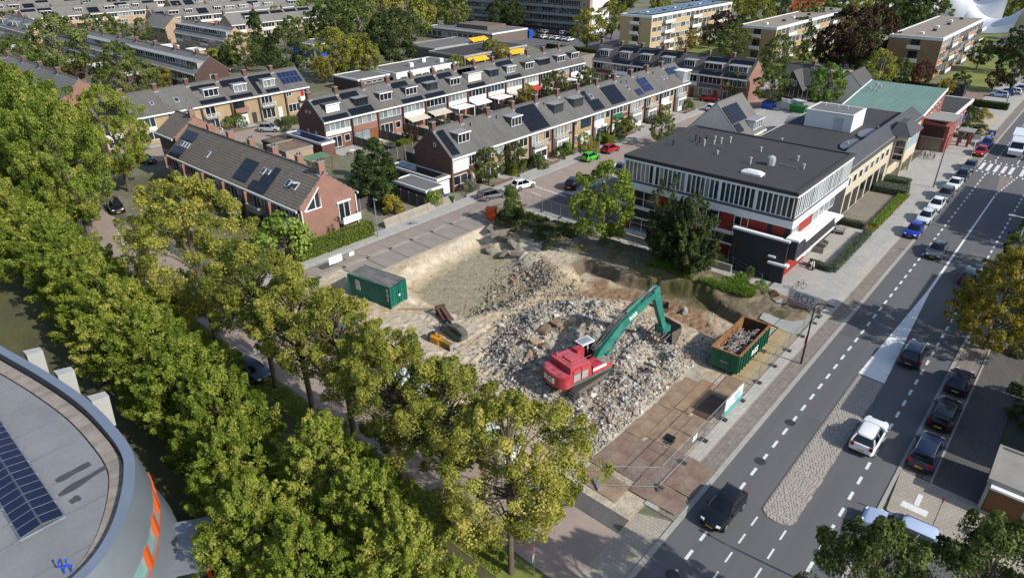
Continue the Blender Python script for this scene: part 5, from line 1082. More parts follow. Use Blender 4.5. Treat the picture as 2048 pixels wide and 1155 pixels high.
for i, (x, y, sx, sy, rm, lb) in enumerate(((-87, 51, 3, 2.4, m_bitgrey, 'grey roofed garden shed behind the dark tiled row'), (-92, 50.2, 3, 2.6, m_wwhite, 'white roofed lean-to behind the dark tiled row'), (-80.5, 50.4, 3.4, 3, m_bitgrey, 'flat grey garden room behind the end house'), (-86, 75, 2.6, 2.2, m_bitgrey, 'small dark shed between the two terraces'), (-88, 87, 2.6, 2.2, m_bitgrey, 'garden shed under the trees between the terraces'), (-87, 101, 3, 2.4, m_bitgrey, 'low garden shed behind the side street houses'),
        (-92, 112, 2.6, 2.2, m_wwhite, 'pale roofed garden shed among the middle gardens'), (-87, 124, 3, 2.4, m_bitgrey, 'dark garden shed near the far terrace end'), (-210, 74.5-6, 5, 4, m_bitgrey, 'flat brown shed in the gardens of the long terrace'), (-200.5, 69, 6, 4, m_wwhite, 'white roofed garage in the gardens of the long terrace'), (-222, 68, 5, 4, m_wwhite, 'pale glass garden house in the gardens of the long terrace'),
        (-236, 66, 5, 4, m_wwhite, 'white garden shed below the tall garden tree'), (-262, 66, 6, 5, m_bitgrey, 'grey shed row in the far gardens'), (-284, 64, 8, 5, m_wwhite, 'wide white roofed shed in the far gardens'), (-300, 60, 8, 5, m_bitgrey, 'grey roofed shed in the farthest gardens'), (-178, 52, 5, 4, m_wwhite, 'white dormer extension behind the tree hidden terrace'), (-168, 53, 4, 3, m_wwhite, 'white box extension next to the pink gable end'), (-228, 100, 6, 4, m_wwhite, 'white walled garden shed beside the dormer row'), (-243, 98, 6, 4, m_wwhite, 'white garden house near the clipped hedge'), (-186, 84, 8, 4, m_wwhite, 'white extension at the end of the long terrace'))):
    block('garden_shed', lb, 'shed', x-sx/2, x+sx/2, y-sy/2, y+sy/2, 2.5, rnd.choice((m_sbrick, m_dbrick, m_wood)), rm, rm, .12, par_t=.1)
# garages at the right edge
o, w, d = lowbox('garage', 'brick garage with brown timber doors on the road corner', 2.0, 9.0, 45.2, 49.4, 2.6, m_dbrick, m_conc, fas=m_conc)
for k in range(3):
    dr = bx(o, 'garage_door', -w+.25+k*2.3, -w+2.35+k*2.3, -d-.06, -d, .1, 2.2, M('brown_timber_door', '6a4324', rough=.6, var=.12, scale=2, stretch=(.4, 1, 6)))
    bx(o, 'pillar', -w-.02+k*2.3, -w+.2+k*2.3, -d-.12, -d, 0, 2.5, m_conc)
bx(o, 'white_board', -w+.2, -w+3.2, -d-.5, -d-.08, 2.3, 2.45, white)

# ---- the oval building
def oval():
    pts = [(-90, -3), (-75, 1.6), (-62, 3.8), (-54.6, 5.0), (-48, 6.2), (-42.6, 6.9), (-38.1, 7.0), (-35.6, 6.8), (-34.0, 6.3), (-32.3, 5.5), (-30.4, 4.3), (-29.0, 2.9), (-28.2, 1.2), (-27.9, -1), (-28.3, -4), (-30, -8), (-34, -12), (-42, -15), (-60, -16), (-80, -13), (-92, -8)]
    # Catmull-Rom
    P_ = []; n = len(pts)
    for i in range(n):
        p0, p1, p2, p3 = (Vector(pts[(i+k) % n]) for k in (-1, 0, 1, 2))
        for k in range(5):
            t = k/5; P_.append(.5*((2*p1)+(p2-p0)*t+(2*p0-5*p1+4*p2-p3)*t*t+(3*p1-p0-3*p2+p3)*t**3))
    P_ = P_[::-1]       # counter-clockwise
    N_ = []
    for i in range(len(P_)):
        d = (P_[(i+1) % len(P_)]-P_[i-1]).normalized(); N_.append(Vector((d.y, -d.x)))
    def off(o): return [(p+nn*o) for p, nn in zip(P_, N_)]
    t = thing('oval_building', 'silver clad oval building with flat grey roof and solar panels', 'building', (0, 0, 0))
    m_silver = M('silver_cladding', '8b949c', rough=.38, metal=.35, var=.08, scale=.4, fine=.04, fscale=5); Z = 9.0
    def ring(o0, z0, o1, z1, b, mi=0):
        A, B_ = off(o0), off(o1); n0 = len(b.v); k = len(A); b.v += [(p.x, p.y, z0) for p in A]+[(p.x, p.y, z1) for p in B_]
        for i in range(k): j = (i+1) % k; b.f.append((n0+i, n0+j, n0+k+j, n0+k+i)); b.m.append(mi)
    b = MB(); ring(.9, 0, .9, 3.2, b); ring(.9, 3.2, .35, 5.4, b); ring(.35, 5.4, .2, 5.4, b); ring(.2, 6.7, .35, 6.7, b); ring(.35, 6.7, 0, Z, b); b.obj('cladding', m_silver, t, True)
    b = MB(); ring(.2, 5.4, .2, 6.7, b); b.obj('window_band', M('sea_glass', '7fa8a4', rough=.15, var=.1, scale=.3), t, True)
    m_or = M('orange_frame', 'c85a22', rough=.5, var=.06); A = off(.3)
    for i in range(0, len(A), 1):
        if A[i].y > -6 and A[i].x > -60:
            d = (A[(i+1) % len(A)]-A[i]); L_ = d.length; a = math.atan2(d.y, d.x); b = MB().box(0, L_, -.1, .06, 0, .1); o = b.obj('window_sill', m_or, t); o.location = (A[i].x, A[i].y, 5.28); o.rotation_euler = (0, 0, a)
            if i % 5: continue
            b = MB().box(-.2, .2, -.12, .1, 0, 1.35); o = b.obj('window_mullion', m_or, t); o.location = (A[i].x, A[i].y, 5.38); o.rotation_euler = (0, 0, a)
    b = MB(); ring(0, Z, -.55, Z+.05, b); b.obj('rim_cap', M('blue_grey_rim', '7e8896', rough=.4, metal=.3, var=.06), t, True)
    b = MB(); ring(-.55, Z+.05, -.6, Z-.75, b); b.obj('gutter_side', M('navy_gutter', '232a3a', rough=.6), t, True)
    R_in = off(-1.5); b = MB(); b.prism([(p.x, p.y) for p in off(-.6)], Z-1.2, Z-.78); b.obj('roof_edge_base', m_conc, t)
    b = MB(); b.prism([(p.x, p.y) for p in R_in], Z-.8, Z-.6); roof = b.obj('roof', M('grey_roof_felt', '7e8082', rough=.9, var=.12, scale=.35, fine=.06, fscale=6), t)
    # paving tiles round the rim
    m_rt = M('rim_paver', '8b8279', rough=.9, var=.15, scale=1.5, fine=.12, fscale=8, rand=.14); A, B_ = off(-.66), off(-1.42); acc = 0
    for i in range(len(A)):
        j = (i+1) % len(A); L_ = (A[j]-A[i]).length; k = max(1, round(L_/.5))
        if A[i].y < -9: continue
        for q in range(k):
            f0, f1 = q/k+.012, (q+1)/k-.012; c = [A[i].lerp(A[j], f0), A[i].lerp(A[j], f1), B_[i].lerp(B_[j], f1), B_[i].lerp(B_[j], f0)]; b = MB(); b.prism([(p.x, p.y) for p in c[::-1]], Z-.76, Z-.54-.015*rnd.random()); b.obj('paver', m_rt, roof)
    # felt seams
    for x in range(-70, -28, 3):
        ys = [p.y for p in R_in if abs(p.x-x) < 2.5 and p.y > -5]
        if ys: b = MB().box(x-.03, x+.03, -12, max(ys)-.5, Z-.595, Z-.588); b.obj('felt_seam', M('felt_joint', '6a6c6e', rough=.9), roof)
    # puddle stains: damp felt
    md_ = M('damp_felt', '47494a', rough=.5, var=.3, scale=1.2, contrast=.6)
    for q, (ua, va, ub, vb, wd) in enumerate(((118, 990, 212, 932, .28), (112, 962, 180, 925, .3), (140, 1004, 160, 992, .3), (200, 940, 252, 905, .16))):
        a_, b2_ = g(ua, va, Z-.584), g(ub, vb, Z-.584); d_ = (b2_-a_); nn = Vector((-d_.y, d_.x, 0)).normalized(); K = 9; top_, bot_ = [], []
        for k in range(K+1): f_ = k/K; w_ = wd*(.35+.65*math.sin(math.pi*(.08+.84*f_)))*(1+.25*math.sin(7*f_+q)); p_ = a_.lerp(b2_, f_); top_.append(p_+nn*w_); bot_.append(p_-nn*w_)
        b = MB(); b.poly([(p_.x, p_.y, Z-.586+.001*q) for p_ in top_+bot_[::-1]]); b.obj('damp_patch', md_, roof)
    # solar array: low ridged rows
    me = MB().box(-.37, .37, -.49, .49, -.03, .0).box(-.35, .35, -.47, .47, 0, .008, 1).mesh('solar_panel', [m_alu, m_solarcell()])
    sx0, sy0, rot = -33.8, 1.7, 0.0
    arr = link('solar_array', MB().box(-16.5, .1, -1.05, 1.05, -.02, .04).mesh('solar_array', m_alu), t, (sx0, sy0-.1, Z-.5))
    for i in range(21):
        for s_ in (-1, 1):
            o = link('solar_panel', me, arr, (-.4-i*.77, s_*.5, .22)); o.rotation_euler = (-s_*.17, 0, 0)
        if i % 2 == 0: o = link('array_rail', cached('arail', lambda: MB().box(-.03, .03, -1.35, 1.35, 0, .05).mesh('array_rail', m_alu)), arr, (-.4-i*.77+.385, 0, .02))
    # fins on the far facade
    for u, v in ((60, 706), (122, 746), (190, 797)):
        p = g(u, v, 8.0); b = MB(); b.hexa([(-.45, -.7, 5.6), (.45, -.7, 5.6), (.3, .25, 5.6), (-.3, .25, 5.6), (-.4, -.6, 8.2), (.5, -.6, 8.2), (.3, .45, 8.0), (-.4, .45, 8.0)]); o = b.obj('facade_fin', M('pale_fin', 'a9aaa6', rough=.7, var=.08), t); o.location = (p.x, p.y+.3, 0)
    # entrance porch with glass and orange frame
    b = MB(); b.prism([(-34.9, 6.9), (-31.6, 4.7), (-29.9, 7.2), (-33.4, 9.2)], 3.3, 3.5); b.obj('porch_roof', m_silver, t)
    b = MB(); b.prism([(-34.6, 7.0), (-31.6, 5.0), (-30.2, 7.1), (-33.4, 8.9)], 0, 3.28); b.obj('porch_glass', M('dark_green_glass', '1c3330', rough=.1), t)
    for x, y in ((-33.4, 9.0), (-30.1, 7.2), (-31.7, 8.1)): b = MB().box(x-.1, x+.1, y-.1, y+.1, 0, 3.3); b.obj('porch_post', m_or, t)
    b = MB(); b.tube([(-33.4, 9.05, 3.2), (-30.0, 7.25, 3.2)], .12, 4); b.obj('porch_beam', m_or, t)
    return t
def m_solarcell():
    m = M('solar_cells', '1a1d38', rough=.15, var=.15, spec=.6, pattern='flat', psize=(.23, .31, .022), pcol='ffffff', scale=1); return m
oval()

# ------------------------------------------------------------------ trees, shrubs, hedges
m_bark = M('bark', '5b5145', rough=.95, var=.25, scale=4, stretch=(1, 1, .25), fine=.15, fscale=10)
LF = {
 'row': leafmat('leaf_yellow_green', '5e6a2c', '94973e', 'c2b860', .42), 'horn': leafmat('leaf_fresh_green', '55661f', '839434', 'b4b058', .38), 'plane': leafmat('leaf_bright_green', '526622', '809238', 'b2b054', .38),
 'green': leafmat('leaf_mid_green', '3c4a20', '5e6e34', '8a8e50'), 'dark': leafmat('leaf_dark_green', '2b391a', '45552a', '66713c'), 'copper': leafmat('leaf_copper', '2c1c17', '45302a', '5d4a30'),
 'yellow': leafmat('leaf_autumn_yellow', '646220', '938a30', 'bda444'), 'light': leafmat('leaf_light_green', '46601c', '6c8a30', '97a850'), 'grey': leafmat('leaf_grey_green', '46523c', '66705a', '8b9078'), 'red': leafmat('leaf_red_brown', '4a2a20', '74483a', '8d6a4a'), 'gold': leafmat('leaf_gold', '585a1c', '857e28', 'ad9a3c'), 'con': leafmat('leaf_conifer', '1f3015', '3a5222', '5f7034')}

def leaf_mesh(name, clumps, n, size, seed, out=.6, upb=.35, flat=1.0, spread=1.0, shoot=0.0, sup=.7):
    """clumps: (centre, radius, weight, tone). Diamond leaf sprays round every clump, as one crown"""
    r = np.random.default_rng(seed); C = np.array([c[0] for c in clumps]); Rr = np.array([c[1] for c in clumps]); Wt = np.array([c[2] for c in clumps]); T = np.array([c[3] for c in clumps])
    k = r.choice(len(C), n, p=Wt/Wt.sum()); ctr = C[:, :].mean(0)
    d = r.normal(size=(n, 3)); d /= np.linalg.norm(d, axis=1)[:, None]
    o = C[k]-ctr; o /= np.linalg.norm(o, axis=1)[:, None]+1e-6
    d = d+out*o; d[:, 2] += upb; d /= np.linalg.norm(d, axis=1)[:, None]
    rad = Rr[k]*(.55+.5*r.random(n)**.6)*spread
    P = C[k]+d*rad[:, None]*np.array([1, 1, flat])
    if shoot:
        ax = r.normal(size=(len(C), 3))*.35; oo = C-ctr; oo[:, 2] *= .5; ax += oo/(np.linalg.norm(oo, axis=1)[:, None]+1e-6); ax[:, 2] += sup; ax /= np.linalg.norm(ax, axis=1)[:, None]
        u_ = r.random(n)**.8; P = C[k]+ax[k]*(u_*shoot*Rr[k]*2.2-.3*Rr[k])[:, None]+d*(rad*(1-.72*u_))[:, None]
    nr = d+.55*r.normal(size=(n, 3)); nr /= np.linalg.norm(nr, axis=1)[:, None]
    a = np.cross(nr, r.normal(size=(n, 3))); a /= np.linalg.norm(a, axis=1)[:, None]+1e-9; b_ = np.cross(nr, a)
    s = size*r.uniform(.5, 1.5, n)
    V = np.stack([P-a*s[:, None]*.6, P+b_*s[:, None]*.38, P+a*s[:, None]*.6, P-b_*s[:, None]*.38], 1).reshape(-1, 3)
    me = bpy.data.meshes.new(name); me.vertices.add(4*n); me.vertices.foreach_set('co', V.ravel()); me.loops.add(4*n); me.loops.foreach_set('vertex_index', np.arange(4*n)); me.polygons.add(n); me.polygons.foreach_set('loop_start', np.arange(n)*4)
    me.update(calc_edges=True)
    v = np.clip(.45+T[k]*.22+.2*r.normal(size=n), 0, 1); at = me.attributes.new('leafv', 'FLOAT', 'POINT'); at.data.foreach_set('value', np.repeat(v, 4).astype(np.float32))
    me.materials.append(LF['green']); return me
def trunk_mesh(name, h0, h1, r0, clumps, nl, seed, lean=.3):
    rr = random.Random(seed); b = MB(); top = Vector((rr.uniform(-lean, lean), rr.uniform(-lean, lean), h1))
    pts = [(0, 0, -.1), (0, 0, .4), (top.x*.3, top.y*.3, h0), (top.x*.7, top.y*.7, (h0+h1)/2), tuple(top)]
    b.tube(pts, [r0*1.35, r0, r0*.85, r0*.55, r0*.15], 8)
    for c in rr.sample(clumps, min(nl, len(clumps))):
        e = Vector(c[0]); z = min(h1*.92, max(h0*.85, e.z-rr.uniform(.8, 2.2)-.25*math.hypot(e.x, e.y))); st = Vector((top.x*.6*z/h1, top.y*.6*z/h1, z)); mid = st.lerp(e, .5)+Vector((0, 0, .25))
        b.tube([st, mid, e], [r0*.4, r0*.25, r0*.07], 5, caps=False)
    return b.mesh(name, m_bark, 'all')
def envelope(kind, seed, n, R, z0, z1, rc):
    """clump centres for one crown shape"""
    rr = random.Random(seed); cl = []; H = z1-z0; lob = [rr.uniform(0, 6.28) for _ in range(3)]
    while len(cl) < n:
        t = rr.random(); a = rr.uniform(0, 2*math.pi)
        if kind == 'round': pr = math.sqrt(max(0, 1-(2*t-1)**2))*(.95 if t > .5 else 1.0)
        elif kind == 'row': pr = math.sin(math.pi*min(1, t*.9+.12))**.7*(1-.35*t)
        elif kind == 'horn': pr = (math.sin(math.pi*min(1, t*.72+.26))**.8)
        elif kind == 'cone': pr = (1-t)**.8*.95+.05
        elif kind == 'flame': pr = math.sin(math.pi*min(1, t*.78+.16))**.9
        elif kind == 'dome': pr = math.sqrt(max(0, 1-t*t))
        elif kind == 'spikes':
            j = rr.randrange(6); a2 = j*1.047+lob[0]; top = 1 if j == 0 else .68+.24*math.sin(j*2.7+lob[1]); off = 0 if j == 0 else .52
            t = rr.random()**1.1*top; u_ = t/top; pr = .55*math.sin(math.pi*min(1, u_*.86+.13))**.8; q = rr.uniform(.3, 1)**.5
            x, y = R*(off*min(1, .45+u_)*math.cos(a2)+pr*q*math.cos(a)), R*(off*min(1, .45+u_)*math.sin(a2)+pr*q*math.sin(a)); c = rc*rr.uniform(.65, 1.25); cl.append(((x, y, z0+H*t), c, c*c, rr.gauss(0, 1))); continue
        pr *= 1+.16*math.sin(2*a+lob[0])+.12*math.sin(3*a+lob[1]+4*t)+.08*math.sin(5*a+lob[2])
        q = rr.uniform(.35, 1)**.5; x, y = R*pr*q*math.cos(a), R*pr*q*math.sin(a); z = z0+H*t
        if pr < .08: continue
        c = rc*rr.uniform(.65, 1.25); cl.append(((x, y, z), c, c*c, rr.gauss(0, 1)))
    return cl
PROTO = {}
def proto(kind, var, env, n, R, z0, z1, rc, leaves, size, r0, nl=16, h0=None, **kw):
    cl = envelope(env, var*13+hash(kind) % 1, n, R, z0, z1, rc); sd = var*31+len(kind)*7
    PROTO.setdefault(kind, []).append((trunk_mesh('trunk', h0 if h0 else z0, z1*.92, r0, cl, nl, sd), leaf_mesh('crown', cl, leaves, size, sd, **kw), R, z1))
for v in (1, 2, 3, 4): proto('row', v, 'row', 92, 3.7, 6.9, 12.9, .74, 34000, .135, .24, 60, 6.0, spread=1.2, shoot=.8)
for v in (1, 2): proto('rowfull', v, 'round', 170, 4.4, 5.2, 13.0, .82, 52000, .135, .24, 50, 4.6, spread=1.15, shoot=.7)
for v in (1, 2, 3, 4): proto('horn', v, 'horn', 260, 3.5, 1.2, 7.7, .58, 48000, .13, .2, 14, 1.2, upb=.5, shoot=1.0, spread=1.1)
for v in (1, 2, 3): proto('plane', v, 'round', 250, 5.8, 4.2, 16.2, .98, 50000, .19, .38, 26, 4.0, shoot=.7, spread=1.1)
for v in (1, 2, 3): proto('round', v, 'round', 95, 2.9, 1.6, 7.0, .62, 11500, .18, .16, 14, 1.5, spread=1.15, shoot=.6)
for v in (1, 2): proto('cone', v, 'cone', 60, 1.7, .3, 6.5, .5, 4200, .2, .12, 6, .4)
for v in (1, 2): proto('flame', v, 'spikes', 240, 2.4, 1.1, 9.2, .42, 34000, .13, .15, 16, 1.2, upb=.6, shoot=1.3, sup=2.0)
for v in (1, 2, 3): proto('shrub', v, 'dome', 26, 1.0, .15, 1.5, .38, 1500, .13, .04, 6, .15)

def tree(kind, x, y, h, R, leaf, label, group=None, name='tree', z=0, cat='tree', var=None):
    P_ = PROTO[kind]; tm, cm, pr, ph = P_[rnd.randrange(len(P_)) if var is None else var % len(P_)]
    o = thing(name, label, cat, (x, y, z), rnd.uniform(0, 6.28), group); sz = h/ph; sx = R/pr; o.scale = (sx, sx, sz)
    link('trunk', tm, o); link('crown', cm, o, mat=LF[leaf]); return o
def T(u, v, rpx, leaf, label, kind='round', group=None, name='tree', asp=1.0, cat='tree'):
    """tree from the middle of its crown in the photograph: distance follows from the ground below an ordinary crown of that width"""
    R = 3.0
    for _ in range(8):
        ph = {'round': 7.2/3, 'cone': 6.5/1.7, 'flame': 9.2/2.4, 'plane': 16.5/6, 'shrub': 1.5, 'row': 13.2/4, 'horn': 8.2/3.7}[kind]*asp
        zc = R*ph*{'round': .6, 'cone': .5, 'shrub': .5, 'flame': .55}.get(kind, .6); p = g(u, v, zc); dist = (p-Vector((0, 0, CH))).length; R = .5*R+.5*rpx*dist/FPX
    return tree(kind, p.x, p.y, R*ph, R, leaf, label, group, name, cat=cat)

# tall street trees beside the plot
gr = 'tall trees along the brick road'
for i, (x, y, h, R) in enumerate(((-58.2, 21.2, 15.6, 5.0), (-64.5, 29.3, 12.0, 3.6), (-46.9, 20.9, 13.4, 3.9), (-40.8, 20.8, 13.2, 3.7), (-35.0, 20.7, 13.0, 3.6), (-29.6, 20.8, 12.2, 3.5), (-24.2, 20.6, 12.2, 3.5), (-18.6, 20.3, 12.0, 4.0))):
    if i == 1: continue
    tree('plane' if i == 0 else ('rowfull' if i in (5, 7) else 'row'), x, y, h, R, 'row', 'broad yellow green street tree beside the dark tiled row' if i == 0 else 'tall yellowing street tree on the verge beside the demolition plot', None if i == 0 else gr, 'street_tree', var=i)
for i, (x, y, h, R) in enumerate(((-91.5, 21.4, 17.5, 4.4), (-97.5, 21.6, 18.5, 5.2), (-106, 22, 18.5, 6), (-116, 21.8, 19, 6.5), (-127, 21.5, 18.5, 6.5), (-139, 22, 18, 6.5), (-110, 33, 15, 4.8), (-152, 21, 18, 6.5))):
    tree('plane', x, y, h, R, 'plane', 'large bright green street tree at the bend of the brick road', 'large street trees along the far brick road', 'street_tree', var=i)
for i, (x, y, h, R) in enumerate(((-101, 14.7, 9.2, 3.96), (-93, 14.5, 9, 3.87), (-85.5, 14.3, 8.8, 3.78), (-78.3, 15.1, 8.6, 3.69), (-71.3, 14.5, 8.6, 3.78), (-64.5, 14.3, 8.4, 3.69), (-58, 14.2, 8.4, 3.6), (-51.6, 13.9, 8.2, 3.51), (-45.5, 13.6, 8.2, 3.42), (-39.8, 13.3, 8.0, 3.24), (-34.6, 11.7, 7.6, 2.7), (-29.6, 15.1, 8.2, 3.06), (-29.2, 9.9, 7.4, 2.61), (-24.6, 14.7, 8.0, 2.97), (-24.4, 10.1, 7.6, 2.61), (-20.4, 13.9, 7.8, 2.61), (-109, 14.9, 9.2, 3.96), (-118, 14.9, 9.2, 3.96))):
    tree('horn', x, y, h, R, 'horn', 'dense clipped green tree in the row beside the oval building', 'clipped trees beside the oval building', 'clipped_tree', var=i)
# trees round the plot
tree('flame', -29.6, 63.2, 10.0, 2.9, 'dark', 'dark upright hornbeam with pale trunk in front of the school', None, 'hornbeam_tree', var=0); tree('flame', -33.2, 64.4, 10.3, 3.1, 'dark', 'broader dark upright hornbeam behind the pale trunked one', None, 'hornbeam_tree', var=1)
tree('round', -41.4, 63.0, 10.4, 3.8, 'plane', 'round yellow green tree at the north edge of the plot', None, 'ash_tree', var=0)
tree('cone', -54.9, 61.2, 5.6, 2.2, 'green', 'scruffy pointed evergreen beside the orange bin', None, 'evergreen_tree', var=0)
tree('horn', -1.4, 68.0, 8.9, 3.3, 'gold', 'yellow autumn tree on the kerb beside parked cars', None, 'maple_tree', var=1)
for u, v, R in ((1742, 1170, 2.3), (1962, 1172, 2.5)): p = g(u, v, 10.2); tree('row', p.x, p.y, 13.0, R*1.15, 'green', 'tall leafy tree standing at the mouth of the east side street', 'trees at the east side street', 'street_tree')
for y, R in ((100, 3.2), (112, 3.2), (146, 3.4), (160, 3.4), (175, 3.4)): tree('round', 2.2, y, 8, R, 'green', 'green street tree on the east pavement of the main road', 'east pavement trees', 'street_tree')
tree('round', -1.3, 88.5, 6.4, 2.5, 'green', 'small green street tree beside the curved road lamp', None, 'street_tree')
# garden, park and far trees, read off the photograph
far = 'garden trees among the terraces'
for u, v, r, lf, kd in ((119, 93, 40, 'green', 'round'), (235, 119, 24, 'green', 'round'), (121, 133, 18, 'light', 'round'), (152, 143, 13, 'copper', 'round'), (272, 156, 28, 'green', 'round'), (218, 167, 20, 'green', 'round'), (322, 156, 16, 'yellow', 'round'), (178, 47, 12, 'green', 'round'), (213, 52, 16, 'green', 'round'), (242, 60, 13, 'green', 'round'), (286, 60, 16, 'green', 'round'), (330, 60, 9, 'light', 'round'), (195, 133, 12, 'green', 'round'), (30, 95, 16, 'green', 'round'), (8, 40, 10, 'dark', 'round'), (60, 110, 12, 'green', 'round'), (345, 130, 12, 'green', 'round')):
    T(u, v, r, lf, 'garden tree between the long terrace and the terrace below it', kd, far)
for u, v, r, lf, kd in ((403, 82, 11, 'yellow', 'round'), (515, 78, 23, 'dark', 'cone'), (589, 66, 24, 'green', 'round'), (485, 101, 26, 'green', 'round'), (573, 109, 38, 'dark', 'round'), (667, 101, 34, 'row', 'round'), (697, 118, 28, 'row', 'round'), (647, 138, 18, 'yellow', 'round'), (737, 121, 26, 'row', 'round'), (722, 95, 22, 'row', 'round'), (520, 95, 20, 'green', 'round'), (545, 118, 18, 'dark', 'round'), (460, 110, 14, 'green', 'round')):
    T(u, v, r, lf, 'bushy tree round the playground beside the low school', kd, 'trees round the playground')
for u, v, r, lf in ((794, 75, 42, 'dark'), (768, 60, 30, 'dark'), (714, 48, 36, 'green'), (815, 28, 42, 'row'), (640, 50, 28, 'dark'), (671, 42, 30, 'green'), (911, 22, 28, 'green'), (760, 14, 34, 'row'), (870, 12, 28, 'row'), (700, 8, 28, 'green'), (940, 6, 20, 'green'), (995, 28, 20, 'dark'), (1029, 28, 20, 'dark'), (660, 12, 24, 'light'), (610, 26, 18, 'light')):
    T(u, v, r, lf, 'tall park tree rising behind the low school roofs', 'round', 'tall park trees behind the low school', 'park_tree')
for u, v, r, lf in ((1175, 56, 28, 'row'), (1225, 36, 26, 'row'), (1444, 52, 22, 'copper'), (1465, 82, 27, 'green'), (1420, 70, 16, 'dark'), (1556, 110, 29, 'green'), (1515, 28, 27, 'row'), (1573, 12, 24, 'green'), (1697, 78, 42, 'copper'), (1751, 68, 38, 'copper'), (1660, 95, 30, 'copper'), (1717, 36, 28, 'row'), (1620, 40, 24, 'green'), (1759, 140, 28, 'row'), (1802, 143, 18, 'green'), (1845, 147, 17, 'red'), (1838, 36, 30, 'dark'), (1871, 26, 24, 'green'), (1962, 106, 17, 'green'), (2050, 92, 28, 'dark'), (1790, 30, 28, 'green'), (2035, 135, 26, 'dark'), (2046, 24, 18, 'green'), (1345, 78, 12, 'yellow'), (1386, 78, 13, 'yellow'), (1310, 82, 12, 'row'), (1920, 165, 14, 'dark'), (1890, 175, 12, 'yellow'), (1720, 100, 30, 'dark'), (1480, 60, 20, 'dark'), (1600, 66, 22, 'dark'), (1990, 160, 12, 'red'), (1610, 105, 14, 'green')):
    T(u, v, r, lf, {'copper': 'dark copper leaved tree between the yellow flats', 'red': 'red brown tree beside the tan flats', 'yellow': 'small yellow tree below the yellow flats', 'dark': 'dark green tree in the grounds of the flats'}.get(lf, 'green tree in the grounds of the flats'), 'round', {'copper': 'copper trees between the flats', 'red': 'red trees by the flats', 'yellow': 'yellow trees below the flats', 'dark': 'dark trees round the flats'}.get(lf, 'green trees round the flats'), 'park_tree')
for u, v, r, lf, lb in ((1112, 172, 24, 'green', 'bushy tree in front of the white fronted dormer house'), (1053, 189, 17, 'yellow', 'small golden tree in the garden by the red awning'), (1176, 158, 19, 'green', 'dark green garden tree between the terrace ends'), (911, 128, 14, 'row', 'yellowish tree beside the low white building'), (984, 98, 16, 'row', 'thin tree in front of the yellow awnings'), (1006, 106, 14, 'yellow', 'yellow tree beside the yellow sunblinds'), (822, 272, 17, 'copper', 'purple leaved shrub tree in the garden of the end house'), (1473, 168, 21, 'row', 'yellow green tree beside the red gable end'), (1544, 172, 28, 'green', 'green tree in front of the dark timber house'), (1655, 172, 32, 'light', 'feathery light green tree beside the green roofed hall'), (1324, 257, 24, 'green', 'dark green tree at the school corner on the side street'), (1502, 262, 11, 'green', 'small green tree behind the school roof'), (1405, 300-52, 12, 'green', 'green bush beside the solar roofed house'), (977, 330, 29, 'green', 'spreading green tree in front of the white clad end house'), (1029, 314, 24, 'dark', 'dark green tree in the second front garden'), (1168, 284, 16, 'row', 'golden green shrub tree in front of the pale garage'), (1240, 258, 19, 'green', 'rounded green tree near the red car'), (1262, 246, 12, 'green', 'green bush beside the parked red car')):
    T(u, v, r, lf, lb)
for u, v, r in ((722, 340, 25), (752, 322, 30), (776, 350, 28), (742, 372, 25), (770, 385, 22)): T(u, v, r, 'con', 'tall ivy clad evergreen behind the brick end house', 'cone', 'evergreens behind the brick end house', 'evergreen_tree', asp=.75)
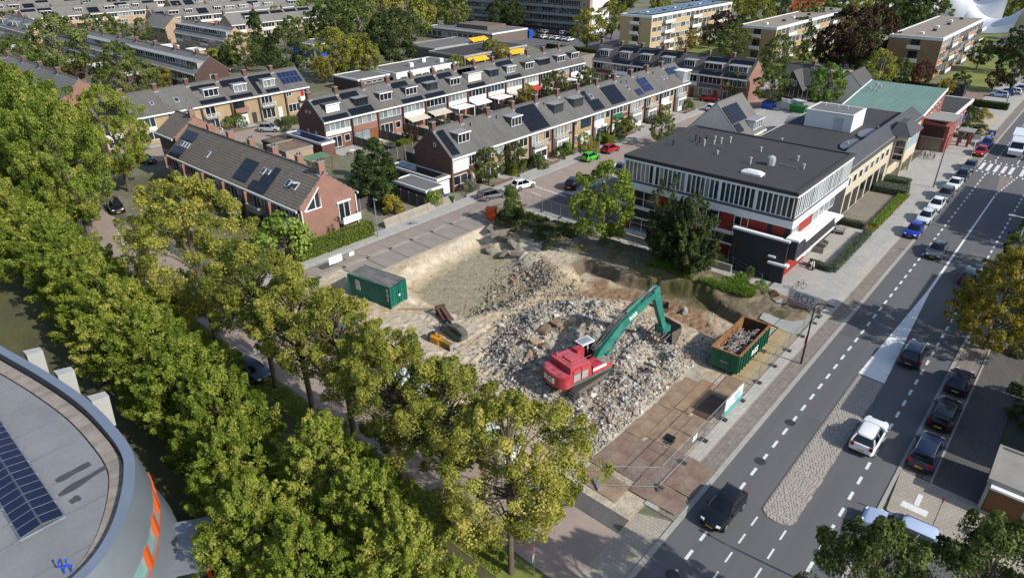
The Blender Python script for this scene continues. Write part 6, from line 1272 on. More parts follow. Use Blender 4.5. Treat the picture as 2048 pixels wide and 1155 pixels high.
for u, v, r, lf, lb in ((572, 478, 48, 'light', 'large bright green broad leaved shrub beside the brick end house'), (632, 455, 26, 'dark', 'dark shrub below the triangular gable window'), (668, 450, 26, 'dark', 'dark rounded shrub below the side balcony'), (700, 438, 18, 'green', 'loose green shrub beside the side balcony'), (784, 412, 23, 'yellow', 'orange tinged shrub on the timber retaining wall'), (865, 400, 19, 'light', 'pale green shrub at the end of the timber wall'), (939, 374, 15, 'grey', 'clipped grey green ball shrub beside the white garage'), (489, 428, 24, 'grey', 'grey green shrub in front of the dark balconies'), (520, 440, 20, 'green', 'green shrub in front of the dark balconies'), (447, 400, 17, 'grey', 'olive grey shrub beside the street tree crown'), (1071, 326, 16, 'dark', 'low dark shrub in the third front garden'), (1119, 306, 13, 'green', 'low shrub beside the bicycle'), (1185, 296, 12, 'yellow', 'golden low shrub beside the clipped hedge'), (1290, 230, 12, 'green', 'green low shrub near the white bays'), (1310, 220, 10, 'green', 'small shrub at the far front gardens'), (1355, 205, 12, 'light', 'round yellow green shrub near the far red car'), (1075, 470, 14, 'dark', 'dark shrub on the wire fence line north of the plot'), (1095, 492, 12, 'dark', 'low weedy shrub at the north rim of the plot'), (1110, 470, 12, 'green', 'loose weeds beside the wire fence'), (375, 400-60, 12, 'green', 'green shrub at the raised brick end'), (1940, 243-10, 16, 'dark', 'dark dome shrub on the pale gravel'), (1962, 233, 12, 'yellow', 'orange dome shrub beside the dark dome shrub'), (1935, 263, 14, 'green', 'green dome shrub beside the brick wall'), (1958, 266, 14, 'dark', 'second dark dome shrub beside the brick wall'), (1190, 130+160, 8, 'green', 'little shrub at the garage drive'), (640, 128, 12, 'light', 'pale bush beside the playground'), (560, 212, 14, 'green', 'green shrub before the far terrace end'), (590, 205, 14, 'dark', 'dark fir like shrub before the far terrace end'), (475, 243, 14, 'green', 'garden shrub beside the silver car'), (455, 248, 12, 'green', 'garden shrub before the white balcony house'), (1440, 520, 14, 'light', 'weedy shrub on the sandy bank'), (1480, 560, 15, 'light', 'yellow green weeds on the sandy bank'), (1520, 575, 14, 'light', 'tall weeds beside the pavement end'), (1500, 545, 12, 'green', 'green weeds along the school railing'), (1545, 590, 9, 'red', 'rust coloured weeds at the pavement end'), (2030, 690, 18, 'dark', 'dark garden shrub at the edge of the east pavement'), (2038, 830, 16, 'dark', 'dark shrub in the walled garden by the road'), (2030, 780, 14, 'dark', 'low dark shrub in the walled garden'), (350, 372, 12, 'green', 'shrub beside the parked dark car'), (330, 385, 14, 'green', 'garden shrub on the corner by the dark car'), (1640, 487, 11, 'grey', 'olive tree in the square planter')):
    T(u, v, r, lf, lb, 'shrub', None, 'shrub', cat='shrub')
# far woods: individual trees again, in bands behind the flats and at the rim
rw = random.Random(77)
for i in range(70):
    x, y = rw.uniform(-190, -14), rw.uniform(275, 440)
    if -60 < x < -30 and y < 360: continue
    tree('round', x, y, rw.uniform(8, 13), rw.uniform(3.8, 5.6), rw.choice(('green', 'row', 'dark', 'green', 'horn')), 'leafy tree of the far woods behind the flats', 'trees of the far woods', 'park_tree')
for i in range(60):
    x, y = rw.uniform(-420, -195), rw.uniform(205, 330)
    tree('round', x, y, rw.uniform(8, 12), rw.uniform(3.6, 5.4), rw.choice(('green', 'row', 'green', 'light')), 'leafy tree at the rim of the town beyond the terraces', 'trees at the rim of the town', 'park_tree')
for i in range(30):
    x, y = rw.choice(((rw.uniform(-330, -170), rw.uniform(55, 68)), (rw.uniform(-300, -160), rw.uniform(84, 100)), (rw.uniform(-248, -220), rw.uniform(122, 190)), (rw.uniform(-293, -270), rw.uniform(124, 185)), (rw.uniform(-338, -318), rw.uniform(84, 200)), (rw.uniform(-382, -364), rw.uniform(84, 170))))
    tree('round', x, y, rw.uniform(3.5, 7), rw.uniform(1.8, 3.2), rw.choice(('green', 'dark', 'light', 'row')), 'small garden tree between the far terraces', 'small trees between the far terraces')
for i in range(40):
    x, y = rw.choice(((rw.uniform(-99, -80), rw.uniform(70, 140)), (rw.uniform(-69.5, -68), rw.uniform(72, 140)), (rw.uniform(-130, -118), rw.uniform(62, 140)), (rw.uniform(-104, -72), rw.uniform(48.5, 55))))
    tree('shrub', x, y, rw.uniform(.9, 2.4), rw.uniform(.6, 1.5), rw.choice(('green', 'dark', 'light', 'row', 'grey')), 'low garden shrub in the gardens of the nearer terraces', 'garden shrubs of the nearer terraces', 'shrub', cat='shrub')

def hedge(label, p0, p1, w, h, leaf, n=None, z=0, name='hedge'):
    """clipped hedge: leafy box between two ground points"""
    a, c = Vector((p0[0], p0[1], 0)), Vector((p1[0], p1[1], 0)); L_ = (c-a).length; ang = math.atan2(c.y-a.y, c.x-a.x); n = n or int(min(9000, 260*(L_*(w+2*h)+w*h*2)))
    r = np.random.default_rng(int(abs(p0[0]*7+p0[1]*3))); q = r.random((n, 3)); f = r.choice(3, n, p=np.array([L_*h*2, L_*w, w*h*2+.01])/(2*L_*h+L_*w+2*w*h+.01))
    P = np.stack([(q[:, 0]-.5)*L_, (q[:, 1]-.5)*w, q[:, 2]*h], -1); s = r.choice([-1, 1], n)
    P[f == 0, 1] = s[f == 0]*w/2; P[f == 1, 2] = h; P[f == 2, 0] = s[f == 2]*L_/2; P += .07*r.normal(size=(n, 3))
    nr = np.zeros((n, 3)); nr[f == 0, 1] = s[f == 0]; nr[f == 1, 2] = 1; nr[f == 2, 0] = s[f == 2]; nr += .6*r.normal(size=(n, 3)); nr /= np.linalg.norm(nr, axis=1)[:, None]
    a_ = np.cross(nr, r.normal(size=(n, 3))); a_ /= np.linalg.norm(a_, axis=1)[:, None]; b_ = np.cross(nr, a_); sz = .13*r.uniform(.6, 1.3, n)[:, None]
    V = np.stack([P-a_*sz*.6, P+b_*sz*.4, P+a_*sz*.6, P-b_*sz*.4], 1).reshape(-1, 3); me = bpy.data.meshes.new('foliage'); me.vertices.add(4*n); me.vertices.foreach_set('co', V.ravel()); me.loops.add(4*n); me.loops.foreach_set('vertex_index', np.arange(4*n)); me.polygons.add(n); me.polygons.foreach_set('loop_start', np.arange(n)*4); me.update(calc_edges=True)
    at = me.attributes.new('leafv', 'FLOAT', 'POINT'); at.data.foreach_set('value', np.repeat(np.clip(.45+.2*r.normal(size=n), 0, 1), 4).astype(np.float32)); me.materials.append(LF[leaf])
    o = thing(name, label, 'hedge', ((a.x+c.x)/2, (a.y+c.y)/2, z), ang); link('foliage', me, o); MB().box(-L_/2+.08, L_/2-.08, -w/2+.08, w/2-.08, 0, h-.08).obj('twigs', M('hedge_inside', '1c2210', rough=1, var=.3, scale=3), o); return o
hedge('ivy covered garden hedge along the side street beside the brick end house', (-67.6, 35.5), (-67.4, 47.2), 1.5, 1.9, 'horn'); hedge('garden hedge along the brick road below the dark balconies', (-96, 30.6), (-70, 30.6), 1.2, 1.5, 'green')
hedge('stepped bright clipped hedge in front of the tan terrace', tuple(g(1196, 280)[:2]), tuple(g(1222, 292)[:2]), 1.4, 1.7, 'horn'); hedge('clipped green hedge beside the white car', tuple(g(1020, 352)[:2]), tuple(g(1052, 335)[:2]), 1.0, 1.4, 'horn')
hedge('low hedge round the school terrace along the pavement', (-17.7, 75), (-17.8, 89), .8, .8, 'grey'); hedge('low hedge end beside the white scooter', (-20.2, 75.2), (-17.7, 75), .7, .8, 'grey'); hedge('low hedge between terrace and paved yard', (-21.8, 90.5), (-18.6, 90.5), .8, .9, 'grey'); hedge('rough hedge strip along the paved yard', (-18.0, 92), (-18.2, 107), .8, .6, 'light'); hedge('thick hedge at the end of the paved yard', (-22.2, 107.6), (-17.9, 107.8), 2.6, 1.1, 'grey'); hedge('second thick hedge behind the paved yard', (-22, 111.6), (-18.6, 111.8), 1.8, 1.2, 'grey')
hedge('long clipped hedge in front of the flats grounds', (-56, 190.5), (-29, 190.5), 1.6, 1.6, 'dark'); hedge('clipped hedge along the clinker car park', (-23.5, 166.5+12), (-15.5, 178.5), 1.4, 1.4, 'dark'); hedge('tall bright clipped hedge beside the dormer row', (-222, 103), (-206, 102), 3.0, 3.0, 'horn'); hedge('brown red hedge behind the tan flats lawn', (-34, 262), (-16, 262), 2.5, 2.2, 'red'); hedge('clipped hedge by the silver car drive', (-127.5, 70.5), (-124.5, 76), 1.6, 1.5, 'green'); hedge('low hedge along the car park of the gallery flat', (-150, 186.5), (-128, 186.5), 1.6, 1.2, 'dark'); hedge('garden hedge behind the evergreens', tuple(g(800, 308)[:2]), tuple(g(822, 300)[:2]), 1.5, 2.2, 'horn')
# rough grass at the north bank and verge
def tufts(name, n, box, leaf, hgt, zf=None, seed=0, mask=None):
    r = np.random.default_rng(seed); x = r.uniform(box[0], box[1], n*3); y = r.uniform(box[2], box[3], n*3)
    if mask is not None: k = mask(x, y); x, y = x[k][:n], y[k][:n]
    else: x, y = x[:n], y[:n]
    n = len(x); z = zf(x, y) if zf else np.full(n, .06); a = r.uniform(0, 6.28, n); h = hgt*r.uniform(.4, 1.2, n); w = .06*r.uniform(.6, 1.6, n); lx, ly = .5*h*r.normal(size=n), .5*h*r.normal(size=n)
    V = np.stack([np.stack([x-w*np.cos(a), y-w*np.sin(a), z-.02], -1), np.stack([x+w*np.cos(a), y+w*np.sin(a), z-.02], -1), np.stack([x+lx, y+ly, z+h], -1)], 1).reshape(-1, 3)
    me = bpy.data.meshes.new(name); me.vertices.add(3*n); me.vertices.foreach_set('co', V.ravel()); me.loops.add(3*n); me.loops.foreach_set('vertex_index', np.arange(3*n)); me.polygons.add(n); me.polygons.foreach_set('loop_start', np.arange(n)*3); me.update(calc_edges=True)
    at = me.attributes.new('leafv', 'FLOAT', 'POINT'); at.data.foreach_set('value', np.repeat(np.clip(.5+.25*r.normal(size=n), 0, 1), 3).astype(np.float32)); me.materials.append(LF[leaf]); struct(link(name, me), 'stuff')
tufts('rough_grass', 32000, (-34, -19.5, 61.8, 66.3), 'light', .5, site_h, 1, lambda x, y: (_n1(x, y)+.5*_n2(x, y)-.1*(y-64) > .02))
tufts('weeds', 6000, (-61.5, -45, 61.8, 66.2), 'green', .5, site_h, 2, lambda x, y: _n2(x, y) > 0)
tufts('verge_grass', 30000, (-110, -19, 19.5, 21.4), 'horn', .16, None, 3)
tufts('yard_weeds', 2500, (-18.6, -17.4, 90, 108), 'yellow', .4, None, 4)

# ------------------------------------------------------------------ vehicles
m_tyre = M('tyre_rubber', '17181a', rough=.9, var=.1); m_rim = M('alloy_rim', '9a9da0', rough=.3, metal=.7); m_cglass = M('car_glass', '0c0f12', rough=.06, spec=.9, var=.1)
m_head = M('headlight_lens', 'dfe6ea', rough=.1, var=.03); m_tail = M('tail_lens', '8e0f14', rough=.2, var=.05); m_plate = M('number_plate', 'd6a21c', rough=.5, var=.04)
def paint(name, c): return M('paint_'+name, c, rough=.28, var=.04, coat=.6, spec=.5)
PAINT = {'black': paint('black', '0f1216'), 'navy': paint('navy', '131d3a'), 'blue': paint('blue', '1a2f9a'), 'white': paint('white', 'e6e8ea'), 'grey': paint('grey', '54585c'), 'silver': paint('silver', '9ea4a8'), 'red': paint('red', 'a3141c'), 'green': paint('green', '3dbb1e'), 'steel': paint('steel', '3a4654'), 'sky': paint('sky', 'b0bfd8'), 'pearl': paint('pearl', 'c9d6da')}
SHAPE = {  # L, W, H, body stations (x fraction, top z, width factor), greenhouse (bottom rear, bottom front, top rear, top front as fraction of L)
 'hatch': (4.0, 1.74, 1.48, [(-.5, .62, .86), (-.485, .9, .93), (-.4, .98, 1), (-.1, .95, 1.0), (.2, .93, 1), (.3, .9, .98), (.42, .78, .94), (.485, .62, .86), (.5, .5, .8)], (-.46, .24, -.36, .05)),
 'suv': (4.45, 1.84, 1.64, [(-.5, .7, .86), (-.485, 1.02, .93), (-.4, 1.08, 1), (-.1, 1.05, 1.0), (.2, 1.03, 1), (.3, 1.0, .98), (.42, .92, .95), (.485, .74, .88), (.5, .6, .82)], (-.465, .22, -.39, .06)),
 'sedan': (4.6, 1.8, 1.45, [(-.5, .62, .86), (-.48, .88, .93), (-.36, .96, 1), (-.1, .94, 1.0), (.16, .93, 1), (.26, .9, .98), (.42, .78, .94), (.485, .62, .86), (.5, .5, .8)], (-.40, .2, -.24, .03)),
 'estate': (4.65, 1.8, 1.5, [(-.5, .62, .88), (-.485, .92, .94), (-.4, .98, 1), (-.1, .95, 1.0), (.18, .93, 1), (.28, .9, .98), (.42, .79, .94), (.485, .62, .86), (.5, .5, .8)], (-.47, .2, -.41, .03))}
def car_proto(kind, colour):
    L, W, H, st, gh = SHAPE[kind]; w = W/2; t = thing('car', 'x', 'car'); body = PAINT[colour]
    def mk_body():
        b = MB(); rings = []
        stt = []
        for q in st:
            e = abs(q[0]) >= .48; stt.append((q[0], q[1], q[2]*(.9 if e else 1)))
        stt.insert(2, (-.455, (st[1][1]+st[2][1])/2, .955)); stt.insert(-2, (.455, (st[-3][1]+st[-2][1])/2+.03, .925))
        for fx, zt, wf in stt:
            zb = .24 if abs(fx) < .46 else .3; ww = w*wf; x = fx*L
            half = [(ww*.82, zb), (ww*.98, zb+.1), (ww, zb+.28), (ww*.985, zt-.16), (ww*.93, zt-.04), (ww*.8, zt)]
            rings.append([(x, y, z) for y, z in half]+[(x, -y, z) for y, z in reversed(half)])
        b.loft(rings); return b.mesh('body', body, True)
    link('body', cached(('cb', kind, colour), mk_body), t)
    zb = max(s[1] for s in st)-.06; br, bf, tr, tf = (q*L for q in gh)
    def ring(x0, x1, hw, z, c=.16): return [(x0, -hw+c, z), (x0, hw-c, z), (x0+c, hw, z), (x1-c*1.5, hw, z), (x1, hw-c*1.8, z), (x1, -hw+c*1.8, z), (x1-c*1.5, -hw, z), (x0+c, -hw, z)]
    def mk_g(): b = MB(); b.loft([ring(br, bf, w*.9, zb), ring(br+.35*(tr-br), bf+.4*(tf-bf), w*.86, zb+.4*(H-zb)), ring(tr, tf, w*.68, H-.03)]); return b.mesh('glazing', m_cglass, True)
    link('glazing', cached(('cg', kind), mk_g), t)
    def mk_r(): b = MB(); b.loft([ring(tr-.04, tf+.02, w*.695, H-.08), ring(tr+.02, tf-.05, w*.66, H-.015), ring(tr+.18, tf-.25, w*.5, H+.03)]); return b.mesh('roof', body, True)
    link('roof', cached(('cr', kind, colour), mk_r), t)
    for s in (-1, 1):
        for nm, p0, p1, r in (('pillar', (bf-.08, s*w*.86, zb), (tf-.02, s*w*.67, H-.05), .038), ('pillar', (br+.06, s*w*.86, zb), (tr+.03, s*w*.66, H-.05), .065), ('pillar', ((br+bf)/2-.15, s*w*.895, zb), ((tr+tf)/2-.1, s*w*.685, H-.05), .028)):
            link(nm, cached(('cp', kind, colour, s, p0, r), lambda: (lambda b: (b.tube([p0, tuple((p0[i]+p1[i])/2+(0, s*.02, .02)[i] for i in range(3)), p1], r, 5), b)[1])(MB()).mesh('pillar', body)), t)
        link('mirror', cached(('cm', colour), lambda: MB().box(-.06, .05, -.08, .08, -.05, .06).mesh('mirror', body)), t, (bf-.32, s*(w+.03), zb+.04))
        link('headlight', cached(('chl', s), lambda: MB().hexa_([(-.1, -.13), (.1, -.13), (.02, .13), (-.18, .13)], s)), t, (L*.475, s*w*.66, st[-3][1]-.11))
        link('tail_light', cached(('ctl', kind), lambda: MB().box(-.05, .07, -.12, .12, -.15, .15).mesh('tail_light', m_tail)), t, (-L*.49, s*w*.72, st[1][1]-.1))
        for fx in (-.31, .31):
            def wheel(): b = MB(); b.tube([(0, -.1, 0), (0, -.09, 0), (0, .09, 0), (0, .1, 0)], [.29, .325, .325, .29], 18); return b.mesh('wheel', m_tyre, True)
            wo = link('wheel', cached('wheel', wheel), t, (fx*L, s*(w-.085), .325))
            def rim(): b = MB(); b.tube([(0, -.005, 0), (0, .012, 0)], [.22, .2], 14); return b.mesh('rim', m_rim)
            link('rim', cached('rim', rim), wo, (0, s*.1, 0))
            def arch(): b = MB(); b.tube([(0, -.1, 0), (0, .1, 0)], .4, 18); return b.mesh('wheel_arch', black)
            link('wheel_arch', cached('arch', arch), t, (fx*L, s*(w-.098), .34))
        if kind in ('suv', 'estate'): link('roof_rail', cached(('crr', kind), lambda: MB().box((tr+.1), (tf-.15), -.02, .02, 0, .05).mesh('roof_rail', steel)), t, (0, s*w*.66, H+.0))
    link('number_plate', cached('cpl', lambda: MB().box(-.012, .012, -.26, .26, -.055, .055).mesh('number_plate', m_plate)), t, (L/2+.012, 0, .42)); link('number_plate', cached('cpl', None), t, (-L/2-.012, 0, .6))
    link('grille', cached(('cgr', kind), lambda: MB().box(-.02, .02, -w*.55, w*.55, -.1, .1).mesh('grille', black)), t, (L*.498, 0, st[-1][1]-.0)); link('rear_bumper', cached(('crb', kind), lambda: MB().box(-.02, .03, -w*.75, w*.75, -.08, .08).mesh('rear_bumper', black)), t, (-L/2-.0, 0, .36))
    return t
def _hexa_(self, pts, s):
    for z0 in (0,): self.hexa([(x, s*y, -.05) for x, y in pts]+[(x-.05, s*y, .05) for x, y in pts])
    return self.mesh('headlight', m_head)
MB.hexa_ = _hexa_
_CARS = {}
def car(kind, colour, x, y, heading, label, group=None, z=.04, cat='car'):
    k = (kind, colour)
    if k not in _CARS: o = _CARS[k] = car_proto(kind, colour); o.location = (x, y, z); o.rotation_euler = (0, 0, heading); o['label'] = label
    else: o = copy_tree(_CARS[k], (x, y, z), heading, label)
    if 'group' in o: del o['group']
    if group: o['group'] = group
    return o
UP, DN = math.pi/2, -math.pi/2
def cpx(kind, colour, u, v, heading, label, **k): p = g(u, v, .5); return car(kind, colour, p.x, p.y, heading, label, **k)
car('hatch', 'black', -10.85, 33.3, DN-.03, 'black hatchback driving down the main road past the plot')
cpx('sedan', 'grey', 1873, 501, DN, 'dark grey saloon driving alone towards the plot')
for u, v, kd, c, lb in ((1818, 460, 'hatch', 'blue', 'bright blue hatchback at the head of the parked row'), (1840, 433, 'hatch', 'pearl', 'pale silver white hatchback parked behind the bright blue one'), (1859, 408, 'hatch', 'white', 'white hatchback parked in the middle of the kerb row'), (1880, 389, 'suv', 'grey', 'grey off-roader parked between two white cars'), (1896, 367, 'sedan', 'white', 'white saloon parked behind the grey off-roader'), (1919, 351, 'hatch', 'black', 'black car parked near the crossing'), (1930, 332, 'sedan', 'steel', 'blue grey saloon parked nearest the crossing')):
    p = g(u, v, .5); car(kd, c, -13.45, p.y, DN, lb)
cpx('hatch', 'red', 1960, 304, DN, 'red hatchback beyond the crossing'); cpx('hatch', 'blue', 1972, 288, DN, 'blue hatchback following the red one beyond the crossing')
cpx('estate', 'steel', 1941, 552, UP, 'dark estate car driving away beside the yellow tree'); cpx('suv', 'navy', 1828, 708, UP, 'dark blue off-roader driving away past the white wedge'); cpx('suv', 'white', 1738, 872, UP, 'white car driving away beside the cobbled median')
car('hatch', 'navy', -1.95, 59.9, UP, 'navy hatchback parked ahead of the black estate'); car('estate', 'black', -1.95, 54.2, UP, 'black estate with red lights parked on the east kerb'); car('suv', 'navy', -1.95, 48.3, UP, 'navy off-roader with silver rails parked nearest the pavement corner'); car('hatch', 'blue', -1.9, 84.0, UP, 'blue hatchback parked behind the yellow tree')
cpx('estate', 'sky', 1800, 1062, math.pi+.06, 'light blue car waiting in the side street under the trees')
cpx('suv', 'black', 232, 415, -.2, 'black off-roader parked on the brick road beside the bay lines'); cpx('suv', 'silver', 540, 258, UP-.9, 'silver car on the drive before the far terrace'); cpx('sedan', 'black', 290, 320, .3, 'black car behind the raised brick end')
cpx('estate', 'grey', 985, 390, UP-.25, 'grey estate parked beside the scruffy evergreen'); cpx('hatch', 'white', 1046, 370, UP-.2, 'white car parked in front of the tan terrace'); cpx('suv', 'black', 1148, 368, UP+.3, 'black car half hidden by the round plot tree'); cpx('hatch', 'green', 1181, 314, UP, 'bright lime green hatchback on the side street'); cpx('hatch', 'red', 1221, 298, UP, 'red hatchback parked ahead of the lime green one'); cpx('sedan', 'steel', 1243, 336, UP+.2, 'dark car at the corner of the school'); cpx('estate', 'red', 1420, 198, .2, 'red car at the far end of the side street'); cpx('hatch', 'white', 1424, 216, UP, 'small white car near the far end of the side street')
cpx('hatch', 'steel', 505, 742, .1, 'dark car with pale roof parked beneath the street trees'); cpx('estate', 'black', 1520, 190, .2, 'black car behind the white van')
for i, (u, v, c) in enumerate(((2010, 186, 'blue'), (2025, 184, 'white'), (2038, 179, 'blue'), (1998, 190, 'sky'))): cpx('hatch', c, u, v, math.pi, 'car parked on the clinker car park beside the hedge', group='cars on the clinker car park')
for i in range(12): car(rnd.choice(('hatch', 'sedan', 'suv')), rnd.choice(('white', 'grey', 'black', 'silver', 'navy')), -178+i*2.7, 214+(i % 2)*.4, UP, 'car parked in the court below the gallery flat', 'cars in the court below the gallery flat')
for i in range(9): car(rnd.choice(('hatch', 'sedan', 'suv')), rnd.choice(('white', 'grey', 'black', 'silver', 'red')), -176+i*2.9, 203, UP, 'car parked in the near line of the gallery flat court', 'near line of cars below the gallery flat')
# vans and lorry
def van(x, y, hd, label, L=5.2, W=2.0, H=2.2, colour='white'):
    t = thing('van', label, 'van', (x, y, .03), hd); m = PAINT[colour]; w = W/2
    b = MB(); pr = [(-L/2, .35), (L/2-.05, .35), (L/2, .8), (L/2-.55, 1.2), (L/2-1.25, H-.1), (L/2-1.7, H), (-L/2+.05, H)]; b.ext(pr, -w, w, 'y'); b.obj('body', m, t, True)
    MB().hexa([(L/2-.62, -w+.1, 1.22), (L/2-.58, -w+.1, 1.22), (L/2-.58, w-.1, 1.22), (L/2-.62, w-.1, 1.22), (L/2-1.24, -w+.16, H-.14), (L/2-1.18, -w+.16, H-.14), (L/2-1.18, w-.16, H-.14), (L/2-1.24, w-.16, H-.14)]) if False else None
    q = MB(); q.quad((L/2-.53, -w+.1, 1.24), (L/2-.53, w-.1, 1.24), (L/2-1.2, w-.16, H-.16), (L/2-1.2, -w+.16, H-.16)); q.obj('windscreen', m_cglass, t)
    for s in (-1, 1):
        q = MB(); q.poly([(L/2-.9, s*(w+.006), 1.2), (L/2-1.9, s*(w+.006), 1.2), (L/2-1.9, s*(w+.006), H-.35), (L/2-1.4, s*(w+.006), H-.35)]); q.obj('side_window', m_cglass, t)
        for fx in (-.32, .32): wo = link('wheel', cached('wheel', None), t, (fx*L, s*(w-.06), .33)); link('rim', cached('rim', None), wo, (0, s*.1, 0))
        MB().box(L/2-.05, L/2+.02, s*w*.7-.15, s*w*.7+.15, .7, .88).obj('headlight', m_head, t)
    return t
p = g(1494, 192, .5); van(p.x, p.y, UP+.3, 'white van beside the yellow green tree at the street end')
p = g(838, 775, 1.2); p = g(838, 770, 2.3); van(p.x, p.y, .02, 'white van parked behind the street trees beside the plot', L=5.6, H=2.4); van(-26.8, 27.0, math.pi, 'white van parked nearest the plot gate under the street trees')
t = thing('lorry', 'white box lorry waiting beyond the crossing', 'lorry', (-9.2, 143.5, .04), DN+.05)
MB().box(-4.2, 2.0, -1.2, 1.2, .9, 3.4).obj('cargo_box', PAINT['white'], t); MB().box(-4.2, 3.4, -.5, .5, .5, .88).obj('chassis', black, t)
b = MB(); b.ext([(2.05, .5), (4.1, .5), (4.2, 1.2), (3.6, 1.5), (3.0, 2.5), (2.05, 2.6)], -1.05, 1.05, 'y'); b.obj('cab', PAINT['white'], t, True)
q = MB(); q.quad((3.64, -.95, 1.52), (3.64, .95, 1.52), (3.06, .85, 2.46), (3.06, -.85, 2.46)); q.obj('windscreen', m_cglass, t)
b = MB(); b.ext([(2.05, 2.6), (2.9, 2.55), (2.05, 3.3)], -1.0, 1.0, 'y'); b.obj('wind_deflector', PAINT['white'], t)
for s in (-1, 1):
    for fx in (-2.6, 3.2): wo = link('wheel', cached('wheel', None), t, (fx, s*.98, .36)); link('rim', cached('rim', None), wo, (0, s*.1, 0))
    MB().box(4.12, 4.2, s*.75-.18, s*.75+.18, .75, .95).obj('headlight', m_head, t); q = MB(); q.poly([(3.5, s*1.056, 1.5), (2.3, s*1.056, 1.5), (2.3, s*1.056, 2.3), (3.05, s*1.056, 2.3)]); q.obj('side_window', m_cglass, t)
# scooter
def scooter(x, y, hd):
    t = thing('scooter', 'white scooter parked at the school entrance', 'scooter', (x, y, .11), hd)
    for fx, nm in ((-.55, 'wheel'), (.6, 'wheel')): b = MB(); b.tube([(0, -.05, 0), (0, .05, 0)], .23, 14); b.obj(nm, m_tyre, t).location = (fx, 0, .23)
    b = MB(); b.loft([[(x_, y_*s, z_) for y_, z_ in ((-.16, .3), (.16, .3), (.2, .5), (.14, .75), (-.14, .75), (-.2, .5))] for x_, s in ((-.85, .5), (-.6, 1), (-.2, .9))]); b.obj('body', PAINT['white'], t, True)
    MB().box(-.8, -.1, -.13, .13, .75, .85).obj('seat', black, t); MB().box(-.2, .4, -.15, .15, .28, .36).obj('footboard', black, t)
    b = MB(); b.hexa([(.35, -.18, .3), (.5, -.18, .3), (.5, .18, .3), (.35, .18, .3), (.25, -.14, 1.0), (.35, -.14, 1.0), (.35, .14, 1.0), (.25, .14, 1.0)]); b.obj('leg_shield', PAINT['white'], t); b = MB(); b.tube([(.6, 0, .25), (.32, 0, 1.05)], .04, 6); b.tube([(.3, -.32, 1.08), (.3, .32, 1.08)], .03, 6); b.obj('handlebar', black, t)
p = g(1622, 537); scooter(p.x, p.y, -1.0)
# bicycles
def bike_proto():
    t = thing('bicycle', 'x', 'bicycle')
    for fx in (-.52, .52):
        b = MB(); n = 16
        b.tube([(.33*math.cos(k*2*math.pi/n), 0, .33*math.sin(k*2*math.pi/n)) for k in range(n+1)], .022, 4, caps=False); w_ = b.obj('wheel', m_tyre, t); w_.location = (fx, 0, .35)
    b = MB()
    for q in (((-.52, 0, .35), (-.1, 0, .35)), ((-.1, 0, .35), (-.22, 0, .85)), ((-.1, 0, .35), (.4, 0, .85)), ((-.2, 0, .75), (.38, 0, .78)), ((-.52, 0, .35), (-.2, 0, .75)), ((.52, 0, .35), (.38, 0, 1.0))): b.tube(q, .025, 5)
    b.obj('frame', dgrey, t); b = MB(); b.tube([(.25, -.28, 1.05), (.4, 0, 1.02), (.25, .28, 1.05)], .02, 5); b.obj('handlebar', steel, t); MB().box(-.35, -.1, -.08, .08, .87, .93).obj('saddle', black, t); return t
bp = bike_proto(); p = g(826, 447); bp.location = (p.x, p.y, .12); bp.rotation_euler = (1.2, 0, .8); bp['label'] = 'black bicycle fallen over beside the timber retaining wall'
for i in range(10):
    p = g(1812+i*6, 312+rnd.uniform(-3, 8)); copy_tree(bp, (p.x, p.y, .11), 1.2+rnd.uniform(-.4, .4), 'bicycle in the tangled rack before the red hall', 'bicycles in the rack before the hall')
p = g(1160, 307); copy_tree(bp, (p.x, p.y, .05), 2.4, 'bicycle standing before the pale bay window')
p = g(1597, 580); copy_tree(bp, (p.x, p.y, .15), .9, 'bicycle behind the mirrored banner'); p = g(1690, 460); 

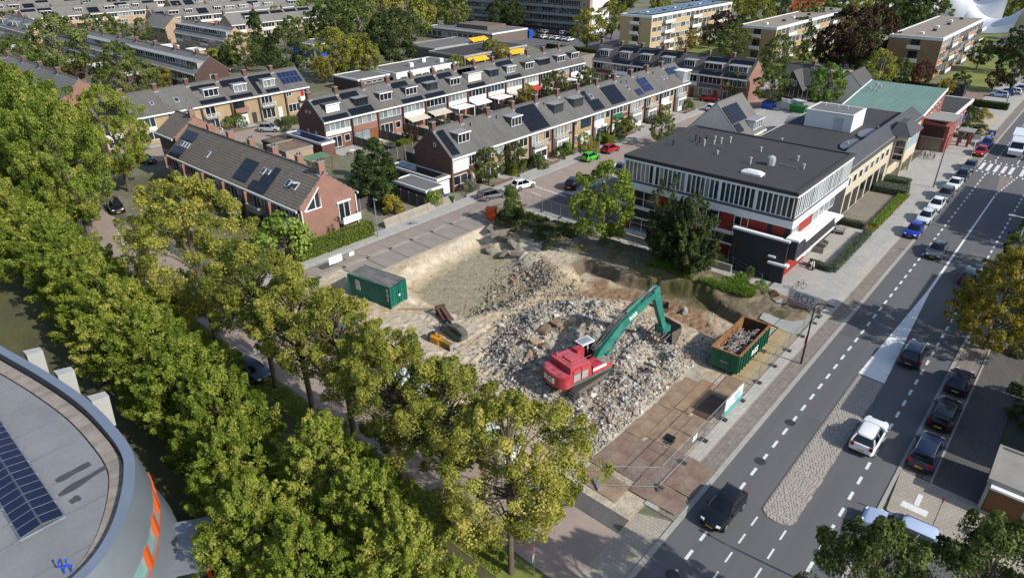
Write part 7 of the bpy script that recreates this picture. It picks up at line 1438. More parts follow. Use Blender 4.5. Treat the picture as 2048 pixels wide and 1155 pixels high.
# ------------------------------------------------------------------ plant and equipment on the plot
m_teal = M('teal_paint', '13695a', rough=.5, col2='3f8577', scale=1.4, fine=.12, fscale=8); m_red = M('red_plant_paint', 'a81c28', rough=.5, col2='b0545a', scale=1.6, fine=.08, fscale=9); m_reddust = M('dusty_red_paint', 'b4525a', rough=.7, var=.12, scale=1.2, fine=.1, fscale=7)
m_track = M('track_steel', '6d675f', rough=.8, metal=.3, var=.25, scale=5); m_hose = M('hydraulic_hose', '15171a', rough=.5); m_chrome = M('cylinder_rod', 'd5d8da', rough=.15, metal=.8); m_bucket = M('worn_bucket_steel', '6f6960', rough=.6, metal=.4, var=.25, scale=2.5)
def excavator():
    ox, oy, oz = -26.8, 38.6, float(site_h(-26.8, 38.6)); oz = oz
    t = thing('excavator', 'red and green demolition excavator standing on the rubble heap', 'excavator', (ox, oy, oz-.12), math.radians(78))
    tr = math.radians(8)
    shoe = MB().box(-.075, .075, -.32, .32, 0, .05).box(-.03, .0, -.32, .32, .05, .09).mesh('track_shoe', m_track)
    for s in (-1, 1):
        b = MB(); L2, r = 2.25, .42
        prof = [(-L2, .1), (L2, .1), (L2+.28, .42), (L2, .74), (-L2, .74), (-L2-.28, .42)]; b.ext(prof, -.22, .22, 'y'); k = b.obj('track', m_track, t); k.location = (math.sin(tr)*-s*1.3*-1*.0+(-math.sin(tr))*s*1.3, math.cos(tr)*s*1.3, 0); k.rotation_euler = (0, 0, tr)
        per = 2*(2*L2)+2*math.pi*r; n = 58
        for i in range(n):
            d = per*i/n
            if d < 2*L2: x, z, a = -L2+d, r*2+.02, 0
            elif d < 2*L2+math.pi*r: q = (d-2*L2)/r; x, z, a = L2+(r+.02)*math.sin(q), r+(r+.02)*math.cos(q), q
            elif d < 4*L2+math.pi*r: x, z, a = L2-(d-2*L2-math.pi*r), -.02, math.pi
            else: q = (d-4*L2-math.pi*r)/r; x, z, a = -L2-(r+.02)*math.sin(q), r-(r+.02)*math.cos(q), math.pi+q
            o = link('track_shoe', shoe, k, (x, 0, z)); o.rotation_euler = (0, a, 0)
        for x in (-L2, L2): b = MB(); b.tube([(x, -.24, r), (x, .24, r)], .33, 14); b.obj('sprocket', dgrey, k)
        for x in (-1.5, -.75, 0, .75, 1.5): b = MB(); b.tube([(x, -.25, .2), (x, .25, .2)], .16, 10); b.obj('roller', dgrey, k)
    MB().box(-1.2, 1.2, -1.1, 1.1, .35, .95).obj('undercarriage', dgrey, t); b = MB(); b.tube([(0, 0, .9), (0, 0, 1.2)], .85, 24); b.obj('slewing_ring', dgrey, t)
    # upper works
    MB().box(-2.6, 2.3, -1.45, 1.45, 1.2, 1.42).obj('deck', M('deck_green_grey', '4d6a60', rough=.6, var=.1), t)
    arc = [(-3.25+.55*(1-math.cos(a))*0-.42*math.cos(a), 1.5*math.sin(a)) for a in [math.radians(q) for q in range(-90, 91, 12)]]
    b = MB(); b.prism([(-2.2, -1.5)]+[(-2.75-.75*math.cos(math.asin(max(-1, min(1, y/1.5))))*1.0, y) for x, y in arc]+[(-2.2, 1.5)], 1.25, 2.35); cw = b.obj('counterweight', m_red, t, True)
    b = MB(); b.prism([(-2.2, -1.42)]+[(-2.7-.72*math.cos(math.asin(max(-1, min(1, y/1.5)))), y*.95) for x, y in arc]+[(-2.2, 1.42)], 2.36, 2.4); b.obj('counterweight_top', m_reddust, t)
    for y in (-.9, 0, .9): b = MB(); b.tube([(-3.05, y-.15, 2.4), (-3.05, y-.15, 2.55), (-3.05, y+.15, 2.55), (-3.05, y+.15, 2.4)], .025, 5); b.obj('lifting_eye', dgrey, t)
    b = MB(); b.hexa([(-2.45, -1.4, 1.42), (.0, -1.4, 1.42), (.0, 1.4, 1.42), (-2.45, 1.4, 1.42), (-2.35, -1.3, 2.95), (-.1, -1.3, 2.8), (-.1, 1.3, 2.8), (-2.35, 1.3, 2.95)]); b.obj('engine_hood', m_red, t)
    b = MB(); b.hexa([(-2.34, -1.28, 2.951), (-.12, -1.28, 2.801), (-.12, 1.28, 2.801), (-2.34, 1.28, 2.951), (-2.3, -1.2, 2.99), (-.16, -1.2, 2.84), (-.16, 1.2, 2.84), (-2.3, 1.2, 2.99)]); b.obj('hood_top', m_reddust, t)
    MB().box(-1.7, -.7, -.55, .45, 2.88, 3.08).obj('hood_hatch', m_reddust, t); b = MB(); b.tube([(-2.0, .9, 2.9), (-2.0, .9, 3.35)], .09, 8); b.obj('exhaust', m_reddust, t); MB().box(-.3, .5, .2, .85, 2.3, 3.15).obj('air_filter_box', m_red, t)
    for x0, x1 in ((-2.1, -1.35), (-1.2, -.5)): MB().box(x0, x1, -1.455, -1.41, 1.6, 2.3).obj('service_door', M('grey_service_door', '9b9b98', rough=.6), t); MB().box(x0, x1, -1.44, -1.36, 2.42, 2.62).obj('vent_grille', m_reddust, t)
    MB().box(.05, 1.1, -1.45, -.35, 1.42, 2.3).obj('tool_box', m_red, t); MB().box(1.1, 2.3, -1.45, -.35, 1.42, 1.95).obj('step_box', m_red, t); MB().box(.05, 1.6, -1.47, -1.452, 1.8, 2.08).obj('white_stripe', white, t); MB().box(1.0, 2.3, -1.4, -.4, 1.952, 1.97).obj('step_plate', m_conc, t)
    for x0, x1, y, z in ((.9, 2.25, -1.4, 1.96), (-2.2, -.1, -1.25, 2.85), (-2.3, -2.3, 0, 2.95)):
        b = MB()
        if x0 == x1: b.tube([(x0, -1.2, z), (x0, -1.2, z+.35), (x0, 1.2, z+.35), (x0, 1.2, z)], .025, 5)
        else: b.tube([(x0, y, z), (x0, y, z+.6), (x1, y, z+.6), (x1, y, z)], .025, 5)
        b.obj('handrail', m_red, t)
    b = MB(); b.tube([(1.6, -1.4, 1.96), (1.6, -1.4, 2.56)], .02, 5); b.obj('handrail_post', m_red, t)
    # cab
    cabm = M('cab_white', 'cfd2d0', rough=.5, var=.05); c = link('cab', MB().hexa2((.45, 2.15, .45, 1.4, 1.42, 1.75)).mesh('cab', cabm), t)
    b = MB(); b.hexa([(.5, .5, 1.75), (2.12, .5, 1.75), (2.12, 1.36, 1.75), (.5, 1.36, 1.75), (.55, .55, 3.15), (1.75, .55, 3.15), (1.75, 1.32, 3.15), (.55, 1.32, 3.15)]); b.obj('cab_glass', m_cglass, c)
    for x, y, x2 in ((.48, .48, .55), (2.12, .48, 1.75), (2.12, 1.38, 1.75), (.48, 1.38, .55), (1.2, .48, 1.15), (1.2, 1.38, 1.15)): b = MB(); b.tube([(x, y, 1.75), (x2, y+(.05 if y < 1 else -.05), 3.15)], .05, 5); b.obj('cab_pillar', cabm, c)
    b = MB(); b.box(.45, 1.95, .42, 1.42, 3.15, 3.27); b.obj('cab_roof', cabm, c); MB().box(.6, 1.7, .55, 1.3, 3.275, 3.3).obj('roof_window', M('cab_roof_grey', '8d9294', rough=.4), c)
    # boom: box section, straight with a light kink
    def beam(path, hs, wd, name, mat, y0=0, par=t):
        b = MB(); rings = []
        for i, (x, z) in enumerate(path):
            a = Vector(path[min(i+1, len(path)-1)])-Vector(path[max(i-1, 0)]); a.normalize(); nx, nz = -a.y, a.x; h = hs[i]/2
            rings.append([(x-nx*h, y0-wd/2, z-nz*h), (x-nx*h, y0+wd/2, z-nz*h), (x+nx*h, y0+wd/2, z+nz*h), (x+nx*h, y0-wd/2, z+nz*h)])
        b.loft(rings); return b.obj(name, mat, par)
    by = -.1
    boom = beam([(1.3, 1.55), (2.2, 2.45), (4.4, 4.1), (6.4, 5.2), (8.5, 6.05)], [.55, .8, .95, .78, .55], .62, 'boom', m_teal, by)
    beam([(8.35, 6.25), (8.7, 5.6), (9.4, 3.7), (10.1, 1.9)], [.5, .75, .62, .42], .5, 'arm', m_teal, by); beam([(8.1, 6.3), (8.55, 6.45), (8.8, 5.9)], [.3, .6, .4], .56, 'boom_head', m_teal, by)
    for y in (by-.48, by+.48):
        b = MB(); b.tube([(1.9, y, 1.5), (3.4, y, 2.65)], .13, 9); b.obj('boom_cylinder', m_teal, t); b = MB(); b.tube([(3.4, y, 2.65), (4.5, y, 3.7)], .075, 8); b.obj('boom_cylinder_rod', m_chrome, t)
    b = MB(); b.tube([(5.0, by, 5.2), (6.9, by, 6.1)], .14, 9); b.obj('arm_cylinder', m_teal, t); b = MB(); b.tube([(6.9, by, 6.1), (8.3, by, 6.7)], .08, 8); b.obj('arm_cylinder_rod', m_chrome, t)
    b = MB(); b.tube([(9.05, by, 5.4), (9.75, by, 3.4)], .12, 9); b.obj('grab_cylinder', m_teal, t); b = MB(); b.tube([(9.75, by, 3.4), (10.2, by, 2.2)], .07, 8); b.obj('grab_cylinder_rod', m_chrome, t)
    rh = random.Random(4)
    for i in range(24):
        y = by+rh.uniform(-.1, .46); o_ = rh.uniform(0, .3); x1 = rh.uniform(4.6, 7.8)
        b = MB(); b.tube([(.9+o_, y+.1, 1.6), (1.2+o_, y, 2.7+o_), (2.2, y, 3.1+o_), (3.2, y, 3.95+o_*.5), (4.4, y, 4.75+o_*.4), (x1, y, 4.62+(x1-4.4)*.52+rh.uniform(.05, .25))], .032, 5, caps=False); b.obj('hose', m_hose, t)
    for i in range(6):
        y = by+rh.uniform(-.25, .25); b = MB(); b.tube([(6.8, y, 5.8), (8.2, y, 6.7), (9.1, y, 5.8), (9.5, y, 4.2), (10.0, y, 2.4)], .028, 5, caps=False); b.obj('hose', m_hose, t)
    # sorting grab: wide shell with tines
    gr = link('grab_head', MB().box(9.75, 10.75, by-.45, by+.45, 1.35, 1.95).mesh('grab_head', m_teal), t)
    def shellp(sign, name):
        b = MB(); n = 9; rin, rout, wd = 1.25, 1.33, 1.05
        ring = []
        for k in range(n+1):
            a = math.radians(8+k*11.5); ring.append((a,))
        A = [[(10.25+sign*rin*math.sin(a[0]), by-wd, .95-rin*math.cos(a[0])*1.0+.6), (10.25+sign*rin*math.sin(a[0]), by+wd, .95-rin*math.cos(a[0])+.6), (10.25+sign*rout*math.sin(a[0]), by+wd, .95-rout*math.cos(a[0])+.6), (10.25+sign*rout*math.sin(a[0]), by-wd, .95-rout*math.cos(a[0])+.6)] for a in ring]
        b.loft(A)
        return b.obj(name, m_bucket, t)
    f = shellp(1, 'grab_shell')
    for s in (-1, 1): b = MB(); b.ext([(10.25, 1.6), (10.45, .25), (11.1, .35), (11.55, 1.0), (11.6, 1.7)], by+s*1.05-.03, by+s*1.05+.03, 'y'); b.obj('shell_side', m_bucket, f)
    for k in range(6):
        y = by-1.0+k*.4; b = MB(); b.tube([(10.1, y, 1.5), (9.3, y, 1.15), (9.0, y, .5), (9.4, y, .05), (9.95, y, -.05)], [.07, .08, .08, .06, .03], 5); b.obj('grab_tine', m_bucket, t)
    b = MB(); b.tube([(9.3, by-1.0, 1.15), (9.3, by+1.0, 1.15)], .07, 6); b.obj('tine_bar', m_bucket, t)
    wl = M('white_lettering', 'e8e8e4', rough=.6, var=.03)
    # lettering: counterweight rear (faces -x), boom side (faces -y), boom other side
    lettering('RGS', .72, wl, t, Matrix.Translation((-3.515, .05, 1.8)) @ Matrix.Rotation(-math.pi/2, 4, 'Z') @ Matrix.Rotation(math.pi/2, 4, 'X'), bold=.03)
    dx, dz = 6.4-4.4, 4.65-3.75; an = math.atan2(dz, dx)
    lettering('RGS', .55, wl, t, Matrix.Translation((5.6, by-.325, 4.75)) @ Matrix.Rotation(math.pi/2, 4, 'X') @ Matrix.Rotation(an, 4, 'Z'), bold=.03)
    return t
def _hexa2(self, e):
    self.box(*e); return self
MB.hexa2 = _hexa2
excavator()

# site container
def container():
    p0, p1, p2 = g(698, 546.4, 2.62), g(775, 572.4, 2.62), g(807, 556.8, 2.62); ang = math.atan2(p1.y-p0.y, p1.x-p0.x); c = (p0+p1)/2+(p2-p1)/2; L, W, H = 6.06, 2.44, 2.6
    t = thing('shipping_container', 'dark green shipping container with rusty grey roof beside the pit', 'container', (c.x, c.y, .05), ang); m = M('container_green', '0a6152', rough=.5, var=.16, scale=.9, fine=.1, fscale=6)
    b = MB()
    for s in (-1, 1):      # corrugated long sides
        n = 22; prof = []
        for i in range(n*4+1):
            x = -L/2+.1+(L-.2)*i/(n*4); prof.append((x, s*(W/2-(.0 if (i % 4) in (0, 1) else .05))))
        for i in range(len(prof)-1): b.quad((prof[i][0], prof[i][1], .12), (prof[i+1][0], prof[i+1][1], .12), (prof[i+1][0], prof[i+1][1], H-.1), (prof[i][0], prof[i][1], H-.1))
    b.quad((-L/2+.05, -W/2, .12), (-L/2+.05, W/2, .12), (-L/2+.05, W/2, H-.1), (-L/2+.05, -W/2, H-.1)); b.obj('side_wall', m, t)
    MB().box(-L/2+.02, L/2-.02, -W/2+.04, W/2-.04, H-.09, H-.03).obj('roof', M('rusty_container_roof', '4f4a48', rough=.8, col2='7c7a76', scale=.9, stretch=(.5, 2.2, 1), fine=.2, fscale=5, contrast=1.5), t)
    for s in (-1, 1):
        MB().box(-L/2, L/2, s*W/2-.06, s*W/2+.06, H-.12, H).obj('top_rail', m, t); MB().box(-L/2, L/2, s*W/2-.06, s*W/2+.06, 0, .14).obj('bottom_rail', m, t)
        for x in (-L/2, L/2): MB().box(x-.08, x+.08, s*(W/2-.01)-.08, s*(W/2-.01)+.08, .141, H-.121).obj('corner_post', m, t)
        MB().box(L/2+.01, L/2+.05, s*.6-.55, s*.6+.55, .16, H-.14).obj('door', m, t)
        for q in (-.3, .3): b = MB(); b.tube([(L/2+.08, s*.6+q, .2), (L/2+.08, s*.6+q, H-.2)], .03, 6); b.obj('locking_bar', m, t)
        for z in (.75, 1.3, 1.9): MB().box(L/2+.051, L/2+.07, s*.6-.52, s*.6+.52, z-.03, z+.03).obj('door_rib', m, t)
    MB().box(L/2+.09, L/2+.13, -.1, .18, 1.05, 1.3).obj('lock_box', M('pale_lock', 'c9cccb'), t)
    MB().box(-L/2+1.05, -L/2+1.7, -W/2-.03, -W/2-.005, 1.0, 2.2).obj('poster_board', M('pale_board', 'b9bab6'), t)
    wl = M('white_lettering', 'e8e8e4')
    for i, ch in enumerate('RGS'): lettering(ch, .55, wl, t, Matrix.Translation((L/2-.35, -W/2-.02, 2.05-i*.55)) @ Matrix.Rotation(math.pi/2, 4, 'X'), bold=.02)
container()

# open skip with scrap
def skip():
    a, b_, c_, d_ = g(1426.7, 693, 2.2), g(1478, 715, 2.2), g(1538, 653, 2.2), g(1489.5, 632, 2.2); ang = math.atan2((c_-b_).y, (c_-b_).x); ctr = (a+b_+c_+d_)/4; L, W, H = ((c_-b_).length+(d_-a).length)/2, ((b_-a).length+(c_-d_).length)/2, 2.2
    t = thing('roll_off_skip', 'long open green skip filled with scrap iron beside the fence', 'skip', (ctr.x, ctr.y, .17), ang); m = M('skip_green', '0f5a45', rough=.55, var=.2, scale=1, fine=.12, fscale=6); mi = M('rusty_skip_inside', '8a6038', rough=.8, var=.25, scale=1.2, fine=.15, fscale=5); md = M('shaded_skip_inside', '4a382c', rough=.85, var=.25, scale=1.2)
    l, w = L/2, W/2; H = 2.05
    MB().box(-l, l, -w, w, .25, .38).obj('floor', md, t)
    for s in (-1, 1):
        MB().box(-l, l, s*w-.05, s*w+.05, .25, H).obj('side_wall', m, t); MB().box(-l+.06, l-.06, s*(w-.06)-.008, s*(w-.06)+.008, .4, H-.02).obj('inner_wall', mi if s > 0 else md, t)  # inner faces turned from the sun take a darker copy, shade in the colour
        MB().box(-l-.08, l+.08, s*w-.1, s*w+.1, H, H+.12).obj('rim', mi, t)
        for i in range(11): x = -l+.3+i*(L-.6)/10; MB().box(x-.05, x+.05, s*(w+.11)-.06, s*(w+.11)+.06, .3, H-.02).obj('side_rib', m, t)
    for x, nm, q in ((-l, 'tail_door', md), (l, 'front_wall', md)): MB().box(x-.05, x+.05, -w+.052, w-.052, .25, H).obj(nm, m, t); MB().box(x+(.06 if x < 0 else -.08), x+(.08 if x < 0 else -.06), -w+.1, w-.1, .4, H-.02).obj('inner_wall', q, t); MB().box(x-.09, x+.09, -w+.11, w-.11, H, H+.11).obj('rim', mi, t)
    for y in (-.45, .45): MB().box(-l-.12, -l-.05, y*1.1-.06, y*1.1+.06, .25, H).obj('door_post', m, t)
    MB().box(-l-.1, -l-.05, -.4, .4, 1.0, 1.1).obj('door_bar', steel, t)
    for y in (-.5, .5): MB().box(-l, l, y-.08, y+.08, .02, .25).obj('runner', dgrey, t)
    for i in range(2):
        q = MB(); q.tube([(-l+.2, (-.6, .6)[i]-.12, .12), (-l+.2, (-.6, .6)[i]+.12, .12)], .12, 10); q.obj('roller', dgrey, t)
    lettering('RGS', .8, M('white_lettering', 'e8e8e4'), t, Matrix.Translation((-.2, -w-.185, 1.15)) @ Matrix.Rotation(math.pi/2, 4, 'X'), bold=.03)
    # scrap reinforcement
    rr = random.Random(9); sc = thing('scrap_heap', 'tangle of bent grey reinforcement bars inside the open skip', 'scrap', (ctr.x, ctr.y, .17), ang); ms = M('scrap_iron', 'a39c96', rough=.6, metal=.1, var=.2, rand=.2)
    for i in range(230):
        x, y, z = rr.uniform(-l+.6, l-1.8), rr.gauss(0, .38), .8+rr.random()*1.1; y = max(-w+.25, min(w-.25, y)); pts = [Vector((x, y, z))]; d = Vector((rr.gauss(0, 1), rr.gauss(0, .7), rr.gauss(0, .35))).normalized()
        for k in range(4): d = (d+Vector((rr.gauss(0, .6), rr.gauss(0, .5), rr.gauss(0, .35)))).normalized(); q = pts[-1]+d*rr.uniform(.2, .45); q.x = max(-l+.2, min(l-.3, q.x)); q.y = max(-w+.18, min(w-.18, q.y)); q.z = max(.45, min(2.2, q.z)); pts.append(q)
        b = MB(); b.tube(pts, rr.choice((.018, .025, .035)), 4); b.obj('iron_bar', ms, sc)
    b = MB(); b.tube([(-l+.5, 0, .5), (-l+.9, .3, .8), (-l+1.1, -.1, .9), (-l+.7, -.5, .7)], .12, 8); b.obj('bent_pipe', ms, sc); MB().box(-l+.3, l-1.4, -w+.2, w-.2, .39, .95).obj('scrap_bed', md, sc)
skip()

# excavator attachments lying on the sand
m_yellow = M('hammer_yellow', 'c98a16', rough=.5, var=.15, scale=2); m_rust = M('rusty_iron', '5a3d33', rough=.85, var=.25, scale=2.5)
def lay(u, v): p = g(u, v); return (p.x, p.y, float(site_h(p.x, p.y)))
x, y, z = lay(884, 690); t = thing('breaker_hammer', 'yellow hydraulic breaker lying on the sand', 'breaker', (x, y, z+.02), .03)
MB().box(-1.2, -.1, -.42, .42, .05, .85).obj('body', m_yellow, t); b = MB(); b.loft([[(xx, yy*s, .45+zz*s) for yy, zz in ((-.3, -.35), (.3, -.35), (.3, .35), (-.3, .35))] for xx, s in ((-.1, 1.1), (.2, .8), (1.5, .75), (1.55, .5))]); b.obj('housing', M('rusty_yellow', '8d6a2c', rough=.7, var=.2, scale=2), t); MB().box(1.45, 1.6, -.45, .45, .05, .85).obj('end_plate', m_conc, t); b = MB(); b.tube([(-1.0, 0, .85), (-.9, .1, 1.3), (-.5, .1, 1.3), (-.3, 0, .85)], .05, 6); b.obj('hose', m_hose, t); MB().box(-1.55, -1.2, -.35, .35, .1, 1.0).obj('mount', dgrey, t); b = MB(); b.tube([(1.6, 0, .45), (2.0, 0, .42)], .09, 8); b.obj('chisel', steel, t)
x, y, z = lay(908, 672); t = thing('crusher_jaw', 'grey hydraulic crusher jaw lying beside the yellow breaker', 'crusher', (x, y, z+.02), -.12)
b = MB(); b.ext([(-1.6, .1), (-.4, .05), (.6, .1), (1.7, .3), (1.75, .8), (.8, .6), (.2, .75), (-.5, 1.0), (-1.5, .8)], -.42, .42, 'y'); b.obj('lower_jaw', M('grey_green_iron', '5d6560', rough=.6, var=.2, scale=2), t); b = MB(); b.ext([(-.6, .9), (.2, 1.0), (1.2, 1.15), (1.8, .9), (1.85, 1.2), (1.0, 1.45), (-.2, 1.3)], -.35, .35, 'y'); b.obj('upper_jaw', m_bucket, t); b = MB(); b.tube([(-1.5, 0, .9), (-1.2, 0, 1.4), (-.4, 0, 1.3)], .12, 8); b.obj('cylinder', m_hose, t); b = MB(); b.tube([(-1.6, -.5, .1), (-1.6, -.5, 1.1), (-1.2, -.5, 1.1)], .06, 6); b.obj('bracket', dgrey, t)
x, y, z = lay(890, 640); t = thing('crusher_pincer', 'rust brown crusher pincer lying on the sand', 'crusher', (x, y, z+.02), -.35)
MB().box(-1.3, -.9, -.5, .5, .1, 1.1).obj('mount', m_rust, t); b = MB(); b.ext([(-.9, .1), (.2, .05), (1.7, .15), (1.75, .35), (.2, .5), (-.9, .8)], -.4, .1, 'y'); b.obj('lower_jaw', M('red_brown_iron', '6b463c', rough=.75, var=.2, scale=2), t); b = MB(); b.ext([(-.9, .5), (.4, .55), (1.4, .5), (1.4, .68), (.2, .85), (-.9, 1.0)], -.1, .4, 'y'); b.obj('upper_jaw', m_rust, t)
x, y, z = lay(1325, 603); t = thing('digging_bucket', 'idle grey digging bucket lying behind the boom', 'bucket', (x, y, z), .5)
b = MB(); rg = []
for k in range(9): a = math.radians(-10+k*24); rg.append([(-.9*math.cos(a)*.8, -.8, .65-.65*math.sin(a)), (-.9*math.cos(a)*.8, .8, .65-.65*math.sin(a)), (-.84*math.cos(a)*.8, .8, .65-.6*math.sin(a)), (-.84*math.cos(a)*.8, -.8, .65-.6*math.sin(a))])
b.loft(rg); b.obj('shell', m_bucket, t)
for s in (-1, 1): b = MB(); b.poly([(-.9*math.cos(math.radians(-10+k*24))*.8, s*.8, .65-.65*math.sin(math.radians(-10+k*24))) for k in range(9)]); b.obj('side_plate', m_bucket, t)
MB().box(-.75, -.45, -.4, .4, .8, 1.2).obj('hitch', m_bucket, t)
x, y, z = lay(895, 655)
x, y, z = lay(838, 617); o = MB().box(-2.2, 2.2, -.12, .12, 0, .15).obj('timber_beam', M('weathered_timber', '9a7d62', rough=.9, var=.15)); o.location = (x, y, z); o.rotation_euler = (0, 0, .75); tag(o, 'long weathered timber beam lying on the sand beside the container', 'beam')
x, y, z = lay(1040, 652)
b = MB(); b.tube([(0, -.5, .3), (0, .5, .3)], .3, 12); o = b.obj('drain_pipe', M('pale_pipe', 'a9a39a')); p = lay(1372, 606); o.location = p; o.rotation_euler = (0, 0, .6); tag(o, 'short pale drain pipe end in the brown trench', 'pipe')
for u, v, a in ((1075, 632, .9), (1155, 622, 1.3)): q = lay(u, v); b = MB(); b.tube([(-1.3, 0, .1), (1.3, 0, .25)], .035, 5); o = b.obj('steel_bar', m_conc); o.location = q; o.rotation_euler = (0, 0, a); tag(o, 'thin pale bar sticking out of the sand by the rubble', 'bar', 'bars in the sand')
# orange bin
p = g(983, 440); t = thing('orange_bin', 'orange plastic container at the corner of the site fence', 'bin', (p.x, p.y, .1), .4); m_or2 = M('orange_plastic', 'd9571c', rough=.5, var=.06); b = MB(); b.hexa([(-.55, -.45, 0), (.55, -.45, 0), (.55, .45, 0), (-.55, .45, 0), (-.65, -.55, 1.5), (.65, -.55, 1.5), (.65, .55, 1.5), (-.65, .55, 1.5)]); b.obj('body', m_or2, t); b = MB(); b.ext([(-.6, 1.5), (.6, 1.5), (.35, 1.8), (-.35, 1.8)], -.7, .7, 'x'); b.obj('lid', m_or2, t)
# portable toilet and equipment seen through the street trees
p = g(681, 674); t = thing('portable_toilet', 'blue portable toilet with white roof behind the street trees', 'portable toilet', (p.x, p.y, .06), .1); MB().box(-.55, .55, -.55, .55, 0, 2.05).obj('cabin', M('toilet_blue', '1d5fb0', rough=.5, var=.05), t); b = MB(); b.hexa([(-.6, -.6, 2.05), (.6, -.6, 2.05), (.6, .6, 2.05), (-.6, .6, 2.05), (-.3, -.3, 2.35), (.3, -.3, 2.35), (.3, .3, 2.35), (-.3, .3, 2.35)]); b.obj('roof', M('toilet_white', 'e4e6e6', rough=.5), t); MB().box(-.4, .4, -.58, -.551, .1, 1.95).obj('door', M('toilet_door', '2a74c8', rough=.5), t)
p = g(858, 822); t = thing('equipment_trailer', 'low trailer with blue drums and orange cones beside the white van', 'trailer', (p.x, p.y, .06), .2); MB().box(-1.4, 1.4, -.8, .8, .5, .7).obj('bed', dgrey, t)
for i, (xx, yy, m) in enumerate(((-.9, -.3, M('drum_blue', '1f78b8', rough=.4)), (-.3, .3, M('drum_blue', '1f78b8')), (.3, -.3, M('drum_blue', '1f78b8')))): b = MB(); b.tube([(xx, yy, .7), (xx, yy, 1.5)], .29, 12); b.obj('drum', m, t)
for i, (xx, yy) in enumerate(((.9, .3), (1.0, -.3))): b = MB(); b.tube([(xx, yy, .7), (xx, yy, 1.4)], [.25, .05], 10); b.obj('cone', m_or2, t)
for s in (-1, 1): wo = link('wheel', cached('wheel', None), t, (0, s*.85, .33))

# ---- site fences
m_wire = M('fence_wire', 'a5abad', rough=.5, metal=.4)
def panel_mesh(L):
    def mk():
        b = MB(); H = 2.0
        for q in (((0, 0, .08), (0, 0, H)), ((L, 0, .08), (L, 0, H)), ((0, 0, H), (L, 0, H)), ((0, 0, .2), (L, 0, .2))): b.tube(q, .024, 6)
        b.tube([(L/2, 0, .2), (L/2, 0, H)], .016, 5); return b.mesh('frame', m_wire)
    def wires():
        b = MB(); n = int(L/.14)
        for i in range(1, n): x = L*i/n; b.box(x-.0028, x+.0028, -.0028, .0028, .2, 2.0)
        for z in (.5, .8, 1.1, 1.4, 1.7): b.box(0, L, -.0035, .0035, z-.0035, z+.0035)
        return b.mesh('wire_mesh', m_wire)
    def foot():
        b = MB(); b.hexa([(-.12, -.35, 0), (.12, -.35, 0), (.12, .35, 0), (-.12, .35, 0), (-.09, -.32, .13), (.09, -.32, .13), (.09, .32, .13), (-.09, .32, .13)]); return b.mesh('foot', M('rubber_foot', '4a4a48', rough=.9, var=.15))
    return cached(('fp', round(L, 2)), mk), cached(('fw', round(L, 2)), wires), cached('ffoot', foot)
def fence_panel(a, c, label, group, z=0):
    a, c = Vector((a[0], a[1], 0)), Vector((c[0], c[1], 0)); L = round((c-a).length, 2); f, w_, ft = panel_mesh(L)
    o = thing('site_fence', label, 'fence', (a.x, a.y, z), math.atan2(c.y-a.y, c.x-a.x), group); link('frame', f, o); link('wire_mesh', w_, o); link('foot', ft, o, (0, 0, 0)); link('foot', ft, o, (L, 0, 0)); return o
def fence_line(a, c, n, label, group, z=0):
    a, c = Vector((a[0], a[1])), Vector((c[0], c[1])); return [fence_panel(a.lerp(c, i/n), a.lerp(c, (i+1)/n-.004), label, group, z) for i in range(n)]
nw = fence_line((-62.0, 32.0), (-61.7, 63.4), 9, 'wire mesh site fence panel along the side street beside the slabs', 'site fence along the side street', .05)
fence_line((-61.6, 63.6), (-59.6, 67.2), 1, 'wire fence panel at the street corner of the plot beside the orange bin', None, .05)
fence_line((-58.6, 68.2), (-41.5, 67.2), 5, 'wire mesh fence panel along the paved yard north of the plot', 'site fence along the paved yard', .06)
ef = fence_line((-15.15, 62.2), (-15.3, 32.4), 9, 'wire mesh site fence panel along the main road pavement', 'site fence along the main road', .12)
gate = fence_panel((-15.35, 32.3), (-18.6, 29.7), 'wire gate panel swung across the rusty entrance plates', None, .12)
o = MB().box(-.5, .5, -.16, .16, 0, .2).obj('fence_block', m_conc); p = g(1195, 972); o.location = (p.x, p.y, .06); o.rotation_euler = (0, 0, -.6); tag(o, 'concrete fence block at the end of the gate panel', 'fence block')
# banners
def banner(par, L, z0, z1, mat, y=.0, name='banner'):
    b = MB(); n = 10
    for i in range(n): x0, x1 = .06+(L-.12)*i/n, .06+(L-.12)*(i+1)/n; y0, y1 = y+.02*math.sin(i*1.7), y+.02*math.sin((i+1)*1.7); b.quad((x0, y0, z0), (x1, y1, z0), (x1, y1, z1), (x0, y0, z1))
    return b.obj(name, mat, par, 'all')
a, c = g(1571, 611), g(1640, 636)
s1 = fence_panel((a.x, a.y), (c.x-.02, c.y), 'fence panel with pinkish banner whose letters show mirrored', None, .16); L = ((c-a).length)
bn = banner(s1, L, .25, 1.95, M('pale_banner', 'c3bdbb', rough=.8, var=.06, scale=1, trans=.25)); bn2 = banner(s1, L, .25, .8, M('rosy_banner', 'b59a94', rough=.8, var=.06, trans=.2), -.03, 'banner_stripe')
o = lettering('SDB', 1.25, M('banner_grey', '7d7b7d'), s1, Matrix.Translation((L*.46, -.045, 1.3)) @ Matrix.Scale(-1, 4, (1, 0, 0)) @ Matrix.Rotation(math.pi/2, 4, 'X'), extrude=.004)
b = MB(); b.poly([(L*.8, -.045, .5), (L*.97, -.045, .5), (L*.9, -.045, 1.0)]); b.obj('logo_triangle', M('banner_red', 'b5665a'), s1)
pb = ef[5]; Lp = 3.31
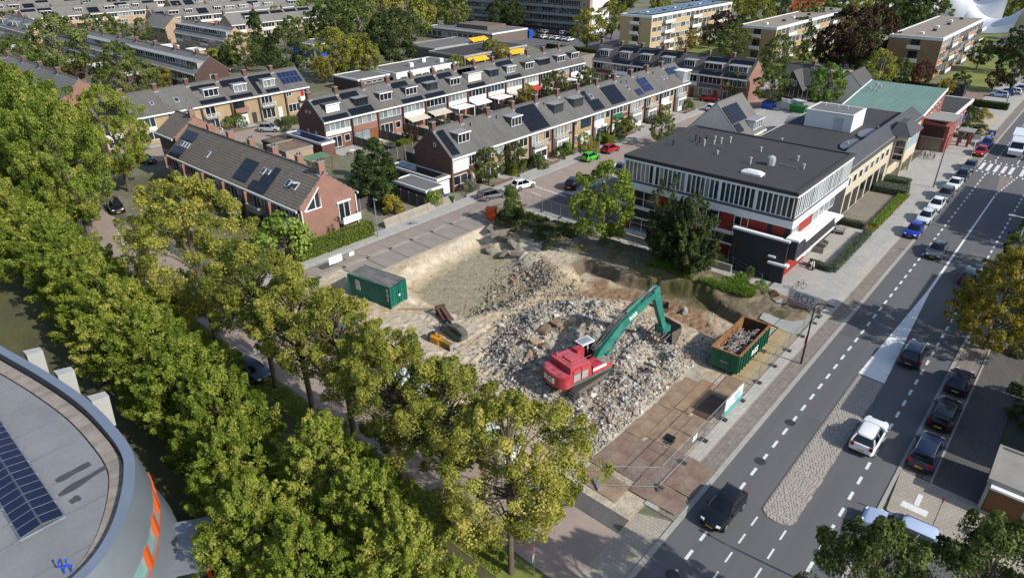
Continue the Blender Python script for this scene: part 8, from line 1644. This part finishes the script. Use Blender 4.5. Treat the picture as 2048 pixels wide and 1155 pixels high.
banner(pb, Lp, .2, 1.95, M('white_banner', 'dfe3e2', rough=.7, var=.04, scale=1.2, trans=.2), .04); banner(pb, Lp, .2, .75, M('teal_banner', '57a3a5', rough=.7, trans=.15), .055, 'banner_stripe'); b = MB(); b.poly([(.4, .075, .9), (1.4, .075, .9), (1.7, .075, 1.6), (.7, .075, 1.5)]); b.obj('banner_print', M('banner_print', '9fc3c5', trans=.1), pb)
pb['label'] = 'site fence panel carrying a white and teal banner'; del pb['group']
for pn, xx in ((ef[7], 1.6), (nw[2], 1.2)): MB().box(xx-.35, xx+.35, -.03, -.01, 1.1, 1.6).obj('notice_board', white, pn)
b = MB().box(-.9, .9, -.03, .0, 1.0, 1.9).obj('notice_board', white, nw[1]); b.location = (2.4, -.03, 0)
# railing by the school
t = thing('railing_fence', 'low wire fence on thin posts between the bank and the school', 'fence', (0, 0, 0))
pts = [g(1265, 475), g(1330, 505), g(1393, 525), g(1463, 540), g(1520, 575)]
for p in pts: b = MB(); b.tube([(p.x, p.y, .2), (p.x, p.y, 1.7)], .03, 6); b.obj('post', steel, t)
for i in range(4):
    for z in (.7, 1.2, 1.65): b = MB(); b.tube([(pts[i].x, pts[i].y, z), (pts[i+1].x, pts[i+1].y, z)], .012, 4); b.obj('wire', steel, t)
# low wall / ramp beside school
b = MB(); b.box(-8, 8, -.15, .15, 0, .9); o = b.obj('ramp_wall', m_conc); o.location = (-34.5, 67.6, 0); tag(o, 'low concrete ramp wall along the school front', 'wall')

# ---- street furniture
def lamp(x, y, h, label, arm=0, ang=0, colour=None, head=True, z=.1, sign=False, black_foot=False):
    t = thing('street_lamp', label, 'street lamp', (x, y, z), ang); m = colour or steel
    b = MB()
    if arm: b.tube([(0, 0, 0), (0, 0, h-.5), (.08, 0, h-.2), (.3, 0, h-.03), (arm, 0, h+.02)], [.09, .06, .055, .05, .045], 8)
    else: b.tube([(0, 0, 0), (0, 0, h)], [.09, .055], 8)
    b.obj('pole', m, t, True)
    if black_foot: b = MB(); b.tube([(0, 0, 0), (0, 0, h*.38)], [.11, .09], 8); b.obj('pole_foot', black, t)
    b = MB(); b.hexa([(arm-.1, -.13, h-.06), (arm+.6, -.1, h-.04), (arm+.6, .1, h-.04), (arm-.1, .13, h-.06), (arm-.05, -.08, h+.08), (arm+.5, -.06, h+.06), (arm+.5, .06, h+.06), (arm-.05, .08, h+.08)]); b.obj('lamp_head', m, t)
    MB().box(arm+.02, arm+.5, -.07, .07, h-.08, h-.05).obj('lens', M('lamp_lens', 'd9dcda', rough=.3), t)
    if sign:
        b = MB(); b.ext([(-.42, 2.2), (.42, 2.2), (0, 2.95)], -.12, -.09, 'x'); b.obj('sign_plate', M('sign_red', 'a5332c', rough=.6), t); b = MB(); b.ext([(-.25, 2.3), (.25, 2.3), (0, 2.75)], -.13, -.121, 'x'); b.obj('sign_face', white, t)
    return t
lamp(-13.45, 54.4, 6.4, 'black curved street lamp with triangular warning sign beside the skip', 1.0, .15, black, sign=True)
lamp(-66.0, 47.2, 5.2, 'plain grey lamp post beside the ivy hedge'); lamp(-82.4, 22.2, 6.0, 'lamp post with black foot on the brick road', black_foot=True, colour=M('pale_pole', 'c6c6c0')); lamp(-15.7, 114, 8.2, 'tall dark lamp post near the bicycle rack', 1.2, 0, dgrey); lamp(-2.5, 88.0, 6.6, 'curved pale headed lamp beside the main road', 1.2, math.pi, M('pale_pole', 'c6c6c0')); lamp(-16.8, 187, 7.5, 'tall lamp post by the car park hedge', 1.0, 0, dgrey)
p = g(1197, 320); lamp(p.x, p.y, 5.2, 'plain lamp post in front of the lime green car'); lamp(-74.8, 191, 7, 'lamp post on the lawn before the yellow flats'); lamp(-45.2, 193, 7, 'lamp post beside the red brown tree'); lamp(-15.3, 196, 8, 'tall lamp post at the far kerb'); lamp(-.5, 32.0, 6.5, 'lamp post by the junction kerb', 1, math.pi, steel)
lamp(-6.5+9, 27.5, 7, 'lamp post south of the junction whose shadow crosses the road', 1.2, math.pi, steel)
# signs
p = g(1062, 1152); t = thing('road_sign', 'round blue and red no parking sign on a grey post under the street tree', 'road sign', (p.x+.1, p.y+.15, 0), math.radians(-55)); b = MB(); b.tube([(0, 0, 0), (0, 0, 2.5)], .04, 8); b.obj('post', steel, t)
b = MB(); b.tube([(0, -.06, 2.35), (0, -.04, 2.35)], .3, 20); b.obj('sign_plate', M('sign_rim_red', 'c3242b', rough=.4), t); b = MB(); b.tube([(0, -.068, 2.35), (0, -.06, 2.35)], .23, 20); b.obj('sign_face', M('sign_blue', '1f4fae', rough=.4), t); b = MB(); b.hexa([(-.2, -.075, 2.5), (-.14, -.075, 2.55), (-.14, -.069, 2.55), (-.2, -.069, 2.5), (.14, -.075, 2.15), (.2, -.075, 2.2), (.2, -.069, 2.2), (.14, -.069, 2.15)]); b.obj('sign_bar', _M['sign_rim_red'], t)
MB().box(-.35, .35, -.05, -.03, 2.0-.35, 2.0-.02).obj('sub_plate', white, t)
p = g(985, 1080); b = MB(); b.tube([(0, 0, 0), (0, 0, 2.2)], .05, 8); o = b.obj('sign_post', steel); o.location = (p.x, p.y, .05); tag(o, 'bare grey post among the street trees', 'post')
t = thing('bus_stop_sign', 'white bus stop board on a striped pole near the crossing', 'bus stop sign', (-14.6, 136, .1), 0); b = MB(); b.tube([(0, 0, 0), (0, 0, 3.4)], .06, 8); b.obj('pole', white, t); MB().box(-.5, .5, -.06, -.02, 2.9, 3.7).obj('board', M('pale_board', 'b9bab6'), t)
for z in (.3, .7, 1.1): b = MB(); b.tube([(0, 0, z), (0, 0, z+.2)], .065, 8); b.obj('pole_band', black, t)
t = thing('crossing_sign', 'blue pedestrian crossing sign hanging from a yellow arm', 'road sign', (-14.0, 139, .1), 0); b = MB(); b.tube([(0, 0, 0), (0, 0, 4.2), (1.4, 0, 4.2)], .05, 8); b.obj('pole', M('yellow_pole', 'c9a63a'), t); MB().box(.5, 1.5, -.05, -.02, 3.2, 4.1).obj('board', M('sign_blue', '1f4fae'), t); b = MB(); b.poly([(.7, -.055, 3.35), (1.3, -.055, 3.35), (1.0, -.055, 3.95)]); b.obj('pictogram', white, t)
p = g(1860, 1063); b = MB(); t = thing('marker_post', 'grey marker post with red tip on the corner pavement', 'post', (p.x, p.y, .11)); b.tube([(0, 0, 0), (0, 0, 2.6)], .035, 6); b.obj('pole', steel, t); b = MB(); b.tube([(0, 0, 2.6), (0, 0, 3.0)], .05, 6); b.obj('tip', m_tail, t)
p = g(1983, 1085); t = thing('blue_bin', 'small blue bin on the corner pavement', 'bin', (p.x, p.y, .11)); MB().box(-.25, .25, -.3, .3, 0, .9).obj('body', M('sign_blue', '1f4fae'), t); MB().box(-.27, .27, -.33, .33, .9, 1.0).obj('lid', dgrey, t)
for (u, v, c, lb) in ((893, 404, 'bright_blue', 'wheeled bin with blue lid at the garage gate'), (904, 406, 'green_skip', 'dark green wheeled bin at the garage gate'), (884, 401, 'dark_grey_metal', 'grey wheeled bin at the garage gate')):
    p = g(u, v); t = thing('wheeled_bin', lb, 'bin', (p.x, p.y, .1), .4); b = MB(); b.hexa([(-.22, -.28, .05), (.22, -.28, .05), (.22, .28, .05), (-.22, .28, .05), (-.29, -.36, 1.0), (.29, -.36, 1.0), (.29, .36, 1.0), (-.29, .36, 1.0)]); b.obj('body', M('bin_green', '24402c') if 'green' in c else dgrey, t); MB().box(-.31, .31, -.4, .38, 1.0, 1.08).obj('lid', _M[c], t)
# planter and picnic table on the school terrace
p = g(1637, 503); t = thing('planter', 'square concrete planter beside the red school wall', 'planter', (p.x, p.y, .11)); MB().box(-.7, .7, -.7, .7, 0, .7).obj('tub', m_conc, t); MB().box(-.6, .6, -.6, .6, .7, .72).obj('soil', M('soil', '3a2f25'), t)
p = g(1676, 466); t = thing('picnic_table', 'grey picnic table on the school terrace', 'picnic table', (p.x, p.y, .11), .2); MB().box(-.9, .9, -.4, .4, .7, .76).obj('table_top', m_conc, t)
for s in (-1, 1): MB().box(-.9, .9, s*.75-.13, s*.75+.13, .42, .47).obj('bench', m_conc, t); MB().box(s*.6-.05, s*.6+.05, -.7, .7, 0, .7).obj('leg', dgrey, t)
sheet('school_terrace', rect(-21.6, -18.0, 75.6, 90), .13, m_pave_light); sheet('paved_yard', rect(-22.5, -18.3, 91, 106.2), .128, M('brown_yard_paving', '7f776a', rough=.9, var=.15, scale=.6, space='World', fine=.1, fscale=8)); 
# timber retaining wall
t = thing('retaining_wall', 'pale timber plank retaining wall along the side street', 'wall', (-67.8, 0, 0))
for k in range(4):
    for i in range(5): MB().box(-.06+k*.12, .06+k*.12, 49.6+i*2.6, 52.15+i*2.6, .1+.0*k, 1.2-k*.25).obj('plank', M('pale_timber', '9c9488', rough=.9, var=.15, scale=1.5, rand=.12), t)
# garden fences between the terraces: separate runs
fm = M('dark_fence', '4f4a45', rough=.9, var=.15, scale=1, rand=.15)
def gfence(x0, y0, x1, y1, label, h=1.8, m=fm, group='garden fences between the terraces'):
    L = math.hypot(x1-x0, y1-y0); t = thing('garden_fence', label, 'garden fence', (x0, y0, 0), math.atan2(y1-y0, x1-x0), group); n = max(2, int(L/1.8))
    for i in range(n): link('fence_board', cached(('gf', round(L/n, 2), h, m.name), lambda: MB().box(.03, L/n-.03, -.03, .03, .05, h).mesh('fence_board', m)), t, (L*i/n, 0, 0)); link('post', cached(('gfp', h), lambda: MB().box(-.05, .05, -.05, .05, 0, h+.08).mesh('post', m_conc)), t, (L*i/n, 0, 0))
for i in range(1, 13): gfence(-103.4, DY0+6.1*i, -91.5, DY0+6.1*i, 'dark garden fence between two gardens of the dormer terrace', 1.7)
gfence(-91.3, 66, -91.3, 144, 'long dark fence along the alley between the terraces', group=None)
for i in range(1, 12): gfence(-88.5, CY0+6.1*i, -79.3, CY0+6.1*i, 'garden fence behind the tan side street terrace', 1.7, group='fences behind the tan terrace')
gfence(-89, 66, -89, 139, 'long fence behind the tan side street terrace', group=None)
for i in range(1, 6): gfence(EX0+6.05*i, 47.6, EX0+6.05*i, 53.4, 'garden fence behind the dark tiled row', 1.7, group='fences behind the dark tiled row')
gfence(-105, 53.6, -70, 53.6, 'long fence behind the gardens of the dark tiled row', group=None); gfence(-77.5, 57.8, -68.5, 57.8, 'fence between carport and timber wall', group=None)
for i in range(19): gfence(-284+6.1*i, 60.5, -284+6.1*i, 71.5, 'garden fence of the long terrace', 1.7, group='fences of the long terrace')
sheet('garden_alley', rect(-91.2, -89.2, 62, 146), .03, m_pave_light); sheet('long_terrace_alley', rect(-330, -160, 57.6, 60.2), .03, M('sandy_alley', '8f7f68', var=.1, space='World', scale=.4))
for i in range(13): sheet('garden_terrace', rect(-103.9, -99.5-(i % 3), DY0+6.1*i+.3, DY0+6.1*i+5.8), .035, m_pave_light if i % 2 else m_pave)
for i in range(12): sheet('front_path', rect(-70.6, -67.4, CY0+6.1*i+3.6, CY0+6.1*i+5.7), .05, m_pave if i % 3 else m_beige)
for i in range(7): sheet('front_drive', rect(-133.6, -131.2, FY0+6.2*i+.6, FY0+6.2*i+4), .03, m_pave)
for i in range(12):
    b = MB().box(-.08, .08, -2.2, 2.2, 0, .45); o = b.obj('garden_wall', m_rbrick if i % 2 else m_conc); o.location = (-67.6, CY0+6.1*i+2.2, 0); tag(o, 'low front garden wall along the side street pavement', 'garden wall', 'front garden walls on the side street')
# small garden things
for i in range(10):
    p = (rnd.uniform(-102, -94), DY0+6.1*rnd.randrange(13)+rnd.uniform(1.5, 4.5)); t = thing('garden_table', 'small garden table with stools behind the dormer terrace', 'garden table', (p[0], p[1], .04), 0, 'garden tables behind the dormer terrace'); b = MB(); b.tube([(0, 0, .7), (0, 0, .74)], .5, 12); b.tube([(0, 0, 0), (0, 0, .7)], .05, 6); b.obj('table_top', white, t)
    for q in range(3): a = q*2.1; b = MB(); b.tube([(.8*math.cos(a), .8*math.sin(a), 0), (.8*math.cos(a), .8*math.sin(a), .45)], .17, 8); b.obj('stool', m_wood, t)
for u, v in ((1938, 232),): pass
sheet('gravel_garden', rect(-20.3, -15.6, 150, 172), .13, M('pale_gravel', 'b3a68e', var=.08, space='World', scale=1))
# blue emblem standing on the oval roof
p = g(138, 1143, 8.45); t = thing('roof_emblem', 'bright blue zigzag emblem standing on the oval roof', 'emblem', (p.x, p.y, 8.41), .9)
for k in range(2):
    b = MB(); b.tube([(-.2+k*.32, 0, .9), (-.32+k*.32, 0, .45), (-.08+k*.32, 0, .5), (-.22+k*.32, 0, .02)], .06, 5); b.obj('zigzag', M('emblem_blue', '2457d6', rough=.4), t)
# odd pieces in the rubble: planks, bent bars, pipe ends
rr = random.Random(21); q = pick(HEAP, 60, 51, margin=.5); Z = site_h(q[:, 0], q[:, 1])
hp = bpy.data.objects['rubble_heap']
for i in range(60):
    if math.hypot(q[i, 0]+26.8, q[i, 1]-38.6) < 3.2: continue
    L_ = rr.uniform(.6, 1.8)
    if i % 3 == 0: o = MB().box(-L_/2, L_/2, -.07, .07, 0, .05).obj('broken_plank', M('grey_plank', '86745c', rough=.9, var=.2, rand=.2), hp)
    elif i % 3 == 1: b = MB(); b.tube([(-L_/2, 0, 0), (-.1, .08, .25), (L_/3, -.05, .2), (L_/2, .1, .45)], .016, 4); o = b.obj('bent_bar', M('rusty_iron', '5a3d33'), hp)
    else: o = MB().box(-.3, .3, -.22, .22, 0, .1).obj('brick_lump', M('red_brick_lump', '7a6458', rough=.9, var=.2, rand=.2), hp)
    o.location = (q[i, 0], q[i, 1], Z[i]+.06); o.rotation_euler = (rr.uniform(-.3, .3), rr.uniform(-.3, .3), rr.uniform(0, 6.3))
